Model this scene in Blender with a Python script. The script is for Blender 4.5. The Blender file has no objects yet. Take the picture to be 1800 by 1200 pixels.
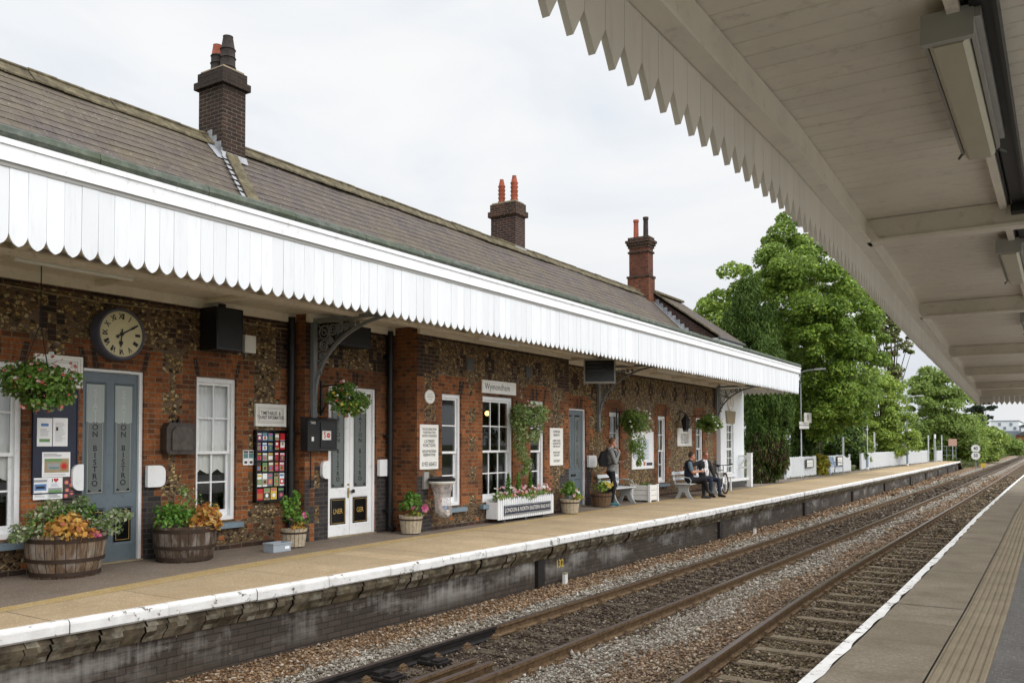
import bpy, math, random
import numpy as np
from mathutils import Vector, Matrix
R = math.radians
rng = np.random.default_rng(11)
random.seed(5)
SC = bpy.context.scene
COL = SC.collection

# ------------------------------------------------------------------ camera model (surveyed from the photograph)
FPX, PITCH, EYE = 1500.0, R(1.5), 1.65
HEAD = math.atan2(970.0, FPX)
PYP = 780 - FPX * math.tan(PITCH)
_c, _s, _cp, _sp = math.cos(HEAD), math.sin(HEAD), math.cos(PITCH), math.sin(PITCH)
def _ray(x, y):
    u = (x - 900) / FPX; v = (PYP - y) / FPX
    return (u * _c - _s * _cp + v * _s * _sp, u * _s + _c * _cp - v * _c * _sp, _sp + v * _cp)
def onX(x, y, X):
    d = _ray(x, y); t = X / d[0]; return Vector((X, t * d[1], EYE + t * d[2]))
def onY(x, y, Y):
    d = _ray(x, y); t = Y / d[1]; return Vector((t * d[0], Y, EYE + t * d[2]))
def onZ(x, y, Z):
    d = _ray(x, y); t = (Z - EYE) / d[2]; return Vector((t * d[0], t * d[1], Z))
def depth(x, y, D):
    d = _ray(x, y); k = D / (-_s * _cp * d[0] + _c * _cp * d[1] + _sp * d[2])
    return Vector((k * d[0], k * d[1], EYE + k * d[2]))

cam_d = bpy.data.cameras.new("camera"); cam = bpy.data.objects.new("camera", cam_d); COL.objects.link(cam)
cam.location = (0, 0, EYE); cam.rotation_euler = (R(90) + PITCH, 0, HEAD)
cam_d.sensor_width = 36; cam_d.lens = 36 * FPX / 1800; cam_d.shift_y = (PYP - 600) / 1800
cam_d.clip_start = 0.05; cam_d.clip_end = 3000
SC.camera = cam
SC.view_settings.view_transform = 'Standard'; SC.view_settings.look = 'None'
SC.view_settings.gamma = 1; SC.view_settings.exposure = 0.0
SC.render.engine = 'CYCLES'
SC.cycles.max_bounces = 7; SC.cycles.diffuse_bounces = 4; SC.cycles.glossy_bounces = 3
SC.cycles.transparent_max_bounces = 12; SC.cycles.caustics_reflective = False; SC.cycles.caustics_refractive = False

# ------------------------------------------------------------------ mesh builder
class MB:
    def __init__(s): s.v = []; s.f = []; s.m = []
    def add(s, vs, fs, m=0):
        b = len(s.v); s.v.extend([tuple(p) for p in vs])
        for f in fs: s.f.append(tuple(b + i for i in f)); s.m.append(m)
        return s
    def quad(s, a, b, c, d, m=0): return s.add([a, b, c, d], [(0, 1, 2, 3)], m)
    def box(s, x0, x1, y0, y1, z0, z1, m=0):
        x0, x1 = min(x0, x1), max(x0, x1); y0, y1 = min(y0, y1), max(y0, y1); z0, z1 = min(z0, z1), max(z0, z1)
        return s.add([(x0,y0,z0),(x1,y0,z0),(x1,y1,z0),(x0,y1,z0),(x0,y0,z1),(x1,y0,z1),(x1,y1,z1),(x0,y1,z1)],
                     [(0,3,2,1),(4,5,6,7),(0,1,5,4),(1,2,6,5),(2,3,7,6),(3,0,4,7)], m)
    def bar(s, p, q, w, h, m=0, up=(0, 0, 1)):
        p, q = Vector(p), Vector(q); d = (q - p).normalized(); up = Vector(up)
        r = d.cross(up)
        if r.length < 1e-5: r = d.cross(Vector((1, 0, 0)))
        r.normalize(); u = r.cross(d).normalized()
        vs = []
        for e in (p, q):
            for a, b in ((-1,-1),(1,-1),(1,1),(-1,1)): vs.append(e + r*(a*w/2) + u*(b*h/2))
        return s.add(vs, [(0,1,2,3),(7,6,5,4),(0,4,5,1),(1,5,6,2),(2,6,7,3),(3,7,4,0)], m)
    def tube(s, pts, r, n=8, m=0, cap=True):
        pts = [Vector(p) for p in pts]; rr = r if isinstance(r, (list, tuple)) else [r] * len(pts)
        rings = []; pu = None
        for i, p in enumerate(pts):
            d = (pts[min(i+1, len(pts)-1)] - pts[max(i-1, 0)]).normalized()
            a = pu if pu is not None else (Vector((0,0,1)) if abs(d.z) < .9 else Vector((1,0,0)))
            x = d.cross(a).normalized(); y = x.cross(d).normalized(); pu = y
            rings.append([p + (x*math.cos(t) + y*math.sin(t)) * rr[i] for t in [2*math.pi*k/n for k in range(n)]])
        vs = [q for g in rings for q in g]; fs = []
        for i in range(len(pts)-1):
            for k in range(n):
                fs.append((i*n+k, i*n+(k+1) % n, (i+1)*n+(k+1) % n, (i+1)*n+k))
        if cap: fs.append(tuple(reversed(range(n)))); fs.append(tuple(range((len(pts)-1)*n, len(pts)*n)))
        return s.add(vs, fs, m)
    def lathe(s, prof, c, n=16, m=0, sx=1, sy=1, axis='z', cap=True):
        vs = []; fs = []
        for r, h in prof:
            for k in range(n):
                t = 2*math.pi*k/n; a, b = r*math.cos(t)*sx, r*math.sin(t)*sy
                vs.append((c[0]+a, c[1]+b, c[2]+h) if axis == 'z' else (c[0]+h, c[1]+a, c[2]+b))
        for i in range(len(prof)-1):
            for k in range(n): fs.append((i*n+k, i*n+(k+1) % n, (i+1)*n+(k+1) % n, (i+1)*n+k))
        if cap: fs.append(tuple(reversed(range(n)))); fs.append(tuple(range((len(prof)-1)*n, len(prof)*n)))
        return s.add(vs, fs, m)
    def prism(s, poly, lo, hi, axis, m=0):
        """extrude a 2-D polygon; axis 'x': poly=(y,z); 'y': poly=(x,z); 'z': poly=(x,y)"""
        n = len(poly)
        mk = {'x': lambda p, t: (t, p[0], p[1]), 'y': lambda p, t: (p[0], t, p[1]), 'z': lambda p, t: (p[0], p[1], t)}[axis]
        vs = [mk(p, lo) for p in poly] + [mk(p, hi) for p in poly]
        fs = [tuple(reversed(range(n))), tuple(range(n, 2*n))] + [(i, (i+1) % n, n+(i+1) % n, n+i) for i in range(n)]
        return s.add(vs, fs, m)
    def sphere(s, c, r, n=10, k=6, m=0, sc=(1,1,1)):
        prof = [(math.sin(math.pi*i/k)*r, -math.cos(math.pi*i/k)*r) for i in range(k+1)]
        b = len(s.v); s.lathe([(max(a, 1e-4), h) for a, h in prof], (0,0,0), n, m)
        for i in range(b, len(s.v)):
            p = s.v[i]; s.v[i] = (c[0]+p[0]*sc[0], c[1]+p[1]*sc[1], c[2]+p[2]*sc[2])
        return s
    def text(s, t, X, Y, Z, size, m=0, align='CENTER', sx=1.0, bold=0.0, axis='x', spacing=1.0):
        vs, fs = text_geo(t, align, bold, spacing)
        if axis == 'x': pts = [(X, Y + p[0]*size*sx, Z + p[1]*size) for p in vs]
        elif axis == '-y': pts = [(X + p[0]*size*sx, Y, Z + p[1]*size) for p in vs]
        return s.add(pts, fs, m)
_tc = {}
def text_geo(t, align, bold, spacing):
    k = (t, align, bold, spacing)
    if k not in _tc:
        cu = bpy.data.curves.new('lettering_curve', 'FONT'); cu.body = t; cu.align_x = align; cu.align_y = 'CENTER'
        cu.size = 1; cu.offset = bold; cu.space_character = spacing; cu.resolution_u = 3
        o = bpy.data.objects.new('lettering_curve', cu); COL.objects.link(o)
        dg = bpy.context.evaluated_depsgraph_get(); me = bpy.data.meshes.new_from_object(o.evaluated_get(dg))
        _tc[k] = ([tuple(v.co) for v in me.vertices], [tuple(p.vertices) for p in me.polygons])
        bpy.data.objects.remove(o); bpy.data.curves.remove(cu); bpy.data.meshes.remove(me)
    return _tc[k]

ORG = {}
def thing(name, label, cat, loc=(0, 0, 0), group=None, rotz=0.0):
    o = bpy.data.objects.new(name, None); COL.objects.link(o); o.location = loc; o.rotation_euler = (0, 0, rotz)
    o.empty_display_size = .2
    o['label'] = label; o['category'] = cat
    if group: o['group'] = group
    ORG[o.name] = Vector(loc)
    return o
def tag(o, label, cat, group=None, kind=None):
    o['label'] = label; o['category'] = cat
    if group: o['group'] = group
    if kind: o['kind'] = kind
    return o
def finish(me, o, mats, parent, smooth, label):
    for mt in (mats if isinstance(mats, (list, tuple)) else [mats]): me.materials.append(mt)
    if smooth:
        me.polygons.foreach_set('use_smooth', [True] * len(me.polygons))
        if smooth == 'auto':
            try: me.set_sharp_from_angle(angle=R(40))
            except Exception: pass
    if parent is not None: o.parent = parent
    if label: o['label'] = label
    COL.objects.link(o)
    return o
def build(mb, name, mats, parent=None, smooth=False, label=None, org=None, local=False):
    """link a builder as ONE mesh object; vertices are given in world space unless local"""
    og = Vector((0, 0, 0))
    if parent is not None: og = ORG[parent.name]
    elif org is not None: og = Vector(org)
    sh = Vector((0, 0, 0)) if local else og
    me = bpy.data.meshes.new(name)
    me.from_pydata([(v[0]-sh.x, v[1]-sh.y, v[2]-sh.z) for v in mb.v], [], mb.f)
    me.polygons.foreach_set('material_index', mb.m)
    me.update()
    o = bpy.data.objects.new(name, me)
    if parent is None and org is not None: o.location = og
    finish(me, o, mats, parent, smooth, label)
    ORG[o.name] = og
    return o
def np_build(V, name, mats, parent=None, mi=None, org=None, faces=None, label=None, nv=4):
    """fast: V (n,nv,3) separate polygons, or V (n,3) with faces (k,3|4)"""
    og = ORG[parent.name] if parent is not None else Vector(org or (0, 0, 0))
    V = np.asarray(V, dtype=np.float32)
    if faces is None:
        n = V.shape[0]; nv = V.shape[1]; co = V.reshape(-1, 3); idx = np.arange(n*nv, dtype=np.int32)
    else:
        faces = np.asarray(faces, dtype=np.int32); n, nv = faces.shape; co = V; idx = faces.reshape(-1)
    co = co - np.array(og, dtype=np.float32)
    me = bpy.data.meshes.new(name)
    me.vertices.add(len(co)); me.vertices.foreach_set('co', co.reshape(-1))
    me.loops.add(len(idx)); me.loops.foreach_set('vertex_index', idx)
    me.polygons.add(n); me.polygons.foreach_set('loop_start', np.arange(0, n*nv, nv, dtype=np.int32))
    try: me.polygons.foreach_set('loop_total', np.full(n, nv, dtype=np.int32))
    except Exception: pass
    if mi is not None: me.polygons.foreach_set('material_index', np.asarray(mi, dtype=np.int32))
    me.update(calc_edges=True); me.validate()
    o = bpy.data.objects.new(name, me)
    if parent is None and org is not None: o.location = og
    finish(me, o, mats, parent, False, label)
    ORG[o.name] = og
    return o
def copy_tree(o, loc=None, rotz=None, parent=None, label=None):
    c = o.copy(); COL.objects.link(c)
    if parent is not None: c.parent = parent
    if loc is not None: c.location = loc
    if rotz is not None: c.rotation_euler = (0, 0, rotz)
    if label: c['label'] = label
    for ch in list(o.children): copy_tree(ch, parent=c)
    return c
# ------------------------------------------------------------------ materials
class N:
    def __init__(s, name):
        s.m = bpy.data.materials.new(name); s.m.use_nodes = True; s.t = s.m.node_tree; s.t.nodes.clear()
        s.out = s.n('ShaderNodeOutputMaterial')
    def n(s, k, **kw):
        d = s.t.nodes.new(k)
        for a, b in kw.items(): setattr(d, a, b)
        return d
    def l(s, a, b): s.t.links.new(a, b)
    def val(s, sock, v):
        if hasattr(v, 'is_output') or isinstance(v, bpy.types.NodeSocket): s.l(v, sock)
        else: sock.default_value = v if not (isinstance(v, tuple) and len(v) == 3 and sock.type == 'RGBA') else (*v, 1)
    def obj(s): return s.n('ShaderNodeTexCoord').outputs['Object']
    def wpos(s): return s.n('ShaderNodeNewGeometry').outputs['Position']
    def isl(s): return s.n('ShaderNodeNewGeometry').outputs['Random Per Island']
    def noise(s, vec, scale, detail=4, rough=.55, out='Fac', dist=0):
        d = s.n('ShaderNodeTexNoise'); s.val(d.inputs['Scale'], scale); d.inputs['Detail'].default_value = detail
        d.inputs['Roughness'].default_value = rough; d.inputs['Distortion'].default_value = dist
        s.l(vec, d.inputs['Vector']); return d.outputs[0 if out == 'Fac' else 1]
    def vor(s, vec, scale, feature='F1', rnd=1.0):
        d = s.n('ShaderNodeTexVoronoi', feature=feature); s.val(d.inputs['Scale'], scale); d.inputs['Randomness'].default_value = rnd
        s.l(vec, d.inputs['Vector']); return d
    def map(s, vec, sc=(1,1,1), loc=(0,0,0), rot=(0,0,0)):
        d = s.n('ShaderNodeMapping'); s.l(vec, d.inputs['Vector'])
        d.inputs['Scale'].default_value = sc; d.inputs['Location'].default_value = loc; d.inputs['Rotation'].default_value = rot
        return d.outputs[0]
    def ramp(s, fac, stops, interp='LINEAR'):
        d = s.n('ShaderNodeValToRGB'); s.l(fac, d.inputs[0]); e = d.color_ramp.elements; d.color_ramp.interpolation = interp
        while len(e) < len(stops): e.new(.5)
        for i, (p, c) in enumerate(stops):
            e[i].position = p; e[i].color = (*c, 1) if isinstance(c, tuple) else (c, c, c, 1)
        return d.outputs[0]
    def mix(s, f, a, b, mode='MIX'):
        d = s.n('ShaderNodeMix', data_type='RGBA', blend_type=mode)
        s.val(d.inputs[0], f); s.val(d.inputs[6], a); s.val(d.inputs[7], b); return d.outputs[2]
    def math(s, op, a, b=0.0, clamp=False):
        d = s.n('ShaderNodeMath', operation=op, use_clamp=clamp); s.val(d.inputs[0], a); s.val(d.inputs[1], b); return d.outputs[0]
    def sep(s, vec):
        d = s.n('ShaderNodeSeparateXYZ'); s.l(vec, d.inputs[0]); return d.outputs
    def comb(s, x=0.0, y=0.0, z=0.0):
        d = s.n('ShaderNodeCombineXYZ'); s.val(d.inputs[0], x); s.val(d.inputs[1], y); s.val(d.inputs[2], z); return d.outputs[0]
    def bump(s, h, strength=.4, dist=.01, nrm=None):
        d = s.n('ShaderNodeBump'); d.inputs['Strength'].default_value = strength; d.inputs['Distance'].default_value = dist
        s.l(h, d.inputs['Height'])
        if nrm is not None: s.l(nrm, d.inputs['Normal'])
        return d.outputs[0]
    def bsdf(s, col, rough=.7, metal=0.0, spec=.35, nrm=None, **kw):
        d = s.n('ShaderNodeBsdfPrincipled'); s.val(d.inputs['Base Color'], col); s.val(d.inputs['Roughness'], rough)
        s.val(d.inputs['Metallic'], metal); s.val(d.inputs['Specular IOR Level'], spec)
        for k, v in kw.items(): s.val(d.inputs[k.replace('_', ' ')], v)
        if nrm is not None: s.l(nrm, d.inputs['Normal'])
        s.l(d.outputs[0], s.out.inputs[0]); return d
def rgb(r, g, b):
    f = lambda c: ((c/255)/12.92 if c <= 10 else (((c/255)+.055)/1.055)**2.4)
    return (f(r), f(g), f(b))
def paint(name, col, rough=.5, var=.12, scale=6, dirt=None, bump=.12, spec=.35):
    k = N(name); p = k.wpos(); f = k.noise(p, scale, 5, .65)
    dk = tuple(c*(1-var*2) for c in col); lt = tuple(min(1, c*(1+var*.6)) for c in col)
    c = k.ramp(f, [(.3, dk), (.55, col), (.8, lt)])
    if dirt:
        g = k.noise(p, scale*3.3, 6, .7); c = k.mix(k.ramp(g, [(.56, 0.0), (.72, .55)]), c, dirt)
    h = k.noise(p, scale*18, 3)
    k.bsdf(c, rough, 0, spec, k.bump(h, bump, .004)); return k.m
def brick(name, c1, c2, c3, mortar, soot=.35, bw=.225, bh=.075, ms=.008, bias=0.0):
    k = N(name); p = k.wpos(); x, y, z = k.sep(p)
    wob = k.noise(p, 9, 2); u = k.math('ADD', k.math('ADD', x, y), k.math('MULTIPLY', wob, .012))
    v = k.math('ADD', z, k.math('MULTIPLY', k.noise(p, 7, 2), .012))
    vec = k.comb(u, v, 0.0)
    b = k.n('ShaderNodeTexBrick'); b.offset = .5; k.l(vec, b.inputs['Vector'])
    for nm, vv in (('Color1', c1), ('Color2', c2), ('Mortar', mortar)): b.inputs[nm].default_value = (*vv, 1)
    b.inputs['Scale'].default_value = 1; b.inputs['Mortar Size'].default_value = ms; b.inputs['Bias'].default_value = bias
    b.inputs['Mortar Smooth'].default_value = .3
    b.inputs['Brick Width'].default_value = bw; b.inputs['Row Height'].default_value = bh
    # a second, whole-brick random tone
    iu = k.math('FLOOR', k.math('DIVIDE', u, bw/2)); iv = k.math('FLOOR', k.math('DIVIDE', v, bh))
    wn = k.n('ShaderNodeTexWhiteNoise', noise_dimensions='2D'); k.l(k.comb(iu, iv, 0.0), wn.inputs['Vector'])
    notm = k.math('SUBTRACT', 1.0, b.outputs['Fac'])
    c = k.mix(k.math('MULTIPLY', k.ramp(wn.outputs['Value'], [(.55, 0.0), (.95, .75)]), notm), b.outputs['Color'], c3)
    big = k.noise(k.map(p, (1, .8, .9)), 1.1, 5, .62); fine = k.noise(p, 26, 4, .7)
    c = k.mix(k.math('MULTIPLY', k.ramp(big, [(.42, 0.0), (.68, 1.0)]), soot), c, (.022, .016, .013))
    c = k.mix(k.ramp(fine, [(.35, .45), (.6, 0.0)]), c, (.035, .022, .016))
    h = k.math('ADD', k.math('MULTIPLY', notm, .8), k.math('MULTIPLY', fine, .5))
    k.bsdf(c, .88, 0, .2, k.bump(h, .55, .012)); return k.m
def flint(name, dark=.0):
    k = N(name); p = k.wpos()
    d = k.n('ShaderNodeVectorMath', operation='ADD'); k.l(p, d.inputs[0])
    nz = k.noise(p, 14, 2, .5, 'Color'); sc = k.n('ShaderNodeVectorMath', operation='SCALE'); k.l(nz, sc.inputs[0]); sc.inputs['Scale'].default_value = .035
    k.l(sc.outputs[0], d.inputs[1]); q = k.map(d.outputs[0], (1, .9, 1.2))
    v = k.vor(q, 17); e = k.vor(q, 17, 'DISTANCE_TO_EDGE')
    r = k.sep(v.outputs['Color'])
    stone = k.ramp(r[0], [(0, (.026,.020,.014)), (.18, (.085,.050,.022)), (.34, (.21,.12,.038)), (.50, (.38,.23,.072)), (.72, (.54,.38,.15)), (1, (.68,.54,.31))])
    stone = k.mix(k.ramp(k.noise(p, 40, 3), [(.4, .0), (.65, .6)]), stone, (.03, .022, .014))
    zone = k.noise(k.map(p, (1, 1.4, 1.4)), 2.4, 3, .6)
    stone = k.mix(k.ramp(zone, [(.36, .45 if dark == 0 else .85), (.52, dark)]), stone, (.028, .019, .013))
    mask = k.ramp(e.outputs['Distance'], [(.06, 0.0), (.16, 1.0)])
    small = k.math('GREATER_THAN', r[1], .16)
    mask = k.math('MULTIPLY', mask, small)
    c = k.mix(mask, k.mix(k.noise(p, 5, 4), (.055, .035, .019), (.165, .10, .052)), stone)
    h = k.math('MULTIPLY', k.ramp(e.outputs['Distance'], [(.03, 0.0), (.35, 1.0)]), small)
    k.bsdf(c, k.mix(r[2], (.75,.75,.75), (.4,.4,.4)), 0, .35, k.bump(h, .9, .03)); return k.m
def leafmat(name, stops, rough=.55, trans=.25):
    k = N(name); i = k.isl()
    c = k.ramp(i, stops)
    c = k.mix(k.ramp(k.noise(k.wpos(), .9, 3), [(.35, .45), (.65, 0.0)]), c, tuple(x*.62 for x in stops[0][1]))
    d = k.bsdf(c, rough, 0, .3)
    tr = k.n('ShaderNodeBsdfTranslucent'); k.l(k.mix(.5, c, tuple(min(1, x*1.5) for x in stops[-1][1])), tr.inputs[0])
    mx = k.n('ShaderNodeMixShader'); mx.inputs[0].default_value = trans; k.l(d.outputs[0], mx.inputs[1]); k.l(tr.outputs[0], mx.inputs[2])
    k.l(mx.outputs[0], k.out.inputs[0]); return k.m
def plain(name, col, rough=.6, metal=0.0, spec=.35, var=.1, scale=14):
    k = N(name); f = k.noise(k.wpos(), scale, 4, .6)
    k.bsdf(k.mix(f, tuple(c*(1-var*1.6) for c in col), tuple(min(1, c*(1+var)) for c in col)), rough, metal, spec); return k.m

M = {}
M['brick'] = brick('red_brick', (.375, .122, .037), (.245, .08, .028), (.070, .030, .018), (.25, .185, .115), .62)
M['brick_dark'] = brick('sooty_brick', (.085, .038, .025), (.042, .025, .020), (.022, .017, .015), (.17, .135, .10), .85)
M['brick_sootbody'] = brick('sooted_chimney_brick', (.058, .032, .024), (.034, .022, .019), (.018, .014, .013), (.16, .13, .10), .8)
M['brick_orange'] = brick('orange_chimney_brick', (.24, .075, .035), (.17, .055, .03), (.08, .032, .022), (.15, .10, .075), .4)
M['brick_blue'] = brick('blue_engineering_brick', (.036, .036, .042), (.055, .05, .052), (.022, .021, .024), (.10, .085, .07), .3)
M['brick_gable'] = brick('gable_brick', (.075, .035, .03), (.05, .027, .024), (.03, .02, .018), (.17, .14, .12), .5)
M['flint'] = flint('flint_nodules'); M['flint_dark'] = flint('flint_base_course', .55)
M['white'] = paint('white_gloss_paint', (.76, .77, .78), .4, .04, 3, (.42, .40, .36), .06)
M['white_board'] = None
M['cream'] = paint('cream_soffit_paint', (.78, .71, .59), .55, .06, 3, (.30, .25, .18))
M['canopy_paint'] = paint('stone_canopy_paint', (.66, .605, .53), .34, .06, 2.5, (.33, .29, .24), .05, .5)
M['bluegrey'] = paint('blue_grey_door_paint', (.12, .152, .175), .4, .06, 4, (.07, .09, .10))
M['sillblue'] = paint('blue_sill_paint', (.17, .225, .27), .5, .1, 5, (.10, .11, .11))
M['grey'] = paint('grey_iron_paint', (.20, .215, .225), .5, .1, 8)
M['dgrey'] = paint('dark_grey_paint', (.075, .075, .075), .5, .1, 8)
M['black'] = paint('black_paint', (.010, .010, .011), .45, .2, 8)
M['panelblack'] = paint('gloss_black_panel', (.006, .006, .007), .25, .1, 8)
M['gold'] = plain('gold_leaf', (.55, .36, .10), .4, .2)
M['navy'] = paint('navy_board', (.018, .022, .045), .4, .1, 6)
M['signwhite'] = paint('sign_white', (.74, .73, .69), .45, .04, 5, (.50, .47, .40))
M['signgrey'] = paint('sign_moulding_grey', (.30, .29, .27), .5, .05, 5)
M['ink'] = plain('sign_ink', (.018, .017, .018), .5)
M['paper'] = plain('poster_paper', (.80, .80, .81), .5, var=.03)
M['brick_soot'] = brick('soot_black_brick', (.05, .032, .025), (.03, .022, .019), (.02, .016, .014), (.07, .06, .05), .6)
M['leadpale'] = paint('pale_lead_flashing', (.30, .31, .33), .45, .22, 5, (.25, .25, .25))
M['terracotta'] = paint('terracotta', (.33, .085, .045), .8, .2, 5, (.10, .05, .035), .3)
M['terracotta_black'] = paint('sooted_pot', (.035, .027, .024), .85, .25, 5, (.09, .04, .03), .3)
M['stone'] = paint('weathered_stone', (.30, .25, .165), .9, .15, 7, (.13, .11, .07), .4)
M['chrome'] = plain('bright_metal', (.55, .55, .56), .25, 1.0)
M['brass'] = plain('brass', (.45, .32, .12), .35, .9)
M['skin'] = plain('skin', (.46, .22, .145), .5); M['skin_red'] = plain('ruddy_skin', (.47, .17, .11), .5)
M['hair'] = plain('brown_hair', (.035, .02, .012), .6); M['hair_ginger'] = plain('short_auburn_hair', (.11, .05, .025), .6); M['hair_grey'] = plain('thin_grey_hair', (.16, .12, .10), .6)
M['hoodie'] = plain('grey_hoodie_cloth', (.20, .20, .195), .9, var=.15, scale=30); M['blackcloth'] = plain('black_cloth', (.012, .012, .014), .9, var=.2)
M['navycloth'] = plain('navy_cloth', (.012, .016, .032), .9, var=.2); M['jeans'] = plain('dark_denim', (.022, .03, .05), .9, var=.2)
M['suit'] = plain('dark_suit_cloth', (.022, .022, .025), .9, var=.2); M['shirt'] = plain('white_shirt_cloth', (.70, .70, .70), .85)
M['tee'] = plain('slate_blue_cloth', (.12, .17, .21), .9); M['teal'] = plain('teal_shoe', (.03, .13, .15), .7); M['shoe'] = plain('dark_shoe', (.02, .017, .015), .5)
M['rubber'] = plain('tyre_rubber', (.014, .014, .014), .75)
M['soil'] = plain('dark_soil', (.022, .014, .009), .95, var=.4)
M['red'] = plain('red_print', (.50, .02, .03), .5); M['blue'] = plain('blue_print', (.10, .22, .45), .5); M['green'] = plain('green_print', (.16, .30, .12), .5)
M['yellow'] = plain('yellow_print', (.60, .42, .06), .5); M['orange'] = plain('orange_print', (.45, .15, .05), .5); M['tan'] = plain('tan_print', (.35, .27, .16), .5)
M['pink'] = plain('pink_print', (.55, .12, .20), .5); M['teal_p'] = plain('teal_print', (.10, .22, .22), .5); M['brownp'] = plain('dark_print', (.06, .045, .035), .5); M['greyp'] = plain('grey_print', (.32, .33, .34), .5)
M['purple'] = plain('purple_print', (.13, .07, .16), .5)
M['plastic'] = plain('grey_plastic', (.30, .34, .38), .35); M['seatblue'] = paint('blue_seat_paint', (.10, .19, .33), .4, .08)
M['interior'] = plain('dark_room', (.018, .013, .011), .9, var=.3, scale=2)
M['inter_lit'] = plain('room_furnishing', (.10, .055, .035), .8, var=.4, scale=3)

def board_mat(name, col, dirt):
    k = N(name); p = k.wpos(); i = k.isl()
    c = k.mix(i, tuple(x*.90 for x in col), col); lo = k.noise(k.map(p, (3, 3, 1)), 1.2, 4, .6); c = k.mix(k.ramp(lo, [(.5, 0.0), (.75, .3)]), c, tuple(x*.80 for x in col))
    st = k.noise(k.map(p, (6, 6, .7)), 3, 5, .65)
    c = k.mix(k.ramp(st, [(.54, 0.0), (.80, .45)]), c, dirt)
    g = k.noise(p, 35, 4, .7); c = k.mix(k.ramp(g, [(.66, 0.0), (.74, .5)]), c, dirt)
    k.bsdf(c, .42, 0, .35, k.bump(k.noise(k.map(p, (20, 20, 2)), 4, 3), .12, .004)); return k.m
M['white_board'] = board_mat('white_valance_boards', (.715, .73, .75), (.47, .48, .48))
M['fence_white'] = board_mat('weathered_white_fence', (.60, .62, .64), (.30, .31, .27))
M['tooth'] = board_mat('stone_valance_boards', (.60, .555, .495), (.36, .31, .26))

def slate():
    k = N('roof_slates'); p = k.wpos(); x, y, z = k.sep(p)
    s = .20; u = y; v = k.math('MULTIPLY', k.math('SUBTRACT', z, x), .7071)
    b = k.n('ShaderNodeTexBrick'); b.offset = .5; k.l(k.comb(u, v, 0.0), b.inputs['Vector'])
    b.inputs['Scale'].default_value = 1; b.inputs['Brick Width'].default_value = .27; b.inputs['Row Height'].default_value = s
    b.inputs['Mortar Size'].default_value = .006; b.inputs['Bias'].default_value = 0
    b.inputs['Color1'].default_value = (.092, .074, .062, 1); b.inputs['Color2'].default_value = (.070, .055, .050, 1); b.inputs['Mortar'].default_value = (.026, .021, .018, 1)
    iu = k.math('FLOOR', k.math('DIVIDE', u, .135)); iv = k.math('FLOOR', k.math('DIVIDE', v, s))
    wn = k.n('ShaderNodeTexWhiteNoise', noise_dimensions='2D'); k.l(k.comb(iu, iv, 0.0), wn.inputs['Vector'])
    c = k.mix(k.ramp(wn.outputs['Value'], [(.5, 0.0), (1, .5)]), b.outputs['Color'], (.125, .10, .082))
    c = k.mix(k.ramp(wn.outputs['Value'], [(0, .4), (.3, 0.0)]), c, (.07, .058, .06))
    big = k.noise(k.map(p, (1, .6, 1)), .9, 5, .65)
    c = k.mix(k.ramp(big, [(.45, 0.0), (.75, .6)]), c, (.125, .10, .05))
    li = k.noise(p, 9, 5, .75); c = k.mix(k.ramp(li, [(.56, 0.0), (.70, .6)]), c, (.16, .13, .085))
    sp = k.noise(p, 22, 3, .6); c = k.mix(k.ramp(sp, [(.665, 0.0), (.70, .7)]), c, (.40, .38, .32))
    dr = k.noise(k.map(p, (1, 5, 1)), 2, 4, .6); c = k.mix(k.ramp(dr, [(.55, 0.0), (.75, .35)]), c, (.05, .04, .038))
    k.bsdf(c, .72, 0, .3, k.bump(k.math('ADD', k.math('MULTIPLY', b.outputs['Fac'], -.6), k.noise(p, 30, 4)), .5, .008)); return k.m
M['slate'] = slate()
def mossylead():
    k = N('mossy_lead_gutter'); p = k.wpos()
    f = k.noise(p, 7, 6, .75); g = k.noise(k.map(p, (1, .3, 1)), 3, 4, .6)
    c = k.ramp(f, [(.30, (.045, .05, .042)), (.5, (.085, .098, .082)), (.72, (.16, .17, .14))])
    c = k.mix(k.ramp(g, [(.45, 0.0), (.7, .6)]), c, (.07, .09, .045))
    k.bsdf(c, .8, 0, .25, k.bump(f, .7, .02)); return k.m
M['lead'] = mossylead()
def ridge():
    k = N('lichened_ridge_tile'); p = k.wpos(); f = k.noise(p, 6, 6, .7)
    c = k.ramp(f, [(.3, (.045, .037, .026)), (.5, (.105, .087, .053)), (.7, (.19, .162, .10))])
    k.bsdf(c, .9, 0, .2, k.bump(f, .5, .02)); return k.m
M['ridge'] = ridge()
def tarmac(name, col, alt, stain=(.05, .042, .035), sc=1.2, spk=.35, slab=0):
    k = N(name); p = k.wpos(); a = k.noise(p, sc, 6, .65); b = k.noise(p, 140, 2, .6); v = k.vor(p, 90)
    c = k.mix(k.ramp(a, [(.35, 0.0), (.65, 1.0)]), col, alt)
    c = k.mix(k.ramp(b, [(.40, spk), (.6, 0.0)]), c, tuple(x*.45 for x in col))
    c = k.mix(k.ramp(k.sep(v.outputs['Color'])[0], [(.86, 0.0), (.95, .5)]), c, tuple(min(1, x*1.9) for x in alt))
    if slab: c = k.mix(k.math('MULTIPLY', k.isl(), slab), c, tuple(x*.62 for x in col)); c = k.mix(k.ramp(k.noise(p, 7, 5, .7), [(.58, 0.0), (.72, .5)]), c, tuple(x*.6 for x in col))
    st = k.noise(k.map(p, (1.6, .5, 1)), 1.7, 5, .7); c = k.mix(k.ramp(st, [(.56, 0.0), (.74, .6)]), c, stain)
    k.bsdf(c, .9, 0, .22, k.bump(b, .35, .004)); return k.m
M['tarmac'] = tarmac('worn_tarmac', (.175, .138, .108), (.235, .19, .15), (.105, .08, .062))
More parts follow.
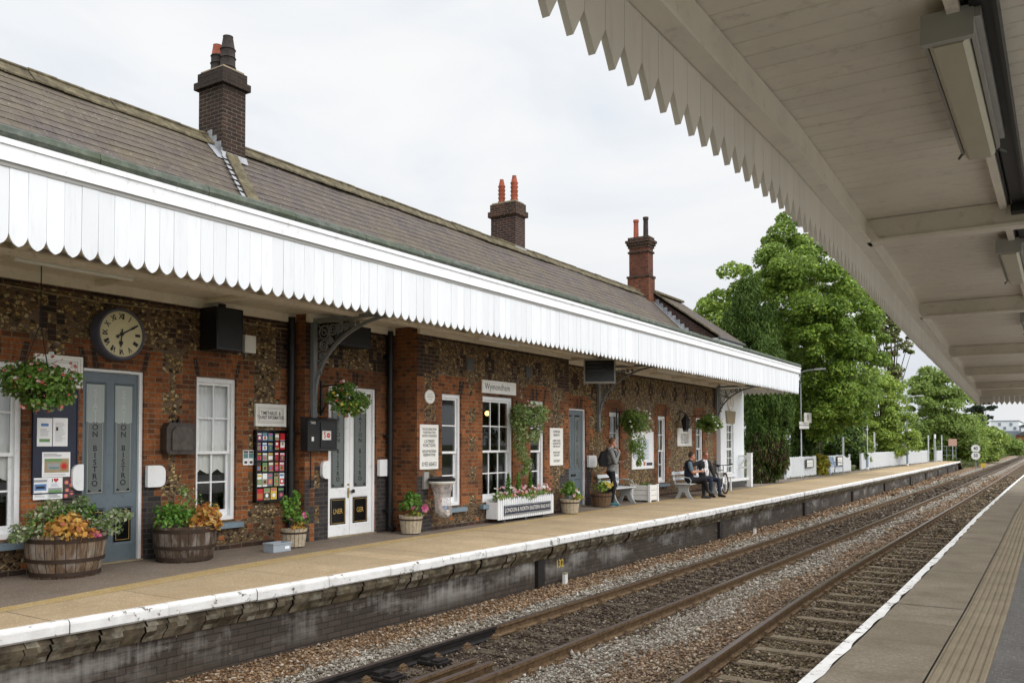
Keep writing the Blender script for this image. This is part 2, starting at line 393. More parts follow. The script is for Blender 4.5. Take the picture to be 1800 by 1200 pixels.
M['tarmac2'] = tarmac('dark_tarmac', (.10, .094, .088), (.135, .127, .118), (.05, .048, .046))
M['coping'] = tarmac('tan_coping', (.385, .287, .172), (.49, .378, .24), (.215, .16, .10), 1.3, .3, .45)
M['ochre'] = tarmac('faded_yellow_paint', (.385, .27, .10), (.43, .325, .18), (.27, .20, .115), 3.5, .3)
M['apron'] = tarmac('pale_bounce_concrete', (.36, .34, .30), (.44, .42, .38), (.25, .23, .2), 1.2, .2)  # unseen pale ground, added to bounce light onto the near canopy ceiling
def slabs():
    k = N('platform_slabs'); p = k.wpos(); a = k.noise(p, 1.4, 6, .7); b = k.noise(p, 110, 3, .65)
    c = k.ramp(a, [(.3, (.15, .122, .086)), (.5, (.255, .215, .158)), (.72, (.34, .295, .225))])
    g = k.noise(k.map(p, (1, .6, 1)), 1.1, 4, .6); c = k.mix(k.ramp(g, [(.5, 0.0), (.7, .45)]), c, (.15, .145, .07))
    c = k.mix(k.ramp(b, [(.38, .55), (.58, 0.0)]), c, (.085, .07, .052))
    d = k.noise(k.map(p, (.7, 3, 1)), 1.6, 4, .65); c = k.mix(k.ramp(d, [(.52, 0.0), (.72, .5)]), c, (.11, .092, .07))
    i = k.isl(); c = k.mix(k.math('MULTIPLY', i, .4), c, (.13, .105, .07)); c = k.mix(k.ramp(k.noise(p, 30, 4, .7), [(.42, .5), (.62, 0.0)]), c, (.10, .08, .055)); c = k.mix(k.ramp(k.noise(p, 55, 2), [(.66, 0.0), (.72, .45)]), c, (.34, .30, .24))
    k.bsdf(c, .88, 0, .25, k.bump(b, .4, .004)); return k.m
M['slabs'] = slabs()
def tactile():
    k = N('ribbed_tactile_paving'); p = k.wpos(); a = k.noise(p, 2, 5, .65); b = k.noise(p, 120, 3)
    c = k.ramp(a, [(.3, (.17, .138, .09)), (.7, (.25, .205, .14))]); c = k.mix(k.ramp(b, [(.4, .35), (.6, 0.0)]), c, (.12, .10, .07))
    k.bsdf(c, .85, 0, .25, k.bump(b, .3, .003)); return k.m
M['tactile'] = tactile()
def edgewhite(name, thr):
    k = N(name); p = k.wpos(); a = k.noise(p, 9, 6, .75); b = k.noise(p, 3, 4, .6)
    c = k.ramp(k.noise(p, 5, 5), [(.3, (.60, .585, .56)), (.6, (.74, .73, .71))])
    f = k.ramp(k.math('ADD', k.math('MULTIPLY', a, .75), k.math('MULTIPLY', b, .35)), [(thr, 0.0), (thr+.04, 1.0)])
    c = k.mix(f, c, (.13, .105, .085)); k.bsdf(c, .7, 0, .3, k.bump(k.math('ADD', k.math('MULTIPLY', f, -1.0), a), .5, .01)); return k.m
M['edge_white'] = edgewhite('chipped_white_edge', .615); M['edge_white2'] = edgewhite('worn_white_line', .61)
def corbel():
    k = N('stained_corbel_brick'); p = k.wpos(); i = k.isl(); a = k.noise(p, 5, 6, .7)
    c = k.ramp(i, [(0, (.12, .092, .058)), (.4, (.18, .145, .098)), (.75, (.26, .225, .16)), (1, (.36, .325, .255))])
    c = k.mix(k.ramp(a, [(.40, .8), (.62, 0.0)]), c, (.028, .021, .013)); c = k.mix(k.ramp(k.noise(p, 2, 3), [(.5, 0.0), (.7, .5)]), c, (.12, .085, .03))
    k.bsdf(c, .85, 0, .3, k.bump(a, .5, .02)); return k.m
M['corbel'] = corbel()
def platwall():
    k = N('platform_wall_brick'); p = k.wpos(); x, y, z = k.sep(p)
    b = k.n('ShaderNodeTexBrick'); k.l(k.comb(y, z, 0.0), b.inputs['Vector'])
    b.inputs['Scale'].default_value = 1; b.inputs['Brick Width'].default_value = .225; b.inputs['Row Height'].default_value = .075; b.inputs['Mortar Size'].default_value = .006
    b.inputs['Color1'].default_value = (.066, .050, .039, 1); b.inputs['Color2'].default_value = (.044, .034, .027, 1); b.inputs['Mortar'].default_value = (.022, .018, .015, 1)
    c = b.outputs['Color']
    w = k.noise(k.map(p, (1, .55, 1.5)), 1.5, 5, .62); dr = k.noise(k.map(p, (1, 9, .8)), 1.5, 4, .6)
    zz = k.n('ShaderNodeMapRange'); k.l(z, zz.inputs[0]); zz.inputs[1].default_value = -.82; zz.inputs[2].default_value = -.56
    f = k.math('MULTIPLY', k.ramp(k.math('ADD', k.math('MULTIPLY', w, .8), k.math('MULTIPLY', dr, .25)), [(.51, 0.0), (.69, .72)]), zz.outputs[0], True)
    c = k.mix(f, c, (.36, .345, .315))
    pt = k.noise(k.map(p, (1, .5, 3)), 3, 3); iv = k.math('GREATER_THAN', pt, .68)
    c = k.mix(k.math('MULTIPLY', k.math('MULTIPLY', b.outputs['Fac'], iv), .8), c, (.40, .34, .24))
    c = k.mix(k.ramp(k.noise(p, 1.3, 3), [(.5, 0.0), (.75, .5)]), c, (.06, .048, .028))
    k.bsdf(c, .8, 0, .3, k.bump(k.math('SUBTRACT', k.noise(p, 20, 3), b.outputs['Fac']), .4, .01)); return k.m
M['platwall'] = platwall()
def rocks(name, stops):
    k = N(name); i = k.isl(); p = k.wpos(); c = k.ramp(i, stops)
    c = k.mix(k.ramp(k.noise(p, 45, 3), [(.4, .5), (.6, 0.0)]), c, tuple(x*.6 for x in stops[1][1]))
    k.bsdf(c, .92, 0, .2); return k.m
ST = dict(orange=[(0, (.085, .048, .026)), (.35, (.20, .118, .062)), (.65, (.30, .195, .112)), (.9, (.40, .30, .20)), (1, (.55, .47, .37))],
          grey=[(0, (.10, .08, .055)), (.3, (.225, .195, .158)), (.6, (.325, .292, .245)), (.85, (.43, .395, .34)), (1, (.55, .51, .45))],
          dark=[(0, (.028, .020, .014)), (.4, (.070, .050, .036)), (.75, (.12, .088, .064)), (.95, (.19, .15, .115)), (1, (.36, .33, .29))],
          brown=[(0, (.075, .05, .034)), (.35, (.165, .115, .078)), (.65, (.25, .18, .125)), (.9, (.34, .26, .19)), (1, (.47, .40, .32))],
          olive=[(0, (.045, .034, .018)), (.4, (.115, .085, .048)), (.75, (.19, .145, .086)), (1, (.31, .25, .17))])
for q, st in ST.items(): M['rock_'+q] = rocks('ballast_'+q, st)
def bed(name, cs):
    k = N(name); p = k.wpos(); v = k.vor(p, 20); e = k.vor(p, 20, 'DISTANCE_TO_EDGE'); r = k.sep(v.outputs['Color'])
    c = k.ramp(r[0], cs); c = k.mix(k.ramp(e.outputs['Distance'], [(0.0, .85), (.14, 0.0)]), c, tuple(x*.3 for x in cs[0][1]))
    k.bsdf(c, .95, 0, .15, k.bump(e.outputs['Distance'], 1.0, .05)); return k.m
for q, st in ST.items(): M['bed_'+q] = bed('ballast_bed_'+q, st)
def rail():
    k = N('rusty_rail_side'); p = k.wpos(); f = k.noise(p, 12, 5, .7)
    c = k.ramp(f, [(.3, (.055, .032, .017)), (.55, (.135, .084, .042)), (.75, (.20, .135, .068))]); k.bsdf(c, .8, .0, .3, k.bump(f, .3, .01)); return k.m
M['rail'] = rail(); M['railtop'] = plain('worn_rail_head', (.15, .112, .098), .30, .6, .5, .2, 6); M['rail_dark'] = paint('greased_rail', (.018, .015, .014), .5, .3, 9)
M['sleeper'] = tarmac('weathered_sleeper', (.135, .105, .068), (.20, .16, .11), (.06, .045, .03), 4)
M['sleeper_old'] = tarmac('oily_sleeper', (.062, .047, .032), (.10, .078, .055), (.03, .022, .016), 4)
def barrelwood():
    k = N('barrel_staves'); p = k.obj(); x, y, z = k.sep(p); a = k.math('ARCTAN2', y, x)
    st = k.math('MULTIPLY', a, 3.8); fr = k.math('FRACT', k.math('ADD', st, 20.0)); idx = k.math('FLOOR', st)
    wn = k.n('ShaderNodeTexWhiteNoise', noise_dimensions='1D'); k.l(idx, wn.inputs['W'])
    c = k.ramp(wn.outputs['Value'], [(0, (.15, .095, .055)), (.5, (.24, .165, .105)), (1, (.34, .27, .20))])
    gr = k.noise(k.map(p, (14, 14, 1.5)), 2.5, 5, .7); c = k.mix(k.ramp(gr, [(.42, .75), (.62, 0.0)]), c, (.05, .032, .02))
    gl = k.noise(k.map(p, (3, 3, 1)), 2, 4, .6); c = k.mix(k.ramp(gl, [(.5, 0.0), (.7, .6)]), c, (.36, .33, .30))
    gap = k.math('LESS_THAN', fr, .07); c = k.mix(gap, c, (.018, .012, .008))
    k.bsdf(c, .8, 0, .25, k.bump(k.math('SUBTRACT', gr, gap), .5, .012)); return k.m
M['barrel'] = barrelwood()
M['hoop'] = plain('rusty_hoop', (.045, .027, .018), .7, .3, .4, .35, 9); M['tubwood'] = paint('bleached_tub_wood', (.43, .36, .26), .85, .16, 16, (.16, .12, .08), .4)
M['darktub'] = paint('brown_tub_wood', (.15, .09, .05), .85, .2, 16, (.05, .03, .02), .4)
def glass():
    k = N('window_glass'); t = k.n('ShaderNodeBsdfTransparent'); t.inputs[0].default_value = (.94, .95, .95, 1)
    g = k.n('ShaderNodeBsdfGlossy'); g.inputs['Roughness'].default_value = .03; g.inputs[0].default_value = (.9, .93, .95, 1)
    lw = k.n('ShaderNodeFresnel'); lw.inputs[0].default_value = 1.5
    mx = k.n('ShaderNodeMixShader'); k.l(k.math('ADD', k.math('MULTIPLY', lw.outputs[0], .75), .02, True), mx.inputs[0])
    k.l(t.outputs[0], mx.inputs[1]); k.l(g.outputs[0], mx.inputs[2]); k.l(mx.outputs[0], k.out.inputs[0]); return k.m
M['glass'] = glass()
M['frost'] = plain('frosted_glass', (.30, .335, .32), .28, 0, .5, .04, 3); M['frost_dark'] = plain('etched_glass', (.115, .13, .125), .25, 0, .5, .06, 3)
M['etch'] = plain('etched_lettering', (.42, .45, .44), .4)
M['curtain'] = plain('net_curtain', (.82, .82, .79), .9, var=.06, scale=9)
def bag():
    k = N('clear_bag'); t = k.n('ShaderNodeBsdfTransparent'); d = k.n('ShaderNodeBsdfPrincipled')
    d.inputs['Base Color'].default_value = (.62, .58, .56, 1); d.inputs['Roughness'].default_value = .2
    mx = k.n('ShaderNodeMixShader'); k.l(k.ramp(k.noise(k.obj(), 9, 4, .6), [(.35, .18), (.65, .62)]), mx.inputs[0]); k.l(t.outputs[0], mx.inputs[1]); k.l(d.outputs[0], mx.inputs[2])
    k.l(k.bump(k.noise(k.obj(), 14, 3), .8, .03), d.inputs['Normal']); k.l(mx.outputs[0], k.out.inputs[0]); return k.m
M['bag'] = bag()
def bulb():
    k = N('lit_bulb'); e = k.n('ShaderNodeEmission'); e.inputs[0].default_value = (1, .62, .18, 1); e.inputs[1].default_value = 3; k.l(e.outputs[0], k.out.inputs[0]); return k.m
M['bulb'] = bulb()
def diff():
    k = N('lamp_diffuser'); p = k.obj(); f = k.noise(k.map(p, (3, 1, 1)), 3, 4); k.bsdf(k.mix(f, (.30, .27, .19), (.42, .39, .31)), .3, 0, .5); return k.m
M['diffuser'] = diff()
def bark():
    k = N('bark'); p = k.wpos(); f = k.noise(k.map(p, (6, 6, 1)), 3, 5, .7); k.bsdf(k.ramp(f, [(.3, (.025, .018, .012)), (.7, (.12, .09, .065))]), .95, 0, .15, k.bump(f, .7, .03)); return k.m
M['bark'] = bark()
M['leaf_syc'] = leafmat('sycamore_leaves', [(0, (.036, .076, .009)), (.5, (.098, .182, .016)), (.85, (.20, .31, .03)), (1, (.35, .46, .08))], .45, .24)
M['leaf_syc2'] = leafmat('pale_sycamore_leaves', [(0, (.08, .14, .015)), (.5, (.17, .275, .03)), (.85, (.26, .375, .05)), (1, (.38, .48, .10))])
M['leaf_cyp'] = leafmat('cypress_sprays', [(0, (.030, .066, .012)), (.5, (.078, .145, .022)), (1, (.17, .25, .045))], .7, .1)
M['leaf_brown'] = leafmat('dead_cypress_sprays', [(0, (.03, .018, .010)), (.5, (.075, .045, .024)), (1, (.13, .085, .045))], .8, .1)
M['leaf_lime'] = leafmat('lime_green_leaves', [(0, (.12, .19, .018)), (.5, (.26, .37, .04)), (1, (.42, .52, .11))])
M['leaf_mid'] = leafmat('mid_green_leaves', [(0, (.11, .17, .035)), (.5, (.23, .32, .07)), (1, (.36, .45, .14))])
M['leaf_red'] = leafmat('bronze_leaves', [(0, (.07, .055, .03)), (.5, (.15, .115, .06)), (1, (.17, .19, .07))])
M['leaf_pine'] = leafmat('pine_needles', [(0, (.014, .024, .012)), (.6, (.028, .05, .024)), (1, (.05, .075, .035))], .7, .05)
M['leaf_yel'] = leafmat('golden_leaves', [(0, (.16, .14, .01)), (.5, (.34, .27, .02)), (1, (.50, .42, .05))])
M['leaf_pot'] = leafmat('potted_leaves', [(0, (.05, .12, .014)), (.5, (.13, .24, .035)), (1, (.27, .40, .08))])
M['leaf_ivy'] = leafmat('variegated_ivy', [(0, (.07, .14, .02)), (.45, (.18, .28, .05)), (.75, (.25, .33, .12)), (1, (.50, .52, .30))])
M['leaf_silver'] = leafmat('variegated_leaves', [(0, (.10, .16, .06)), (.4, (.26, .32, .16)), (.8, (.48, .50, .34)), (1, (.62, .62, .50))])
M['leaf_gold'] = leafmat('amber_leaves', [(0, (.30, .10, .025)), (.3, (.50, .24, .04)), (.65, (.62, .40, .08)), (.88, (.62, .48, .16)), (1, (.42, .06, .08))])
M['leaf_fern'] = leafmat('bright_fern', [(0, (.05, .14, .02)), (.5, (.10, .24, .03)), (1, (.20, .36, .06))])
M['pet_pink'] = leafmat('pink_petals', [(0, (.50, .04, .16)), (.5, (.65, .10, .28)), (1, (.75, .35, .45))]); M['pet_red'] = leafmat('red_petals', [(0, (.30, .03, .03)), (.6, (.50, .10, .08)), (1, (.65, .35, .25))])
M['pet_white'] = leafmat('white_petals', [(0, (.60, .60, .55)), (1, (.80, .80, .76))]); M['pet_pale'] = leafmat('pale_pink_petals', [(0, (.48, .18, .22)), (.5, (.62, .34, .36)), (1, (.75, .58, .50))]); M['pet_yel'] = leafmat('yellow_petals', [(0, (.45, .33, .03)), (1, (.62, .52, .12))])
M['grass'] = leafmat('rough_grass', [(0, (.05, .08, .02)), (.6, (.11, .14, .04)), (1, (.20, .19, .09))])
M['verge'] = tarmac('rough_grass_ground', (.06, .075, .025), (.10, .11, .04), (.06, .05, .03), .6)
M['farwhite'] = paint('far_white_cladding', (.72, .75, .78), .6, .02, .3); M['fargrey'] = paint('far_grey_cladding', (.22, .25, .29), .6, .05, .3)
M['barrel_dark'] = None
def _bd():
    m = M['barrel'].copy(); m.name = 'dark_barrel_staves'
    for n in m.node_tree.nodes:
        if n.type == 'VALTORGB':
            for e in n.color_ramp.elements:
                c = e.color
                if c[0] != c[2]: e.color = (c[0]*.42, c[1]*.42, c[2]*.45, 1)
    return m
M['barrel_dark'] = _bd()
SKY_LOW, SKY_MID, SKY_ZEN, SKY_GLOW, SUN_E = 6.7, 7.4, 8, 9.5, .7
SC.view_settings.exposure = .42
# ------------------------------------------------------------------ sky and sun (bright overcast, the thin cloud glowing round the hidden sun)
SUN_EL, SUN_AZ = R(36), R(100)
sd = Vector((math.cos(SUN_EL)*math.sin(SUN_AZ), math.cos(SUN_EL)*math.cos(SUN_AZ), math.sin(SUN_EL)))
W = bpy.data.worlds.new("World"); SC.world = W; W.use_nodes = True
nt = W.node_tree; nt.nodes.clear()
def wn(k, **kw):
    d = nt.nodes.new(k)
    for a_, b_ in kw.items(): setattr(d, a_, b_)
    return d
wl = nt.links.new
wo = wn('ShaderNodeOutputWorld'); bg = wn('ShaderNodeBackground')
sk = wn('ShaderNodeTexSky'); sk.sky_type = 'NISHITA'; sk.sun_disc = False; sk.sun_elevation = SUN_EL; sk.sun_rotation = SUN_AZ; sk.dust_density = 3
tc = wn('ShaderNodeTexCoord'); sx = wn('ShaderNodeSeparateXYZ'); wl(tc.outputs['Generated'], sx.inputs[0])
def wmap(sock, a0, a1, b0, b1):
    d = wn('ShaderNodeMapRange', interpolation_type='SMOOTHSTEP'); wl(sock, d.inputs[0])
    for i, v in enumerate((a0, a1, b0, b1)): d.inputs[i+1].default_value = v
    return d.outputs[0]
low = wmap(sx.outputs[2], 0, .36, SKY_LOW, SKY_MID); up = wmap(sx.outputs[2], .45, 1.0, 0, SKY_ZEN)
dt = wn('ShaderNodeVectorMath', operation='DOT_PRODUCT'); wl(tc.outputs['Generated'], dt.inputs[0]); dt.inputs[1].default_value = sd
gl = wmap(dt.outputs['Value'], -.1, 1.0, 0, SKY_GLOW)
ad = wn('ShaderNodeMath', operation='ADD'); wl(low, ad.inputs[0]); wl(up, ad.inputs[1]); ad2 = wn('ShaderNodeMath', operation='ADD'); wl(ad.outputs[0], ad2.inputs[0]); wl(gl, ad2.inputs[1])
mp = wn('ShaderNodeMapping'); mp.inputs['Scale'].default_value = (1.4, 1.4, 3.6); mp.inputs['Location'].default_value = (.35, .2, .1); wl(tc.outputs['Generated'], mp.inputs[0])
no = wn('ShaderNodeTexNoise'); no.inputs['Scale'].default_value = 1.7; no.inputs['Detail'].default_value = 6; no.inputs['Roughness'].default_value = .52; no.inputs['Distortion'].default_value = .4; wl(mp.outputs[0], no.inputs['Vector'])
cl = wn('ShaderNodeValToRGB'); wl(no.outputs[0], cl.inputs[0]); ce = cl.color_ramp.elements
ce[0].position = .36; ce[0].color = (.83, .875, .935, 1); ce[1].position = .60; ce[1].color = (1.0, 1.0, 1.0, 1); e_ = ce.new(.48); e_.color = (.935, .955, .98, 1)
vs = wn('ShaderNodeVectorMath', operation='SCALE'); wl(cl.outputs[0], vs.inputs[0]); wl(ad2.outputs[0], vs.inputs['Scale'])
m2 = wn('ShaderNodeMix', data_type='RGBA'); m2.inputs[0].default_value = .95; wl(sk.outputs[0], m2.inputs[6]); wl(vs.outputs[0], m2.inputs[7])
wl(m2.outputs[2], bg.inputs[0]); bg.inputs[1].default_value = .1; wl(bg.outputs[0], wo.inputs[0])
sl = bpy.data.lights.new('sun', 'SUN'); so = bpy.data.objects.new('sun', sl); COL.objects.link(so)
sl.energy = SUN_E; sl.angle = R(38); sl.color = (1, .95, .875)
so.rotation_euler = sd.to_track_quat('Z', 'Y').to_euler()

# ------------------------------------------------------------------ plan curves
def curve(tab):
    xs = [t[0] for t in tab]; ys = [t[1] for t in tab]
    return lambda y: float(np.interp(y, xs, ys))
EX1 = curve([(-12, -8.3), (0, -8.0), (3.9, -7.86), (7, -7.70), (10, -7.60), (13.6, -7.52), (18.7, -7.44), (26, -7.44), (37, -7.52), (60, -7.78), (92, -8.35), (120, -9.2)])
YL1 = curve([(-12, -8.5), (0, -8.5), (3, -8.66), (4.8, -8.84), (6.4, -9.03), (8.5, -9.26), (11, -9.43), (15, -9.53), (24, -9.6), (40, -9.62), (60, -9.6), (92, -9.7)])
YL2 = curve([(-12, -8.62), (0, -8.66), (3, -8.84), (4.9, -9.10), (6.7, -9.42), (8.5, -9.60), (11, -9.75), (17.7, -9.85), (40, -9.95), (92, -9.9)])
RA = curve([(-15, -7.0), (0, -6.87), (6.7, -6.80), (14, -6.70), (24, -6.64), (32, -6.62), (60, -6.72), (100, -6.95), (160, -7.4), (235, -8.1), (300, -9), (600, -17)])
RC = curve([(-15, -3.35), (0, -3.42), (8.7, -3.52), (14, -3.70), (18.6, -3.78), (28, -3.80), (60, -3.92), (100, -4.2), (131, -4.45), (235, -5.3), (300, -6.2), (600, -14)])
GA = 1.40
RB = lambda y: RA(y) + GA
RD = lambda y: RC(y) + GA
EX2 = curve([(-12, -1.55), (6, -1.57), (10, -1.58), (16, -1.64), (22.7, -1.73), (36, -1.80), (53, -1.84), (80, -1.9), (100, -2.0)])
def strip(mb, ys, fa, za, fb, zb, m=0):
    for y0, y1 in zip(ys[:-1], ys[1:]):
        mb.quad((fa(y0), y0, za), (fb(y0), y0, zb), (fb(y1), y1, zb), (fa(y1), y1, za), m)
def frange(a, b, st): n = int(round((b-a)/st)); return [a + (b-a)*i/n for i in range(n+1)]

# ------------------------------------------------------------------ ground, far platform (platform 1), near platform (2)
g = MB(); g.quad((-1500, -300, -1.32), (1500, -300, -1.32), (1500, 2000, -1.32), (-1500, 2000, -1.32))
tag(build(g, 'ground', [M['verge']]), 'flat green and brown ground running out to the horizon', 'ground', kind='structure')
g = MB()
ys = frange(92, 330, 7)
for y0, y1 in zip(ys[:-1], ys[1:]):
    g.quad((RA(y0)-14, y0, -.3), (RA(y0)-1.6, y0, -1.0), (RA(y1)-1.6, y1, -1.0), (RA(y1)-14, y1, -.3))
g.quad((-60, 30.9, -.03), (-11.9, 30.9, -.03), (-11.3, 96, -.2), (-60, 96, -.2))
tag(build(g, 'embankment', [M['verge']]), 'rough grassy ground behind the white fence and along the line', 'bank', kind='structure')

ys = frange(-10, 92, 1.0)
p = MB()
WX = -11.6
strip(p, ys, lambda y: WX if y < 31 else -11.2 + max(0, y-40)*.012, 0, YL2, 0, 0)
strip(p, ys, YL2, 0, YL1, 0, 1)
strip(p, ys, YL1, -.012, lambda y: EX1(y)-.10, -.012, 5)
y_ = -10.0
while y_ < 92:   # the coping is laid in long slabs with open joints
    L_ = random.choice((.9, 1.8, 1.35)); a_, b_ = y_+.005, min(y_+L_-.005, 92); z_ = random.uniform(-.002, .001); n_ = 2
    for q_ in range(n_):
        c_, d_ = a_+(b_-a_)*q_/n_, a_+(b_-a_)*(q_+1)/n_
        p.quad((YL1(c_)+.004, c_, z_), (EX1(c_)-.104, c_, z_), (EX1(d_)-.104, d_, z_), (YL1(d_)+.004, d_, z_), 2)
    y_ += L_
strip(p, ys, lambda y: EX1(y)-.32, -.13, lambda y: EX1(y)-.02, -.13, 4)
# ramp down at the far end
p.quad((-10.4, 92, 0), (EX1(92), 92, 0), (EX1(92)-.2, 97, -.95), (-10.4, 97, -.95), 0)
p.quad((EX1(92), 92, -.16), (EX1(92)-.2, 97, -1.1), (EX1(92)-.2, 97, -.95), (EX1(92), 92, 0), 4)
o = tag(build(p, 'platform', [M['tarmac'], M['ochre'], M['coping'], M['edge_white'], M['platwall'], M['rail_dark']]), 'far brown station platform with a faded yellow line in front of the brick building', 'platform', kind='structure')
# white nosing: rounded, slightly uneven coping stones
p = MB(); y = -10.0; k = 0
while y < 92:
    L = .9 + .25*random.random(); y1 = min(y+L-.006, 92); j = random.uniform(-.006, .006); h = random.uniform(-.012, .008)
    for a, b in ((y, (y+y1)/2), ((y+y1)/2, y1)):
        pr = [(-.10, .003), (-.025, .003), (-.006, -.012), (0, -.035), (.0, -.115+h), (-.02, -.135+h), (-.12, -.135+h)]
        for (u0, z0), (u1, z1) in zip(pr[:-1], pr[1:]):
            p.quad((EX1(a)+u0+j, a, z0), (EX1(a)+u1+j, a, z1), (EX1(b)+u1+j, b, z1), (EX1(b)+u0+j, b, z0))
    y += L
tag(build(p, 'platform_edge', [M['edge_white']]), 'chipped white painted nosing along the far platform edge', 'edging', kind='structure')
# corbel course and wall under it
p = MB(); y = -6.0
while y < 75:
    L = .235 if y < 40 else .47
    a, b = y+.006, y+L-.006; j = random.uniform(-.02, .015)
    pr = [(-.055+j, -.137), (-.05+j, -.20), (-.075+j, -.26), (-.135+j, -.32), (-.165+j, -.375)]
    for (u0, z0), (u1, z1) in zip(pr[:-1], pr[1:]):
        c0 = .03*(1 if z0 < -.2 else 0)
        p.quad((EX1(a)+u0, a+c0, z0), (EX1(a)+u0+.012, (a+b)/2+c0, z0), (EX1(a)+u1+.012, (a+b)/2+.03, z1), (EX1(a)+u1, a+.03, z1))
        p.quad((EX1(a)+u0+.012, (a+b)/2+c0, z0), (EX1(b)+u0, b+c0, z0), (EX1(b)+u1, b+.03, z1), (EX1(a)+u1+.012, (a+b)/2+.03, z1))
    y += L
tag(build(p, 'corbel_course', [M['corbel']]), 'row of stained curved corbel bricks under the white platform edge', 'corbelling', kind='structure')
p = MB()
strip(p, frange(-10, 92, 2), lambda y: EX1(y)-.24, -.14, lambda y: EX1(y)-.24, -.36, 1)
strip(p, frange(-10, 92, 2), lambda y: EX1(y)-.20, -.36, lambda y: EX1(y)-.20, -1.25, 0)
strip(p, frange(-10, 92, 2), lambda y: EX1(y)-.26, -.36, lambda y: EX1(y)-.20, -.36, 0)
for yy in [12.7, 21.7, 30.5, 38.9, 47.4, 57.0, 65, 73, 81, 89]:
    x = EX1(yy); p.box(x-.30, x-.13, yy, yy+.22, -1.2, -.377, 1)
o = tag(build(p, 'platform_wall', [M['platwall'], M['rail_dark']]), 'dark stained brick wall with white salt streaks below the far platform', 'wall', kind='structure')
# chainage mark and marker pegs
def peg(x, y, h, lab):
    m = MB(); m.box(x-.03, x+.03, y-.045, y+.045, -1.1, -.86+h); m.box(x-.036, x+.036, y-.05, y+.05, -.86+h, -.84+h, 1)
    tag(build(m, 'marker_peg', [M['signwhite'], M['stone']], org=(x, y, -1.0)), lab, 'marker peg', 'short white pegs in the ballast')
a = onZ(989, 1030, -.95); peg(-7.60, 13.52, .17, 'short white marker peg in the ballast below the yellow number on the platform wall')
peg(-7.36, 24.0, .13, 'small white marker peg beside the far rail, halfway along the platform wall')
m = MB(); m.text('132', EX1(13.5)-.192, 13.53, -.52, .20, 0, bold=.012, sx=.95)
tag(build(m, 'distance_mark', [M['yellow']]), 'faded yellow number 132 painted on the far platform wall', 'wall marking')

# near platform
p = MB(); ys = frange(-6, 60, 1.0)
TL = lambda y: EX2(y) + .735; TR = lambda y: EX2(y) + 1.09
p2 = MB()
y = -6.0
while y < 60:
    L = .92; a, b = y + .004, y + L - .004
    w = .085 + random.uniform(-.012, .012); z = random.uniform(-.002, .002)
    p.quad((EX2(a)+.10, a, z), (TL(a)-.012, a, z), (TL(b)-.012, b, z), (EX2(b)+.10, b, z), 0)
    y += L
strip(p, ys, lambda y: EX2(y)+.08, -.012, lambda y: TL(y)+.02, -.012, 3)
strip(p, ys, lambda y: TR(y)+.005, 0, lambda y: 1.6, 0, 1); strip(p, ys, lambda y: 1.6, 0, lambda y: 16.0, 0, 4)  # outer strip is out of view, added to reflect light up under the canopy
for k in range(6):   # tactile strip: flat base and raised rounded ribs with cross joints
    pass
strip(p, ys, TL, -.004, lambda y: TR(y)+.01, -.004, 2)
yy = -4.0
while yy < 30:
    for k in range(6):
        u = .018 + k*.058
        for (u0, z0, u1, z1) in ((0, -.004, .010, .006), (.010, .006, .038, .006), (.038, .006, .048, -.004)):
            p.quad((TL(yy)+u+u0, yy, z0), (TL(yy)+u+u1, yy, z1), (TL(yy+.392)+u+u1, yy+.392, z1), (TL(yy+.392)+u+u0, yy+.392, z0), 2)
    yy += .40
tag(build(p, 'near_platform', [M['slabs'], M['tarmac2'], M['tactile'], M['rail_dark'], M['apron']]), 'near platform of worn concrete slabs with a ribbed tactile strip and dark asphalt', 'platform', kind='structure')
p = MB(); y = -6.0
while y < 60:
    L = .19; a, b = y, y + L
    wa, wb = .10 + .028*math.sin(a*2.3)*math.sin(a*5.1) + random.uniform(-.012, .012), 0
    if y > -6: wa = lastw
    wb = .095 + .016*math.sin(b*2.3)*math.sin(b*5.1) + random.uniform(-.009, .009); lastw = wb
    p.quad((EX2(a), a, .002), (EX2(a)+wa, a, .006), (EX2(b)+wb, b, .006), (EX2(b), b, .002))
    p.quad((EX2(a)-.004, a, -.10), (EX2(a), a, .002), (EX2(b), b, .002), (EX2(b)-.004, b, -.10))
    y += L
tag(build(p, 'near_platform_edge', [M['edge_white2']]), 'worn white painted line along the edge of the near platform', 'edging', kind='structure')
p = MB(); strip(p, ys, lambda y: EX2(y)+.004, -.012, lambda y: EX2(y)+.004, -1.25, 0)
strip(p, ys, lambda y: EX2(y)+.004, -.012, lambda y: EX2(y)+.10, -.012, 0)
p.quad((EX2(60), 60, 0), (16, 60, 0), (16, 60, -1.3), (EX2(60), 60, -1.3))
tag(build(p, 'near_platform_wall', [M['platwall']]), 'brick face below the near platform edge', 'wall', kind='structure')

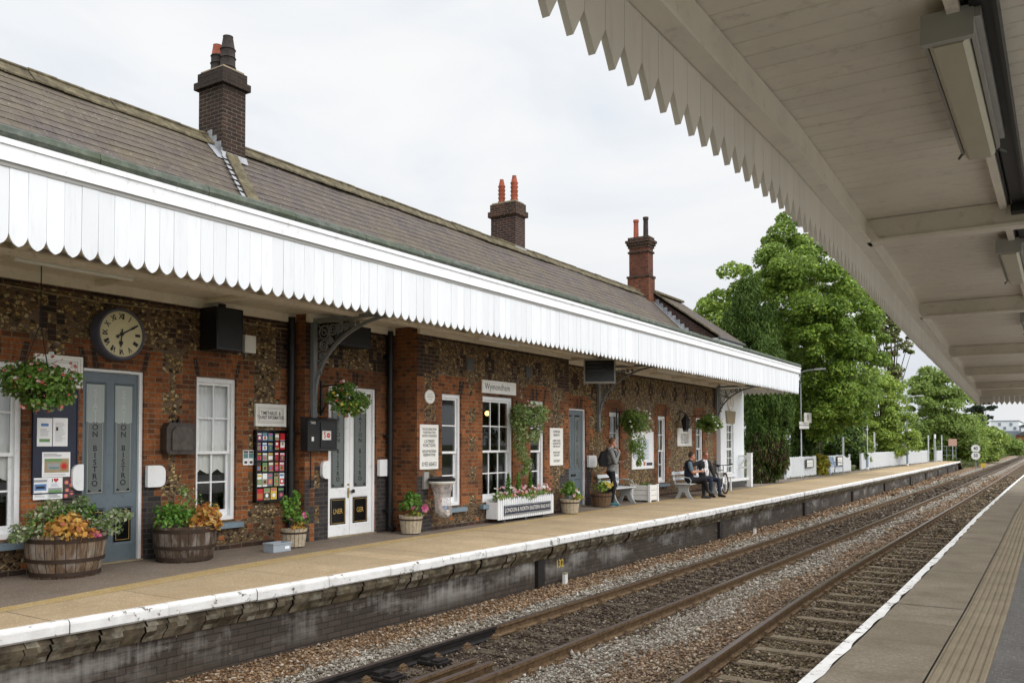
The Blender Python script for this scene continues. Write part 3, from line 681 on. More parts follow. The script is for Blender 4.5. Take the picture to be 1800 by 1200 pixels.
# ------------------------------------------------------------------ trackbed profile
def zb(x, y):
    a, b, c_, d = RA(y), RB(y), RC(y), RD(y); w = EX1(y)-.2
    if x < a:
        return float(np.interp(x, [w, w+.12, w+.5, a-.12, a], [-.84, -.845, -.92, -1.015, -1.045]))
    if x < b: return -1.043 + .012*math.sin((x-a)/(b-a)*math.pi)
    if x < c_: return float(np.interp(x, [b, b+.2, b+.55, c_-.4, c_], [-1.04, -1.01, -.985, -1.0, -1.045]))
    return (-1.043 + .010*math.sin(y*3.1+x*2)) if x < d else -1.05
def zone(x, y):
    a, b, c_, d = RA(y), RB(y), RC(y), RD(y); w = EX1(y)-.2
    r = random.random(); wob = .10*math.sin(y*.9) + .05*math.sin(y*2.7) + random.gauss(0, .06)
    if x < a:
        t = (x-w)/(a-w) + wob*.8
        if t < .46: return 0 if r < .72 else 3
        return 1 if r < .86 else 4
    if x < b: return 2 if r < .86 else 4
    if x < c_:
        t = (x-b)/(c_-b) + wob
        if t < .06: return 2 if r < .6 else 4
        if t < .50: return 1 if r < .84 else 3
        if t > .9: return 4 if r < .6 else 3
        return 3 if r < .68 else 0
    if x < d: return 4 if r < .55 else (2 if r < .85 else 3)
    return 4
p = MB()
yl = list(np.arange(1, 60, .5)) + list(np.arange(60, 340, 6.0))
for y0, y1 in zip(yl[:-1], yl[1:]):
    def xs(y):
        a, b, c_, d = RA(y), RB(y), RC(y), RD(y); w = (EX1(y)-.21) if y < 97 else a-1.8
        o = []
        for s0, s1, n in ((w, a, 6), (a, b, 4), (b, c_, 6), (c_, d, 4)):
            o += [s0 + (s1-s0)*i/n for i in range(n)]
        return o + [d, d+.9]
    A, B = xs(y0), xs(y1)
    for i in range(len(A)-1):
        mid = (A[i]+A[i+1])/2; a, b, c_, d = RA(y0), RB(y0), RC(y0), RD(y0)
        if mid < a: m = 0 if i < 3 else 1
        elif mid < b: m = 2
        elif mid < c_: m = 1 if i < 13 else 3
        else: m = 4
        p.quad((A[i], y0, zb(A[i], y0)-.022), (A[i+1], y0, zb(A[i+1], y0)-.022), (B[i+1], y1, zb(B[i+1], y1)-.022), (B[i], y1, zb(B[i], y1)-.022), m)
tag(build(p, 'trackbed', [M['bed_'+q] for q in ('orange', 'grey', 'dark', 'brown', 'olive')]), 'stony trackbed between the two platforms in brown and grey bands', 'trackbed', kind='structure')
# loose stones
cen = []; mi_ = []; rad = []
for (y0, y1, den, r0) in ((4.2, 9.5, 640, .0185), (9.5, 16, 480, .021), (16, 27, 230, .028), (27, 46, 80, .042), (46, 80, 22, .065)):
    n = int((y1-y0)*6.4*den)
    for _ in range(n):
        y = random.uniform(y0, y1); x = random.uniform(EX1(y)-.19, EX2(y)-.05)
        a, b, c_, d = RA(y), RB(y), RC(y), RD(y)
        if min(abs(x-a), abs(x-b), abs(x-c_), abs(x-d)) < .075: continue
        z_ = zone(x, y)
        if c_ < x < d or a < x < b:
            if a < x < b and random.random() < .30: continue
        r = r0*random.lognormvariate(0, .28)
        cen.append((x, y, zb(x, y) - .018 + r*random.uniform(.0, .55))); mi_.append(z_); rad.append(r)
cen = np.array(cen); rad = np.array(rad); n = len(cen)
base = np.array([(1,0,0), (-1,0,0), (0,1,0), (0,-1,0), (0,0,1), (0,0,-1)], float)
V = base[None]*rad[:, None, None]*rng.uniform(.55, 1.25, (n, 6, 1)) + rng.normal(0, .22, (n, 6, 3))*rad[:, None, None]
V[:, :, 2] *= .75
th = rng.uniform(0, 6.28, n); cs, sn = np.cos(th), np.sin(th)
V = np.stack([V[..., 0]*cs[:, None]-V[..., 1]*sn[:, None], V[..., 0]*sn[:, None]+V[..., 1]*cs[:, None], V[..., 2]], -1) + cen[:, None]
Ft = np.array([(0,2,4), (2,1,4), (1,3,4), (3,0,4), (2,0,5), (1,2,5), (3,1,5), (0,3,5)])
F = (Ft[None] + (np.arange(n)*6)[:, None, None]).reshape(-1, 3)
tag(np_build(V.reshape(-1, 3), 'ballast', [M['rock_'+q] for q in ('orange', 'grey', 'dark', 'brown', 'olive')], mi=np.repeat(mi_, 8), faces=F), 'loose ballast stones, orange, grey and dark, between the rails and platforms', 'ballast', kind='stuff')

# ------------------------------------------------------------------ railway tracks
def rail_mb(f, ys, dark=None, ztop=-.9):
    m = MB(); pr = [(-.035, 0), (.035, 0), (.036, -.035), (.012, -.05), (.011, -.115), (.065, -.135), (.065, -.15), (-.065, -.15), (-.065, -.135), (-.011, -.115), (-.012, -.05), (-.036, -.035)]
    for y0, y1 in zip(ys[:-1], ys[1:]):
        for i in range(len(pr)):
            (u0, z0), (u1, z1) = pr[i], pr[(i+1) % len(pr)]
            m.quad((f(y0)+u0, y0, ztop+z0), (f(y1)+u0, y1, ztop+z0), (f(y1)+u1, y1, ztop+z1), (f(y0)+u1, y0, ztop+z1), 1 if i == 0 else (2 if dark and dark[0] < y0 < dark[1] else 0))
    return m
ry = frange(-8, 60, 1) + frange(63, 330, 3)
def track(lab, fl, fr, smat, y0, near, zs, sw, gap):
    t = thing('railway_track', lab, 'railway track', (fl(10)+GA/2, 10, -1.05), 'railway tracks between the platforms')
    for f, dk in ((fl, (4, 9.3) if near else None), (fr, None)):
        build(rail_mb(f, ry, dk), 'rail', [M['rail'], M['railtop'], M['rail_dark']], t)
    yy = y0; first = None; firstc = None; k = 0; far = MB()
    while yy < 190:
        xm = (fl(yy)+fr(yy))/2
        if k < 100:
            if first is None:
                s = MB(); hw, hh = 1.22, sw/2
                s.prism([(-hw, -hh), (hw, -hh), (hw, hh), (-hw, hh)], -.12, -.012, 'z'); s.prism([(-hw+.02, -hh+.02), (hw-.02, -hh+.02), (hw-.02, hh-.02), (-hw+.02, hh-.02)], -.012, 0, 'z')
                ORG['tmp'] = Vector((0, 0, 0))
                first = build(s, 'sleeper', [smat], t, local=True)
                c = MB(); c.box(-.14, .14, -.075, .075, .001, .018); c.box(-.12, -.066, -.05, .05, .018, .05); c.box(.066, .12, -.05, .05, .018, .05)
                for sxx in (-1, 1):
                    c.tube([(sxx*.10, -.06, .02), (sxx*.085, -.03, .055), (sxx*.075, .03, .06), (sxx*.10, .06, .03)], .010, 5)
                firstc = build(c, 'rail_chair', [M['rail']], first, local=True)
                fc2 = firstc.copy(); COL.objects.link(fc2); fc2.parent = first
                firstc.location = (-GA/2, 0, 0); fc2.location = (GA/2, 0, 0); sl_ = first
            else:
                sl_ = copy_tree(first, parent=t)
            sl_.location = Vector((xm, yy, zs + (random.uniform(-.006, .006)))) - Vector(t.location)
            sl_.rotation_euler = (0, 0, random.uniform(-.012, .012))
        else: far.box(xm-1.22, xm+1.22, yy-sw/2, yy+sw/2, zs-.1, zs)
        yy += gap; k += 1
    o = build(far, 'far_sleepers', [smat], t); o['kind'] = 'stuff'
    return t
t1 = track('far railway track beside the brick station with dark oily ballast and buried sleepers', RA, RB, M['sleeper_old'], 4.1, True, -1.047, .25, .64)
t2 = track('near railway track beside the slab platform with closely spaced exposed sleepers', RC, RD, M['sleeper'], 4.1, False, -1.040, .22, .80)
for off, ye in ((.78, 8.46), (1.03, 8.44)):
    build(rail_mb(lambda y, off=off: RA(y)+off+max(0, 6.5-y)*.02, frange(3, ye, .5), None, -.925), 'check_rail', [M['rail'], M['railtop']], t1)
for yy in (6.85, 7.5, 8.35):
    m = MB(); x = RA(yy)
    m.box(x+.075, x+.42, yy-.13, yy+.13, -1.03, -1.0); m.box(x+.09, x+.2, yy-.09, yy+.09, -1.0, -.955); m.box(x+.26, x+.38, yy-.1, yy+.1, -1.0, -.975)
    build(m, 'slide_chair', [M['rail_dark']], t1)
# ------------------------------------------------------------------ the flint and brick station building
WL, WM, WP, WR = -11.08, -10.78, -10.18, -10.80
Y0W, Y1W, Y2W, Y3W, Y4W = -4.0, 10.22, 12.46, 18.31, 30.64
TOPW = 3.95
st = thing('station_building', 'long single-storey brick and flint railway station with slate roof and white scalloped canopy', 'station', (-11, 12, 0))
def OPN(kind, X, a, b, z0, z1, **k): return dict(kind=kind, X=X, a=a, b=b, z0=z0, z1=z1, **k)
OPS = [OPN('win', WL, 4.96, 5.71, .46, 2.68, cols=2, cur='half'), OPN('win', WL, 1.9, 2.65, .46, 2.68, cols=2, cur='half'), OPN('door', WL, 6.50, 7.41, 0, 2.68, d='bistro'),
       OPN('win', WL, 8.29, 9.04, .46, 2.68, cols=2, cur='half'), OPN('door', WM, 10.77, 12.0, 0, 2.67, d='double'),
       OPN('win', WP, 13.23, 13.87, .43, 2.64, cols=1, cur='none'), OPN('win', WP, 14.61, 15.79, .43, 2.66, cols=3, cur='lamp'), OPN('win', WP, 16.52, 17.14, .43, 2.64, cols=1, cur='none'),
       OPN('door', WR, 19.3, 20.36, 0, 2.58, d='blue'), OPN('win', WR, 21.78, 22.47, .5, 2.56, cols=2, cur='drape'), OPN('win', WR, 25.22, 25.88, .42, 2.54, cols=2, cur='drape'), OPN('win', WR, 28.55, 29.25, .5, 2.56, cols=2, cur='drape')]
def stag(z, a, b): return a if int(math.floor(z/.30)) % 2 else b
def wallmat(y, z, X, ya, yb, ops):
    # 0 brick 1 flint 2 dark flint 3 dark brick 4 blue brick
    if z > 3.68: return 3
    dmin = 9
    for o in ops:
        d = max(o['a']-y, y-o['b'])
        if o['kind'] == 'door' and z < 1.28 and 0 < d < stag(z, .22, .33): return 4
        if -.01 < d < stag(z, .24, .40) and o['z0']-.02 < z < o['z1']+.02: return 0
        if d < .30 and o['z1'] - .01 < z < o['z1'] + (.36 if d < .12 else .30): return 0
    if min(y-ya, yb-y) < stag(z, .26, .42):
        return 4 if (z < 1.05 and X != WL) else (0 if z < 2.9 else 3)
    if z > 2.98 or (z > 2.8 and X == WR):
        k = (y+.32) % .98 - .49
        if abs(k)/.20 + abs(z-3.30)/.30 < 1 and abs(k)/.08 + abs(z-3.30)/.11 > 1: return 3
        return 1
    if z < .42:
        return 3 if z < .075 else (2 if random.random() < .93 else 0)
    if X == WR: return 1
    return 1
def wall_section(ya, yb, X, top=TOPW):
    ops = [o for o in OPS if o['X'] == X and o['a'] >= ya-.01 and o['b'] <= yb+.01]
    ysl = set(np.round(np.arange(ya, yb, .1125), 4)) | {ya, yb}; zs = set(np.round(np.arange(0, top, .075), 4)) | {top}
    for o in ops: ysl |= {o['a'], o['b']}; zs |= {o['z0'], o['z1']}
    def clean(s):
        s = sorted(s); r = [s[0]]
        for q in s[1:]:
            if q - r[-1] > .004: r.append(q)
        return r
    ysl, zs = clean(ysl), clean(zs); m = MB()
    for a, b in zip(ysl[:-1], ysl[1:]):
        for z0, z1 in zip(zs[:-1], zs[1:]):
            yc, zc = (a+b)/2, (z0+z1)/2
            if any(o['a'] < yc < o['b'] and o['z0'] < zc < o['z1'] for o in ops): continue
            m.quad((X, a, z0), (X, b, z0), (X, b, z1), (X, a, z1), wallmat(yc, zc, X, ya, yb, ops))
    for o in ops:
        a, b, z0, z1 = o['a'], o['b'], o['z0'], o['z1']; d = X-.24; mm = 0
        m.quad((X, a, z0), (d, a, z0), (d, a, z1), (X, a, z1), mm); m.quad((d, b, z0), (X, b, z0), (X, b, z1), (d, b, z1), mm)
        m.quad((X, a, z1), (d, a, z1), (d, b, z1), (X, b, z1), mm); m.quad((d, a, z0), (X, a, z0), (X, b, z0), (d, b, z0), mm)
    build(m, 'wall', [M['brick'], M['flint'], M['flint_dark'], M['brick_dark'], M['brick_blue']], st)
    return ops
for ya, yb, X in ((Y0W, Y1W, WL), (Y1W, Y2W, WM), (Y2W, Y3W, WP), (Y3W, Y4W, WR)): wall_section(ya, yb, X)
m = MB()
m.quad((WL, Y1W, 0), (WM, Y1W, 0), (WM, Y1W, TOPW), (WL, Y1W, TOPW)); m.quad((WM, Y2W, 0), (WP, Y2W, 0), (WP, Y2W, TOPW), (WM, Y2W, TOPW))
m.quad((WP, Y3W, 0), (WR, Y3W, 0), (WR, Y3W, TOPW), (WP, Y3W, TOPW)); m.quad((WR, Y4W, 0), (-16.3, Y4W, 0), (-16.3, Y4W, 5.1), (WR, Y4W, 5.1))
m.quad((-16.3, Y0W, 0), (WL, Y0W, 0), (WL, Y0W, 5), (-16.3, Y0W, 5)); m.quad((-16.3, Y4W, 0), (-16.3, Y0W, 0), (-16.3, Y0W, 4.9), (-16.3, Y4W, 4.9))
m.quad((WR, Y4W, TOPW), (WR-.3, Y4W, 5.0), (WR-.3, Y0W, 5.0), (WR, Y0W, TOPW))
build(m, 'return_wall', [M['brick']], st, label='plain brick return faces where the frontage steps forward')
# soldier-course flat arches, standing 6 mm proud, one bullnose voussoir at a time
for o in OPS:
    m = MB(); a, b, z = o['a']-.10, o['b']+.10, o['z1']+.004; n = int((b-a)/.075); w = (b-a)/n
    for i in range(n):
        t = (i+.5)/n-.5; sk_ = t*.16
        m.add([(o['X']+.006, a+i*w+.004, z), (o['X']+.006, a+(i+1)*w-.004, z), (o['X']+.006, a+(i+1)*w-.004+sk_, z+.27), (o['X']+.006, a+i*w+.004+sk_, z+.27)], [(0, 1, 2, 3)], 0 if random.random() < .8 else 1)
    build(m, 'flat_arch', [M['brick'], M['brick_dark']], st)

def window(o):
    X, a, b, z0, z1 = o['X']-.07, o['a'], o['b'], o['z0'], o['z1']; zm = z0 + (z1-z0)*.475
    f = MB(); J = .065
    f.box(X-.10, X+.02, a, a+J, z0, z1); f.box(X-.10, X+.02, b-J, b, z0, z1); f.box(X-.10, X+.02, a+J, b-J, z1-.075, z1); f.box(X-.10, X+.03, a+J, b-J, z0, z0+.06)
    def sash(Xs, s0, s1, bot):
        i0, i1 = a+J, b-J; S = .04
        f.box(Xs-.035, Xs, i0, i0+S, s0, s1); f.box(Xs-.035, Xs, i1-S, i1, s0, s1)
        f.box(Xs-.035, Xs, i0+S, i1-S, s0, s0+bot); f.box(Xs-.035, Xs, i0+S, i1-S, s1-.045, s1)
        for c in range(1, o['cols']):
            yc = i0 + (i1-i0)*c/o['cols']; f.box(Xs-.033, Xs-.003, yc-.012, yc+.012, s0+bot, s1-.045)
        zc = (s0+bot+s1-.045)/2
        for c in range(o['cols']):
            p0 = i0+S if c == 0 else i0+(i1-i0)*c/o['cols']+.012; p1 = i1-S if c == o['cols']-1 else i0+(i1-i0)*(c+1)/o['cols']-.012
            f.box(Xs-.031, Xs-.005, p0, p1, zc-.012, zc+.012)
    sash(X-.015, zm-.02, z1-.075, .045); sash(X-.055, z0+.06, zm+.02, .10)
    w = build(f, 'window', [M['white']], st)
    g = MB(); g.quad((X-.03, a+J+.02, zm), (X-.03, b-J-.02, zm), (X-.03, b-J-.02, z1-.08), (X-.03, a+J+.02, z1-.08))
    g.quad((X-.072, a+J+.02, z0+.07), (X-.072, b-J-.02, z0+.07), (X-.072, b-J-.02, zm), (X-.072, a+J+.02, zm)); build(g, 'pane', [M['glass']], w)
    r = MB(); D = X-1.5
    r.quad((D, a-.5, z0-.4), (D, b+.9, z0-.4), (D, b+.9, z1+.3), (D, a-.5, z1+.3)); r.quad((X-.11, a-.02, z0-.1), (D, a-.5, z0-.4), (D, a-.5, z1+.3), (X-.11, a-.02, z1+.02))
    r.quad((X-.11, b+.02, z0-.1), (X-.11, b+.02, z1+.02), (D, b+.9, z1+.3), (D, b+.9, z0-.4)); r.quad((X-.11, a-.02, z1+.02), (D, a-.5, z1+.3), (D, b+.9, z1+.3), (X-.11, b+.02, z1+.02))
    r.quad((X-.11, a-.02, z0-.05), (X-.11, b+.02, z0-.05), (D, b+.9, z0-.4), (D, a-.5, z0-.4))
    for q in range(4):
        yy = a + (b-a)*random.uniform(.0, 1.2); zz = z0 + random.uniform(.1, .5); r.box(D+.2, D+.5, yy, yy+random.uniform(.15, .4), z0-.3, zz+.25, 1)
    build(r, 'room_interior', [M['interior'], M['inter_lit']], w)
    if o['cur'] == 'half':
        c = MB(); n = 24; Xc = X-.095
        for i in range(n):
            y_, y2 = a+J + (b-a-2*J)*i/n, a+J + (b-a-2*J)*(i+1)/n; t, t2 = i/n, (i+1)/n; fx = lambda q: Xc-.012*math.sin(q*30)
            c.quad((fx(t), y_, zm+.0), (fx(t2), y2, zm+.0), (fx(t2), y2, z1-.05), (fx(t), y_, z1-.05))
            e = lambda q: zm - .26 - .07*abs(math.cos(q*math.pi*2))
            c.quad((fx(t)-.02, y_, e(t)), (fx(t2)-.02, y2, e(t2)), (fx(t2)-.02, y2, zm+.02), (fx(t)-.02, y_, zm+.02))
        build(c, 'curtain', [M['curtain']], w)
    if o['cur'] == 'drape':
        c = MB(); n = 20; Xc = X-.12
        for i in range(n):
            y_, y2 = a+J + (b-a-2*J)*i/n, a+J + (b-a-2*J)*(i+1)/n; fx = lambda q: Xc-.03*math.sin(q*44)
            c.quad((fx(i/n), y_, zm-.05), (fx((i+1)/n), y2, zm-.05), (fx((i+1)/n), y2, z1-.05), (fx(i/n), y_, z1-.05))
        build(c, 'curtain', [M['inter_drape']], w)
    if o['cur'] == 'lamp':
        c = MB(); c.sphere((X-.5, b-.18, z1-.33), .055, 12, 8); c.tube([(X-.5, b-.18, z1-.28), (X-.5, b-.18, z1+.05)], .008, 6, 1); build(c, 'pendant_lamp', [M['bulb'], M['black']], w)
    s = MB(); s.prism([(o['X']-.16, z0-.02), (o['X']+.09, z0-.045), (o['X']+.09, z0-.125), (o['X']-.16, z0-.125)], a-.09, b+.09, 'y')
    build(s, 'sill', [M['sillblue']], w)
M['inter_drape'] = plain('pale_drape', (.34, .34, .27), .9, var=.12, scale=9)
for o in OPS:
    if o['kind'] == 'win': window(o)

def vtext(mb, s, X, Y, ztop, pitch, size, m, skip=0, sx=.85):
    for i, ch in enumerate(s):
        if ch != ' ' and i >= skip: mb.text(ch, X, Y, ztop - i*pitch, size, m, sx=sx, bold=.018)
def lining(mb, X, a, b, z0, z1, t, m, ins=.03):
    a += ins; b -= ins; z0 += ins; z1 -= ins
    mb.box(X, X+.003, a, b, z0, z0+t, m); mb.box(X, X+.003, a, b, z1-t, z1, m); mb.box(X, X+.003, a, a+t, z0+t, z1-t, m); mb.box(X, X+.003, b-t, b, z0+t, z1-t, m)
def leaf(X, a, b, z0, z1, mat, panels, name='door', thick=.05):
    """panels: list of (y0,y1,z0,z1) recessed rectangles"""
    ysl = sorted({a, b} | {p[0] for p in panels} | {p[1] for p in panels}); zs = sorted({z0, z1} | {p[2] for p in panels} | {p[3] for p in panels}); m = MB()
    for y0, y1 in zip(ysl[:-1], ysl[1:]):
        for q0, q1 in zip(zs[:-1], zs[1:]):
            yc, zc = (y0+y1)/2, (q0+q1)/2; r = any(p[0] < yc < p[1] and p[2] < zc < p[3] for p in panels)
            if not r: m.quad((X, y0, q0), (X, y1, q0), (X, y1, q1), (X, y0, q1))
    for (y0, y1, q0, q1) in panels:
        d = X-.022; t = .028   # bevelled moulding
        m.quad((X, y0, q0), (X, y1, q0), (d, y1-t, q0+t), (d, y0+t, q0+t)); m.quad((X, y0, q1), (d, y0+t, q1-t), (d, y1-t, q1-t), (X, y1, q1))
        m.quad((X, y0, q0), (d, y0+t, q0+t), (d, y0+t, q1-t), (X, y0, q1)); m.quad((X, y1, q0), (X, y1, q1), (d, y1-t, q1-t), (d, y1-t, q0+t))
        m.quad((d, y0+t, q0+t), (d, y1-t, q0+t), (d, y1-t, q1-t), (d, y0+t, q1-t))
    m.quad((X, a, z0), (X-thick, a, z0), (X-thick, a, z1), (X, a, z1)); m.quad((X, b, z0), (X, b, z1), (X-thick, b, z1), (X-thick, b, z0)); m.quad((X, a, z1), (X-thick, a, z1), (X-thick, b, z1), (X, b, z1))
    return build(m, name, [mat], st)
def glasspanel(dr, X, a, b, z0, z1, zsplit, txt, dark_from, alld=False):
    g = MB(); yc = (a+b)/2; Xg = X-.016; n = 10
    for i in range(n):
        t0, t1 = a+(b-a)*i/n, a+(b-a)*(i+1)/n; e = lambda y: zsplit + .025*abs(math.cos((y-a)/(b-a)*math.pi*2))
        g.quad((Xg, t0, z0), (Xg, t1, z0), (Xg, t1, e(t1)), (Xg, t0, e(t0)), 1); g.quad((Xg, t0, e(t0)), (Xg, t1, e(t1)), (Xg, t1, z1), (Xg, t0, z1), 0)
    build(g, 'glass_panel', [M['frost'], M['frost_dark']], dr)
    l = MB(); p = (z1-z0-.16)/len(txt)
    for i, ch in enumerate(txt):
        if ch != ' ': l.text(ch, Xg+.002, yc, z1-.11-i*p, .11, 1 if i >= dark_from else 0, sx=1.0, bold=.012)
    lining(l, Xg+.001, a, b, z0, z1, .004, 1 if alld else 0, .022)
    for sy in (a+.05, b-.05): 
        for k in range(3): l.lathe([(.012, 0), (.012, .002)], (Xg+.001, sy + (k-1)*.014, z0+.055+abs(k-1)*-.012), 8, 1, axis='x')
    build(l, 'lettering', [M['etch'], M['panelblack']], dr)
for o in OPS:
    if o['kind'] != 'door': continue
    X, a, b, z1 = o['X']-.07, o['a'], o['b'], o['z1']
    f = MB(); J = .05; fl = J if o['d'] != 'bistro' else .02
    f.box(X-.1, X+.03, a, a+fl, 0, z1); f.box(X-.1, X+.03, b-J, b, 0, z1); f.box(X-.1, X+.03, a+fl, b-J, z1-.04, z1)
    if o['d'] == 'bistro': f.box(X+.03, X+.06, a+.01, b-.2, z1-.03, z1-.005)
    fr = build(f, 'door_frame', [M['white']], st)
    thr = MB(); thr.box(o['X']-.2, o['X']+.02, a, b, .002, .02); build(thr, 'threshold', [M['stone']], st)
    if o['d'] == 'bistro':
        a0, b0 = a+.02, b-.05; w = b0-a0
        gl = [(a0+.055, a0+.375, .93, 2.50), (a0+.475, b0-.045, .93, 2.50)]; lo = [(a0+.06, a0+.375, .25, .77), (a0+.475, b0-.05, .25, .77)]
        d = leaf(X-.01, a0, b0, .02, z1-.04, M['bluegrey'], gl+lo)
        for p in gl: glasspanel(d, X-.01, p[0]+.03, p[1]-.03, p[2]+.03, p[3]-.03, 1.93, 'STATION BISTRO', 5)
        for p in lo:
            q = MB(); q.box(X-.03, X-.022, p[0]+.03, p[1]-.03, p[2]+.03, p[3]-.03); lining(q, X-.022, p[0]+.03, p[1]-.03, p[2]+.03, p[3]-.03, .006, 1, .025); build(q, 'lower_panel', [M['panelblack'], M['gold']], d)
    if o['d'] == 'double':
        a0, b0 = a+J, b-J; mid = (a0+b0)/2
        for (s, e, word) in ((a0, mid-.004, 'LNER'), (mid+.004, b0, 'GER')):
            gl = [(s+.085, e-.085, .84, 2.45)]; lo = [(s+.07, e-.07, .20, .70)]
            d = leaf(X-.01, s, e, .02, z1-.04, M['white'], gl+lo)
            p = gl[0]; glasspanel(d, X-.01, p[0]+.03, p[1]-.03, p[2]+.03, p[3]-.03, 2.2, 'STATION BISTRO', 0, True)
            p = lo[0]; q = MB(); q.box(X-.03, X-.020, p[0]+.02, p[1]-.02, p[2]+.02, p[3]-.02); lining(q, X-.020, p[0]+.02, p[1]-.02, p[2]+.02, p[3]-.02, .006, 1, .022)
            q.text(word, X-.018, (p[0]+p[1])/2, (p[2]+p[3])/2, .125, 1, sx=.78, bold=.006); build(q, 'lower_panel', [M['panelblack'], M['gold']], d)
            if word == 'LNER':
                h = MB(); h.box(X-.01, X+.0, e-.055, e-.02, .68, .86); h.tube([(X, e-.038, .80), (X+.05, e-.038, .80), (X+.05, e-.10, .80)], .010, 6); h.lathe([(.018, 0), (.018, .02)], (X-.01, e-.04, .92), 10, axis='x'); build(h, 'handle', [M['brass']], d)
            else:
                h = MB(); h.lathe([(.012, 0), (.012, .03), (.034, .035), (.036, .055), (.02, .07)], (X-.01, s+.045, .80), 12, axis='x'); build(h, 'handle', [M['black']], d)
    if o['d'] == 'blue':
        a0, b0 = a+.02, b-J
        gl = [(a0+.10, a0+.44, .95, 2.42), (a0+.54, b0-.08, .95, 2.42)]; lo = [(a0+.10, a0+.44, .2, .72), (a0+.54, b0-.08, .2, .72)]
        d = leaf(X-.01, a0, b0, .02, z1-.04, M['bluegrey'], gl+lo)
        for p in gl: glasspanel(d, X-.01, p[0]+.06, p[1]-.06, p[2]+.05, p[3]-.05, 2.6, 'STATION BISTRO', 0)
        q = MB(); q.box(X-.01, X+.008, a0+.36, a0+.60, .80, .86); build(q, 'letter_slot', [M['panelblack']], d)
# rounded white boards beside the doors
def guard(X, y0, y1, z0, z1, side):
    m = MB(); r = .10; n = 6; po = []
    cn = [(y1, z0, 0), (y1, z1, 1), (y0, z1, 2), (y0, z0, 3)]
    for (yy, zz, q) in cn:
        rr = r if (side > 0 and q in (0, 1)) or (side < 0 and q in (2, 3)) else .015
        cy = yy + (-rr if q in (0, 1) else rr); cz = zz + (rr if q in (0, 3) else -rr)
        for k in range(n+1):
            t = math.pi*(-.5 + .5*q + .5*k/n); po.append((cy+rr*math.cos(t), cz+rr*math.sin(t)))
    m.prism(po, X+.012, X+.075, 'x'); build(m, 'guard_board', [M['white']], st)
guard(WL, 6.33, 6.48, 1.03, 1.38, -1); guard(WL, 7.43, 7.72, 1.03, 1.34, 1)
guard(WM, 10.56, 10.75, 1.05, 1.36, -1); guard(WM, 12.02, 12.34, 1.05, 1.36, 1)
guard(WR, 20.40, 20.86, 1.02, 1.34, 1)
# downpipes
def downpipe(X, y, z0, z1, r=.055):
    m = MB(); m.tube([(X+.10, y, z0), (X+.10, y, z1)], r, 12)
    for z in (z0+.35, z0+1.75, z1-.5): m.tube([(X+.10, y, z-.04), (X+.10, y, z+.04)], r+.014, 12); m.box(X, X+.10, y-.10, y+.10, z-.02, z+.02)
    m.tube([(X+.10, y, z0+.12), (X+.11, y, z0+.04), (X+.2, y, z0)], r, 10)
    build(m, 'downpipe', [M['black']], st, smooth='auto')
downpipe(WL, 10.10, .05, 3.80, .06); downpipe(WM, 12.28, .05, 3.78)
m = MB()   # thin cables along the wall
for i in range(24):
    a, b = 3.0+i*.3, 3.3+i*.3; zz = lambda y: 3.615 - .02*math.sin(y*2.1)
    m.bar((WL+.012, a, zz(a)), (WL+.012, b, zz(b)), .012, .012)
m.tube([(WM+.02, 10.5, 3.75), (WM+.02, 10.45, 3.2), (WM+.02, 10.38, 3.0), (WM+.02, 10.33, 2.2), (WM+.02, 10.34, .9)], .010, 5, 1)
build(m, 'cable', [M['tan'], M['black']], st)
for yy in (14.05, 16.3):
    m = MB(); m.box(WP-.05, WP+.012, yy, yy+.24, 3.15, 3.40); [m.box(WP+.012, WP+.02, yy+.02, yy+.22, 3.17+q*.045, 3.19+q*.045) for q in range(5)]
    build(m, 'air_vent', [M['dgrey']], st)

# ------------------------------------------------------------------ canopy of the station building
FX, CY0, CY1 = -8.45, -3.0, 33.3
m = MB(); n = int((CY1-CY0)/.18)
for i in range(n):
    a, b = CY0+i*.18+.0015, CY0+(i+1)*.18-.0015; yc = (a+b)/2; h = (b-a)/2; dz = random.uniform(-.008, .008); dx = random.uniform(-.003, .003); lean = random.uniform(-.003, .003)
    po = [(a, 4.30), (a+lean, 3.665+dz)] + [(yc-h*math.cos(t)**1.0*1.0+lean, 3.665+dz-.115*math.sin(t)**1.35) for t in (.35, .7, 1.05, 1.35)] + [(yc+lean, 3.545+dz)] + [(yc+h*math.cos(t)+lean, 3.665+dz-.115*math.sin(t)**1.35) for t in (1.35, 1.05, .7, .35)] + [(b+lean, 3.665+dz), (b, 4.30)]
    m.prism(po, FX-.022+dx, FX+dx, 'x')
for i in range(int(2.3/.18)):   # far end boards
    a, b = FX-.03-(i+1)*.18+.004, FX-.03-i*.18-.004; c = (a+b)/2
    m.prism([(a, 4.30), (a, 3.66), (c, 3.55), (b, 3.66), (b, 4.30)], CY1-.022, CY1, 'y')
val = build(m, 'canopy_valance', [M['white_board']], st)
m = MB()
m.box(FX-.03, FX+.035, CY0, CY1+.03, 4.345, 4.545); m.box(FX-.03, FX+.055, CY0, CY1+.05, 4.50, 4.545+.012)
m.box(FX-.03, FX+.012, CY0, CY1, 4.30, 4.345, 1); m.box(FX-.10, FX-.026, CY0, CY1, 3.80, 4.32)
m.box(FX-2.3, FX-.03, CY1-.002, CY1+.03, 4.32, 4.545)
build(m, 'canopy_fascia', [M['white'], M['signgrey']], st)
m = MB()   # flat soffit boards, joists and wall plates
y = CY0
def wallX(y): return WL if y < Y1W else WM if y < Y2W else WP if y < Y3W else WR
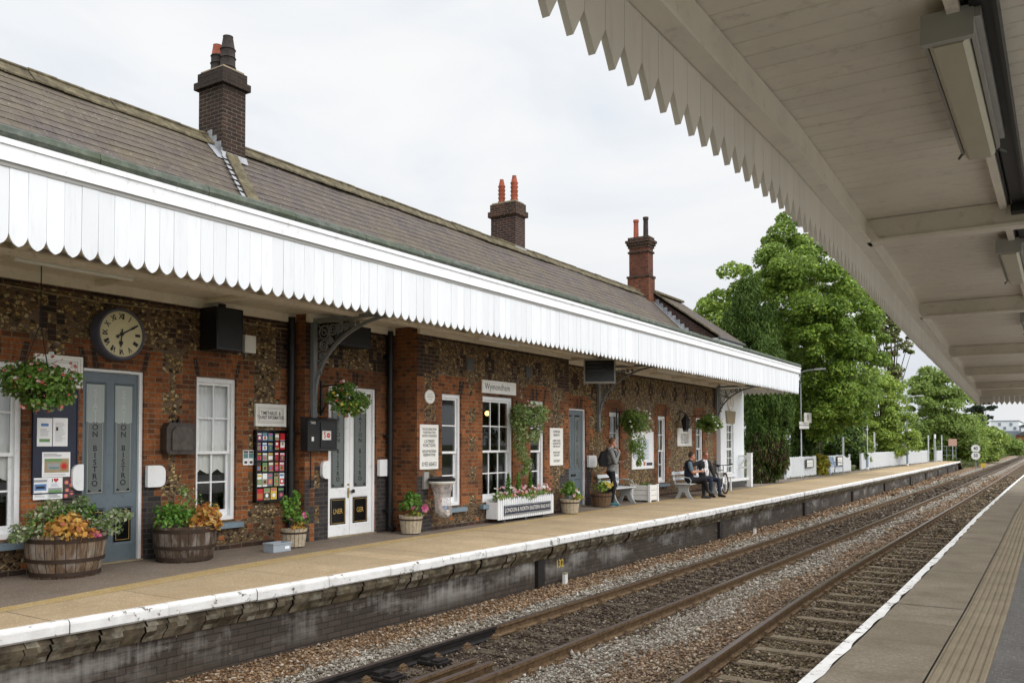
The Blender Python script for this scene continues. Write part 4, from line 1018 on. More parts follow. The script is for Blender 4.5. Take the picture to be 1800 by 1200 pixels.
for ya, yb in ((CY0, Y1W), (Y1W, Y2W), (Y2W, Y3W), (Y3W, CY1)):
    X = wallX((ya+yb)/2)
    k = 0; x = X
    while x < FX-.12:
        x2 = min(x+.14, FX-.10); m.quad((x+.003, ya, 3.86), (x+.003, yb, 3.86), (x2-.003, yb, 3.86), (x2-.003, ya, 3.86)); m.quad((x2-.003, ya, 3.86), (x2-.003, yb, 3.86), (x2+.003, yb, 3.868), (x2+.003, ya, 3.868)); x = x2
    m.quad((X-.3, ya, 3.872), (X-.3, yb, 3.872), (FX-.05, yb, 3.872), (FX-.05, ya, 3.872))
    m.box(X+.004, X+.07, ya+.003, min(yb, Y4W)-.003, 3.72, 3.858)
    yy = ya + .9
    while yy < yb-.2: m.box(X+.072, FX-.103, yy-.045, yy+.045, 3.79, 3.857); yy += 1.75
m.box(FX-1.35, FX-1.22, CY0, CY1-.1, 3.74, 3.788)
build(m, 'canopy_soffit', [M['cream']], st)
m = MB(); segs = frange(CY0, CY1+.04, 1.35)
for a, b in zip(segs[:-1], segs[1:]):
    j = random.uniform(-.008, .008); q = .004
    po = [(FX+.05, 4.558), (FX+.075, 4.60+j), (FX+.05, 4.665+j), (FX-.02, 4.70+j), (FX-.20, 4.725+j), (FX-.20, 4.558)]
    m.prism(po, a+q, b-q, 'y')
build(m, 'canopy_gutter', [M['lead']], st)
m = MB()
m.quad((FX-.18, CY0, 4.71), (FX-.18, CY1+.03, 4.71), (WL-.3, CY1+.03, 5.05), (WL-.3, CY0, 5.05)); m.quad((FX-.18, CY1+.03, 4.71), (FX-.18, CY1+.03, 4.35), (WL-.3, CY1+.03, 4.35), (WL-.3, CY1+.03, 5.05), 1)
build(m, 'canopy_roof', [M['lead'], M['white']], st)
# cast-iron brackets
def bracket(X, y, ztop=3.78, out=1.90, drop=1.72):
    m = MB(); t = .035
    m.box(X+.01, X+.085, y-.045, y+.045, ztop-drop, ztop); m.box(X+.0, X+.10, y-.06, y+.06, ztop-drop-.05, ztop-drop+.03); m.box(X+.09, X+out, y-t, y+t, ztop-.06, ztop)
    xc, zc, A, B = X+out, ztop-1.30, out-.085, 1.24
    P = [(xc-A*math.cos(u), zc+B*math.sin(u)) for u in [math.pi/2*k/14 for k in range(15)]]
    for (p, q) in zip(P[:-1], P[1:]): m.bar((p[0], y, p[1]), (q[0], y, q[1]), .05, .045, up=(0, 1, 0))
    def ring(cx, cz, r, w=.016, a0=0, a1=2*math.pi): m.tube([(cx+r*math.cos(a0+(a1-a0)*k/12), y, cz+r*math.sin(a0+(a1-a0)*k/12)) for k in range(13)], w, 5)
    for (cx, cz, r) in ((.20, .18, .11), (.40, .15, .085), (.19, .40, .085), (.57, .13, .065), (.16, .58, .055), (.71, .11, .05), (.135, .73, .04), (.84, .095, .038), (.34, .33, .055), (.97, .085, .028), (.12, .86, .025)):
        ring(X+.085+cx, ztop-.06-cz, r); ring(X+.085+cx, ztop-.06-cz, r*.45, .012)
    for (x0, z0, x1, z1) in ((.05, .05, .5, .42), (.28, .05, .34, .33), (.05, .28, .34, .33), (.48, .06, .52, .24), (.06, .5, .26, .5), (.64, .05, .68, .19), (.06, .66, .18, .66)):
        m.tube([(X+.085+x0, y, ztop-.06-z0), (X+.085+(x0+x1)/2+.02, y, ztop-.06-(z0+z1)/2+.02), (X+.085+x1, y, ztop-.06-z1)], .012, 5)
    build(m, 'canopy_bracket', [M['grey']], st)
bracket(WM, 10.37); bracket(WR, 21.03, 3.78, 2.0, 1.72); bracket(WR, 30.55, 3.78, 1.7, 1.1)

# ------------------------------------------------------------------ slate roof, ridge, chimneys
RX, RZ, EVX = -13.6, 7.45, -10.95
m = MB(); L = (EVX-RX)*math.sqrt(2); n = int(L/.20); yb = frange(-4.5, 30.66, 1.0)
def bow(y, s): return .012*math.sin(y*.83+s*1.7) + .010*math.sin(y*2.1+1+s) + .008*math.sin(y*.31)
for i in range(n+1):
    s0, s1 = i*.20, min((i+1)*.20+.02, L)
    for a, b in zip(yb[:-1], yb[1:]):
        def pt(y, s, lift): q = bow(y, s*.5)+lift; d = s/math.sqrt(2); return (RX+d+q*.7071, y, RZ-d+q*.7071)
        j = random.uniform(-.003, .003)
        m.quad(pt(a, s0, 0), pt(b, s0, 0), pt(b, s1, .010+j), pt(a, s1, .010+j)); m.quad(pt(a, s1, .010+j), pt(b, s1, .010+j), pt(b, s1, .0), pt(a, s1, .0))
m.quad((RX, -4.5, RZ), (-16.6, -4.5, 4.7), (-16.6, 30.66, 4.7), (RX, 30.66, RZ))
roof = build(m, 'roof', [M['slate']], st)
m = MB(); y = -4.5; k = 0
while y < 30.6:
    a, b = y+.004, min(y+.46, 30.62); j = random.uniform(-.008, .010)
    for sg in (1, -1):
        A = [(RX, RZ+.075+j), (RX+sg*.22, RZ-.13+j)]
        m.quad((A[0][0], a, A[0][1]), (A[1][0], a, A[1][1]), (A[1][0], b, A[1][1]), (A[0][0], b, A[0][1])); m.quad((A[1][0], a, A[1][1]), (A[1][0], a, A[1][1]-.03), (A[1][0], b, A[1][1]-.03), (A[1][0], b, A[1][1]))
    m.tube([(RX, a, RZ+.075+j), (RX, b, RZ+.075+j)], .035, 6); y += .46
build(m, 'ridge_tile', [M['ridge']], roof)
def roofpt(x, y):
    lo, hi = 4.0, 60.0
    for _ in range(60):
        mid = (lo+hi)/2; p = onY(x, y, mid)
        if p.z > RZ - (p.x-RX): lo = mid
        else: hi = mid
    return onY(x, y, lo)
def chimney(cx, cy, xl, xr, ytop, capy, pots, mat, capm, style):
    c = roofpt(cx, cy); Yn, Xf = c.y, c.x
    if Xf < RX - .3: Xf = RX+.2; Yn = onX(cx, cy, Xf).y
    X0 = onY(xl, capy, Yn).x; Y1 = onX(xr, capy, Xf).y; zt = onY(cx, ytop, Yn).z; zc = onY(cx, capy, Yn).z
    X0 = max(X0, Xf-1.5); Y1 = min(Y1, Yn+1.4)
    m = MB(); m.box(X0, Xf, Yn, Y1, 5.4, zc)
    if style == 0:
        m.box(X0-.07, Xf+.07, Yn-.07, Y1+.07, zc, zc+(zt-zc)*.42, 1); m.box(X0-.02, Xf+.02, Yn-.02, Y1+.02, zc+(zt-zc)*.42, zt, 1); m.prism([(X0+.02, Yn+.02), (Xf-.02, Yn+.02), (Xf-.02, Y1-.02), (X0+.02, Y1-.02)], zt, zt+.05, 'z', 2)
    else:
        h = zc-6.3
        m.box(X0-.03, Xf+.03, Yn-.03, Y1+.03, zc-.52, zc-.45, 1); m.box(X0-.045, Xf+.045, Yn-.045, Y1+.045, 5.4, zc-1.25, 3); m.box(X0-.06, Xf+.06, Yn-.06, Y1+.06, zc-1.25, zc-1.2, 1)
        for k in range(3): m.box(X0-.03-.03*k, Xf+.03+.03*k, Yn-.03-.03*k, Y1+.03+.03*k, zc+(zt-zc)*k/4, zc+(zt-zc)*(k+1)/4-.003, 1)
        m.box(X0-.02, Xf+.02, Yn-.02, Y1+.02, zc+(zt-zc)*.75, zt, 1)
    ch = build(m, 'chimney', [M[mat], M[capm], M['stone'], M['brick_orange']], roof)
    for (px, pt, wd, kind, mt) in pots:
        yc = (Yn+Y1)/2; p = onY(px, pt, yc)
        X = min(max(p.x, X0+.2), Xf-.2) if style == 0 else p.x; h = p.z-zt; r = wd
        if kind == 'rings': pr = [(r, 0), (r, .1*h), (r*1.12, .12*h), (r, .16*h), (r*.98, .36*h), (r*1.12, .38*h), (r*.97, .42*h), (r*.95, .60*h), (r*1.08, .62*h), (r*.9, .67*h), (r*.66, .97*h), (r*.70, h), (r*.5, h)]
        elif kind == 'louvre':
            pr = [(r, 0)]
            for q in range(5): pr += [(r*.98, (.1+q*.15)*h), (r*1.12, (.14+q*.15)*h), (r*.86, (.16+q*.15)*h)]
            pr += [(r*.8, .84*h), (r*.55, .98*h), (r*.6, h), (r*.4, h)]
        else: pr = [(r*1.15, 0), (r*1.05, .08*h), (r*.9, .5*h), (r*.86, .86*h), (r*1.08, .88*h), (r*1.12, h), (r*.8, h)]
        q = MB(); q.lathe(pr, (X, yc, zt+.03), 14, 0); 
        if mt == 'mixed': 
            q.m = [1 if q.v[f[0]][2] > zt+.03+.62*h else 0 for f in q.f]
        build(q, 'chimney_pot', [M['terracotta_black' if mt in ('mixed', 'dark') else 'terracotta'], M['terracotta']], ch, smooth='auto')
    # stepped lead flashing up the slope at the near face and an apron at the front
    f = MB(); s0 = max(X0, RX); k = 0; x = s0
    while x < Xf-.02:
        x2 = min(x+.13, Xf); zz = RZ-(x-RX); f.box(x, x2, Yn-.014, Yn-.003, zz-.12, zz+.15); x = x2
    zz = RZ-(Xf-RX); f.quad((Xf+.004, Yn-.03, zz+.12), (Xf+.004, Y1+.03, zz+.12), (Xf+.06, Y1+.03, zz-.02), (Xf+.06, Yn-.03, zz-.02))
    f.quad((s0, Yn-.18, RZ-(s0-RX)+.035), (s0, Yn-.01, RZ-(s0-RX)+.035), (Xf+.10, Yn-.01, zz-.065), (Xf+.10, Yn-.18, zz-.065))
    build(f, 'flashing', [M['leadpale']], ch)
    return (X0, Xf, Yn, Y1, zt)
k1 = chimney(391, 276, 350, 432, 117, 146, [(380, 84, .125, 'rings', 'mixed'), (403, 67, .14, 'rings', 'dark')], 'brick_sootbody', 'brick_soot', 0)
k2 = chimney(906, 437, 863, 923, 353, 376, [(882, 318, .105, 'louvre', 't'), (904, 311, .11, 'louvre', 't')], 'brick_gable', 'brick_dark', 0)
# tile verge strip running down the slope from the first chimney
m = MB(); A, B = roofpt(398, 266), roofpt(441, 353); d = (B-A).normalized(); B = B + d*.9
nrm = Vector((.7071, 0, .7071)); sd_ = d.cross(nrm).normalized()
k = 0; Lg = (B-A).length
while k*.42 < Lg:
    p, q = A+d*(k*.42+.004), A+d*min((k+1)*.42-.004, Lg); w = .13
    pts = []
    for e in (p, q): pts += [e-sd_*w+nrm*.05, e+sd_*w+nrm*.05, e+sd_*w+nrm*.085, e-sd_*w+nrm*.085]
    m.add(pts, [(0, 1, 2, 3), (7, 6, 5, 4), (0, 4, 5, 1), (1, 5, 6, 2), (2, 6, 7, 3), (3, 7, 4, 0)]); k += 1
build(m, 'verge_tile', [M['ridge']], roof)
m = MB()
for k in range(14):
    p = A + d*(Lg*k/14) + sd_*.2 + nrm*.045; m.add([p+sd_*.03, p-sd_*.06, p-sd_*.06+d*.13+nrm*.008, p+sd_*.02+d*.15+nrm*.008], [(0, 1, 2, 3)])
build(m, 'verge_flashing', [M['leadpale']], roof)

# ------------------------------------------------------------------ white rendered end house
hs = thing('end_house', 'small white rendered house with slate roof at the far end of the brick station', 'house', (-12, 32, 0))
HX, H0, H1 = -10.66, 30.70, 33.42
e0, e1 = onY(1253, 588, H0), onY(1317, 606, H1+.12); EX_, EZ_ = (e0.x+e1.x)/2, (e0.z+e1.z)/2
r0, r1 = onY(1146, 516, H0), onY(1202, 533, H1+.12); RX2, RZ2 = (r0.x+r1.x)/2, (r0.z+r1.z)/2
m = MB()
wa, wb, wz0, wz1 = 31.35, 32.16, .50, 2.42
for (y0, y1, z0, z1) in ((H0, wa, .30, EZ_-.15), (wb, H1, .30, EZ_-.15), (wa, wb, .30, wz0), (wa, wb, wz1, EZ_-.15)): m.quad((HX, y0, z0), (HX, y1, z0), (HX, y1, z1), (HX, y0, z1))
for (p, q) in (((wa, wz0), (wa, wz1)), ((wb, wz1), (wb, wz0)), ((wa, wz1), (wb, wz1)), ((wb, wz0), (wa, wz0))): m.quad((HX, *p), (HX, *q), (HX-.14, *q), (HX-.14, *p))
m.quad((HX, H1, 0), (-16, H1, 0), (-16, H1, EZ_-.15), (HX, H1, EZ_-.15))
m.quad((HX, H0, 0), (HX, H0, EZ_-.15), (HX-.2, H0, EZ_-.15), (HX-.2, H0, 0))
build(m, 'wall', [M['farwhite']], hs)
m = MB(); m.box(HX-.3, HX+.03, H0, H1+.03, 0, .30); build(m, 'plinth', [M['dgrey']], hs)
m = MB(); m.add([(EX_+.0, H0+.01, EZ_-.12), (RX2, H0+.01, RZ2-.1), (RX2-3, H0+.01, RZ2-2.2), (RX2-3, H0+.01, 4), (EX_, H0+.01, 4)], [(0, 1, 2, 3, 4)]); build(m, 'gable_wall', [M['brick_gable']], hs)
m = MB(); n = 18
for i in range(n):
    t0, t1 = i/n, (i+1)/n; P = lambda t, y, l: (RX2+(EX_-RX2)*t, y, RZ2+(EZ_-RZ2)*t + l)
    ysn = frange(H0-.08, H1+.15, .5)
    for a, b in zip(ysn[:-1], ysn[1:]): m.quad(P(t0, a, 0), P(t0, b, 0), P(t1, b, .018), P(t1, a, .018)); m.quad(P(t1, a, .018), P(t1, b, .018), P(t1, b, -.004), P(t1, a, -.004))
m.quad((RX2, H0-.08, RZ2), (RX2-3.2, H0-.08, RZ2-2.3), (RX2-3.2, H1+.15, RZ2-2.3), (RX2, H1+.15, RZ2)); m.quad((EX_, H1+.15, EZ_), (RX2, H1+.15, RZ2), (RX2-3.2, H1+.15, RZ2-2.3), (EX_, H1+.15, EZ_-.05))
hr = build(m, 'roof', [M['slate']], hs)
m = MB(); m.bar((EX_+.02, H0-.1, EZ_+.03), (RX2, H0-.1, RZ2+.05), .12, .05); m.bar((RX2, H0-.1, RZ2+.06), (RX2, H1+.15, RZ2+.06), .22, .08); build(m, 'verge', [M['ridge']], hr)
m = MB(); m.box(EX_-.25, EX_-.02, H0-.05, H1+.12, EZ_-.22, EZ_-.07); m.tube([(EX_+.04, H0-.1, EZ_-.06), (EX_+.04, H1+.15, EZ_-.06)], .055, 8, 1); m.box(EX_-.6, EX_-.25, H0-.05, H1+.1, EZ_-.30, EZ_-.22); build(m, 'eaves_gutter', [M['white'], M['dgrey']], hr)
f = MB(); X = HX-.06; f.box(X-.05, X, wa, wa+.07, wz0, wz1); f.box(X-.05, X, wb-.07, wb, wz0, wz1); f.box(X-.05, X, wa+.07, wb-.07, wz1-.07, wz1); f.box(X-.05, X, wa+.07, wb-.07, wz0, wz0+.09); f.box(X-.05, X-.002, wa+.07, wb-.07, 1.42, 1.50)
for q in (.80, 1.12, 1.80, 2.1): f.box(X-.045, X-.005, wa+.07, wb-.07, q-.012, q+.012)
f.box(X-.043, X-.003, (wa+wb)/2-.014, (wa+wb)/2+.014, wz0+.09, wz1-.07)
w = build(f, 'window', [M['white']], hs)
g = MB(); g.quad((X-.03, wa+.03, wz0), (X-.03, wb-.03, wz0), (X-.03, wb-.03, wz1), (X-.03, wa+.03, wz1)); build(g, 'pane', [M['glass']], w)
g = MB(); g.quad((X-.12, wa, wz0), (X-.12, wb, wz0), (X-.12, wb, wz1), (X-.12, wa, wz1)); build(g, 'curtain', [M['inter_drape']], w)
m = MB(); m.prism([(wa-.02, wz1+.01), (wb+.02, wz1+.01), (wb+.14, wz1+.48), (wa-.14, wz1+.48)], HX+.004, HX+.05, 'x'); build(m, 'keystone_lintel', [M['stone']], hs)
m = MB(); m.lathe([(.32, 0), (.32, .04), (.27, .06), (.25, .03), (.02, .03)], (HX+.004, (wa+wb)/2, 3.22), 24, axis='x'); m.lathe([(.17, .03), (.12, .08), (.02, .1)], (HX+.004, (wa+wb)/2, 3.22), 12, 0, axis='x', sx=.6); build(m, 'roundel', [M['signwhite']], hs)
m = MB(); m.box(HX+.004, HX+.10, wa-.08, wb+.08, wz0-.09, wz0-.01); build(m, 'sill', [M['white']], w)
roof_keep = roof; roof = hr
k3 = None
# tall orange chimney between the two roofs
def tall_chimney():
    Yn = H0 - .55; a, b = onY(1106, 470, Yn), onY(1139, 470, Yn); X0, Xf = a.x, b.x; Y1 = onX(1148, 470, Xf).y; Y1 = min(max(Y1, Yn+.35), Yn+.9)
    zt = onY(1125, 416, Yn).z; z2 = onY(1125, 444, Yn).z; z3 = onY(1125, 488, Yn).z
    m = MB(); m.box(X0-.05, Xf+.05, Yn-.05, Y1+.05, 5.2, z3, 1); m.box(X0-.08, Xf+.08, Yn-.08, Y1+.08, z3, z3+.08, 2); m.box(X0, Xf, Yn, Y1, z3+.08, z2); m.box(X0-.045, Xf+.045, Yn-.045, Y1+.045, z2, z2+.07, 2); m.box(X0, Xf, Yn, Y1, z2+.07, zt-.42)
    for k in range(3): m.box(X0-.04-.04*k, Xf+.04+.04*k, Yn-.04-.04*k, Y1+.04+.04*k, zt-.42+.1*k, zt-.325+.1*k, 2)
    m.box(X0-.04, Xf+.04, Yn-.04, Y1+.04, zt-.12, zt, 2)
    c = build(m, 'chimney', [M['brick_gable'], M['brick_orange'], M['brick_dark']], hr, label='tall slender orange brick chimney with two straight pots'); c.data.materials[0] = M['brick_orange2']
    for px, py, mt in ((1118, 387, 'terracotta'), (1135, 382, 'terracotta_black')):
        p = onY(px, py, (Yn+Y1)/2); h = p.z-zt; q = MB(); r = .10
        q.lathe([(r*1.2, 0), (r*1.08, .06*h), (r, .1*h), (r*.92, .86*h), (r*1.1, .88*h), (r*1.12, h), (r*.8, h)], (p.x, (Yn+Y1)/2, zt), 12); build(q, 'chimney_pot', [M[mt]], c, smooth='auto')
    f = MB(); x = -13.4
    while x < -11.6: f.box(x, x+.16, H0-.02, H0-.006, RZ-(x-RX)-.12, RZ-(x-RX)+.16); f.quad((x, H0-.2, RZ-(x-RX)+.04), (x+.17, H0-.2, RZ-(x+.17-RX)+.04), (x+.17, H0-.02, RZ-(x+.17-RX)+.05), (x, H0-.02, RZ-(x-RX)+.05)); x += .17
    build(f, 'flashing', [M['leadpale']], hr)
M['brick_orange2'] = brick('red_chimney_brick', (.19, .062, .036), (.13, .045, .030), (.07, .03, .022), (.12, .075, .055), .35)
tall_chimney()
# ------------------------------------------------------------------ canopy over the near platform
CE = curve([(-6, -1.40), (2.5, -1.37), (5, -1.36), (7.5, -1.44), (10, -1.56), (12.3, -1.67), (18, -1.90), (26, -2.20), (34, -2.49)])
YE = 34.0; XB = 1.35
pc = thing('platform_canopy', 'stone-painted wooden canopy over the near platform with sawtooth valance and boarded ceiling', 'canopy', (0, 10, 0))
m = MB(); y = -4.0; P_ = .1555
while y < YE:
    a, b = y+.0015, y+P_-.0015; c = (a+b)/2; d = random.uniform(-.004, .004)
    xa, xb, xc = CE(a), CE(b), CE(c)
    vs = []
    for off in (0, .026): vs += [(xa+off, a, 3.66), (xa+off, a, 3.115+d), (xc+off, c, 3.0+d), (xb+off, b, 3.115+d), (xb+off, b, 3.66)]
    m.add(vs, [(4, 3, 2, 1, 0), (5, 6, 7, 8, 9), (0, 1, 6, 5), (1, 2, 7, 6), (2, 3, 8, 7), (3, 4, 9, 8), (4, 0, 5, 9)]); y += P_
x = CE(YE)
while x < XB:
    a, b = x+.002, x+P_-.002; c = (a+b)/2
    m.prism([(a, 3.66), (a, 3.115), (c, 3.0), (b, 3.115), (b, 3.66)], YE, YE+.026, 'y'); x += P_
build(m, 'valance', [M['tooth']], pc)
m = MB(); yy = frange(-4, YE, .5)
for a, b in zip(yy[:-1], yy[1:]):   # edge beam with a bottom flange
    for (u0, z0, u1, z1) in ((.03, 3.30, .13, 3.30), (.13, 3.30, .13, 3.318), (.13, 3.318, .098, 3.335), (.098, 3.335, .098, 3.50)):
        m.quad((CE(a)+u0, a, z0), (CE(b)+u0, b, z0), (CE(b)+u1, b, z1), (CE(a)+u1, a, z1))
build(m, 'edge_beam', [M['canopy_paint']], pc)
for by in (1.9, 7.52, 12.35, 18.2, 23.4, 29.3, 33.6):
    m = MB(); w = .075; x0 = CE(by)+.10
    m.box(x0, XB, by-w, by+w, 3.30, 3.325); m.box(x0, XB, by-.03, by+.03, 3.325, 3.50); m.prism([(x0, 3.318), (x0+.10, 3.318), (x0, 3.48)], by-w+.003, by-.032, 'y')
    for q in (3.37, 3.44): m.lathe([(.014, 0), (.014, .012), (.004, .016)], (x0-.012, by-.11, q), 8, axis='x')
    build(m, 'cross_beam', [M['canopy_paint']], pc)
m = MB(); y = -4.0; k = 0   # matchboarding running across the platform, with V joints
while y < YE:
    L = .157; a, b = y, y+L; v = .007; z = 3.505 + random.uniform(-.0015, .0015)
    xa = CE(a)+.09
    m.quad((xa, a+v, z), (XB, a+v, z), (XB, b-v, z), (xa, b-v, z)); m.quad((xa, b-v, z), (XB, b-v, z), (XB, b, z+.009), (xa, b, z+.009)); m.quad((xa, a, z+.009), (XB, a, z+.009), (XB, a+v, z), (xa, a+v, z))
    y += L
m.box(-1.3, XB, -4, YE, 3.66, 3.70)
build(m, 'ceiling_boards', [M['canopy_paint']], pc)
m = MB()
for a, b in zip([-3.9, 1.98, 7.6, 12.43, 18.28, 23.48, 29.38], [1.82, 7.44, 12.27, 18.12, 23.32, 29.22, 33.5]):
    m.box(-.385, -.335, a, b, 3.43, 3.503); 
build(m, 'ceiling_rail', [M['canopy_paint']], pc)
m = MB()
for a, b in zip([-3.9, 1.98, 7.6, 12.43, 18.28, 23.48, 29.38], [1.82, 7.44, 12.27, 18.12, 23.32, 29.22, 33.5]):
    m.box(-.30, -.20, a, b, 3.44, 3.502); m.box(-.215, -.20, a, b, 3.40, 3.44); m.tube([(-.325, a, 3.47), (-.325, b, 3.47)], .012, 6); m.box(-.31, -.19, b-.12, b, 3.38, 3.44)
build(m, 'cable_tray', [M['black']], pc)
for by in (1.9, 12.35, 23.4, 33.6):
    m = MB(); m.tube([(1.05, by, 0), (1.05, by, .25), (1.05, by, .3), (1.05, by, 3.3)], [.12, .12, .075, .07], 12); build(m, 'column', [M['canopy_paint']], pc, smooth='auto')
# fluorescent fittings under the boards
def fitting(y0, lab):
    t = thing('ceiling_light', lab, 'ceiling light', (-.385, y0, 3.36), 'strip lights under the near canopy')
    L, w = 1.72, .095
    m = MB(); m.box(-w, w, 0, L, .035, .09); m.box(-w-.004, w+.004, -.012, .03, -.035, .092); m.box(-w-.004, -w+.012, .03, L, -.006, .036); m.box(w-.012, w+.004, .03, L, -.006, .036); m.box(w+.004, w+.03, .0, L*.97, .04, .09)
    for q in (.25, 1.45): m.box(-.03, .03, q, q+.05, .09, .145)
    build(m, 'housing', [M['grey2']], t, local=True)
    m = MB(); po = [(-w+.013, .034), (-w+.02, -.02), (-w+.04, -.042), (w-.04, -.042), (w-.02, -.02), (w-.013, .034)]
    m.prism(po, .032, L, 'y'); build(m, 'diffuser', [M['diffuser']], t, local=True)
    m = MB(); m.box(-w+.03, w-.03, L-.02, L+.02, -.03, .02); m.tube([(w, L-.02, -.005), (w+.03, L+.02, -.02)], .01, 6); m.tube([(-w, L-.02, -.005), (-w-.02, L+.01, -.02)], .008, 6); build(m, 'end_clip', [M['dgrey']], t, local=True)
M['grey2'] = paint('fitting_grey', (.30, .29, .275), .5, .06, 6)
fitting(3.93, 'grimy strip light under the near canopy, the largest and nearest of the row')
fitting(8.62, 'strip light under the near canopy between the first and second cross beams in view')
fitting(13.6, 'small strip light under the near canopy beyond the second cross beam')
# ------------------------------------------------------------------ foliage helper
def leafV(cen, size, nrm=None, bias=1.0, aspect=.62, vert=0.0):
    """diamond leaves: cen (n,3), size (n,), nrm preferred normals"""
    n = len(cen); cen = np.asarray(cen, float)
    r = rng.normal(size=(n, 3)); nn = r if nrm is None else r*.75 + np.asarray(nrm)*bias
    nn /= np.linalg.norm(nn, axis=1, keepdims=True) + 1e-9
    t = rng.normal(size=(n, 3)); t[:, 2] += vert*3.0
    t -= nn*(t*nn).sum(1, keepdims=True); t /= np.linalg.norm(t, axis=1, keepdims=True) + 1e-9
    b = np.cross(nn, t); s = np.asarray(size)[:, None]
    return np.stack([cen - t*s*.5, cen + b*s*aspect*.5 + nn*s*.10, cen + t*s*.5, cen - b*s*aspect*.5 + nn*s*.10], 1)
def dome(n, c, r, lo=-.2, shell=.55):
    """n points in an ellipsoid shell, returns pts, outward normals"""
    d = rng.normal(size=(n*3, 3)); d /= np.linalg.norm(d, axis=1, keepdims=True); d = d[d[:, 2] > lo][:n]
    q = shell + (1-shell)*rng.random((len(d), 1))**.6
    return np.array(c) + d*q*np.array(r), d
def foliage(parent, name, blobs, mats, size, per, lo=-.3, shell=.45, vert=0.0, weights=None, aspect=.62):
    V = []; mi = []
    for (c, r) in blobs:
        p, d = dome(per, c, r, lo, shell); V.append(leafV(p, size*rng.uniform(.6, 1.3, len(p)), d*[1, 1, .6]+[0, 0, .5], 1.0, aspect, vert))
        mi.append(rng.choice(len(mats), len(p), p=weights))
    return np_build(np.concatenate(V), name, mats, parent, np.concatenate(mi))
def flowers(parent, name, pts, mats, r, weights=None, petals=6):
    V = []; mi = []
    for p in pts:
        nrm = Vector((random.gauss(.5, .4), random.gauss(-.4, .4), random.gauss(.5, .3))).normalized(); a = nrm.orthogonal().normalized(); b = nrm.cross(a); q = random.uniform(.7, 1.25)*r; k = int(rng.choice(len(mats), p=weights)); p = Vector(p)
        for i in range(petals):
            t = 6.283*i/petals + random.random()*.3; d = a*math.cos(t)+b*math.sin(t); s_ = nrm.cross(d)
            V.append([p, p+d*q*.6+s_*q*.42+nrm*q*.2, p+d*q+nrm*q*random.uniform(.0, .4), p+d*q*.6-s_*q*.42+nrm*q*.2]); mi.append(k)
    if len(pts) > 12:
        o = np_build(np.array([[tuple(x) for x in f] for f in V]), name, mats, parent, mi); o['kind'] = 'stuff'; return o
    for j in range(len(pts)): np_build(np.array([[tuple(x) for x in f] for f in V[j*petals:(j+1)*petals]]), 'flower', mats, parent, mi[j*petals:(j+1)*petals])
def rnd_in(n, c, r, lo=.0):
    p, d = dome(n, c, r, lo, .9); return p

# ------------------------------------------------------------------ things fixed to the walls
# clock
a = onX(213.5, 587, WL+.16); CR = .315
ck = thing('station_clock', 'round wall clock with cream dial, roman numerals and blue-grey drum case above the bistro door', 'clock', (WL, a.y, a.z))
m = MB(); m.lathe([(CR+.055, .006), (CR+.06, .08), (CR+.045, .12), (CR+.045, .16), (CR+.03, .182), (CR+.008, .182), (CR, .165)], (WL, a.y, a.z), 48, axis='x', cap=False); build(m, 'case', [paint('clock_case_paint', (.085, .085, .115), .45, .1, 6)], ck, smooth='auto')
m = MB(); m.lathe([(CR+.001, 0), (CR+.001, .008)], (WL+.155, a.y, a.z), 48, axis='x'); build(m, 'dial', [plain('cream_dial', (.62, .56, .34), .4, var=.06, scale=5)], ck)
m = MB(); X = WL+.1655; rn = ['XII', 'I', 'II', 'III', 'IIII', 'V', 'VI', 'VII', 'VIII', 'IX', 'X', 'XI']
for i, s in enumerate(rn):
    t = i*math.pi/6; vs, fs = text_geo(s, 'CENTER', .03, .8)
    cy, cz = a.y+math.sin(t)*CR*.76, a.z+math.cos(t)*CR*.76; cs_, sn_ = math.cos(-t), math.sin(-t); q = .105
    m.add([(X, cy+(v[0]*q*.8*cs_-v[1]*q*sn_), cz+(v[0]*q*.8*sn_+v[1]*q*cs_)) for v in vs], fs)
for i in range(60):
    t = i*math.pi/30; r0_, r1_ = CR*.93, CR*.965; w = .0016 if i % 5 else .003
    d = Vector((0, math.sin(t), math.cos(t))); e = Vector((0, math.cos(t), -math.sin(t))); c = Vector((X, a.y, a.z))
    m.add([c+d*r0_-e*w, c+d*r1_-e*w, c+d*r1_+e*w, c+d*r0_+e*w], [(0, 1, 2, 3)])
build(m, 'numerals', [M['ink']], ck)
m = MB()
def hand(t, L, w, Xh, spade):
    d = Vector((0, math.sin(t), math.cos(t))); e = Vector((0, math.cos(t), -math.sin(t))); c = Vector((Xh, a.y, a.z)); po = [c-d*.07-e*w, c+d*L*.5-e*w*.8]
    if spade: po += [c+d*L*.55-e*w*2.8, c+d*L*.68-e*w*2.4, c+d*L, c+d*L*.68+e*w*2.4, c+d*L*.55+e*w*2.8]
    else: po += [c+d*L*.7-e*w*1.5, c+d*L-e*w*.4, c+d*L+e*w*.4, c+d*L*.7+e*w*1.5]
    po += [c+d*L*.5+e*w*.8, c-d*.07+e*w]; m.add(po, [tuple(range(len(po)))])
hand(math.radians(60), CR*.88, .011, X+.012, False); hand(math.radians(185), CR*.62, .011, X+.008, True); m.lathe([(.026, 0), (.026, .016)], (X, a.y, a.z), 12, axis='x'); m.lathe([(.022, 0), (.022, .004)], (X+.010, a.y-.065, a.z-.04), 10, axis='x')
build(m, 'hands', [M['ink']], ck)

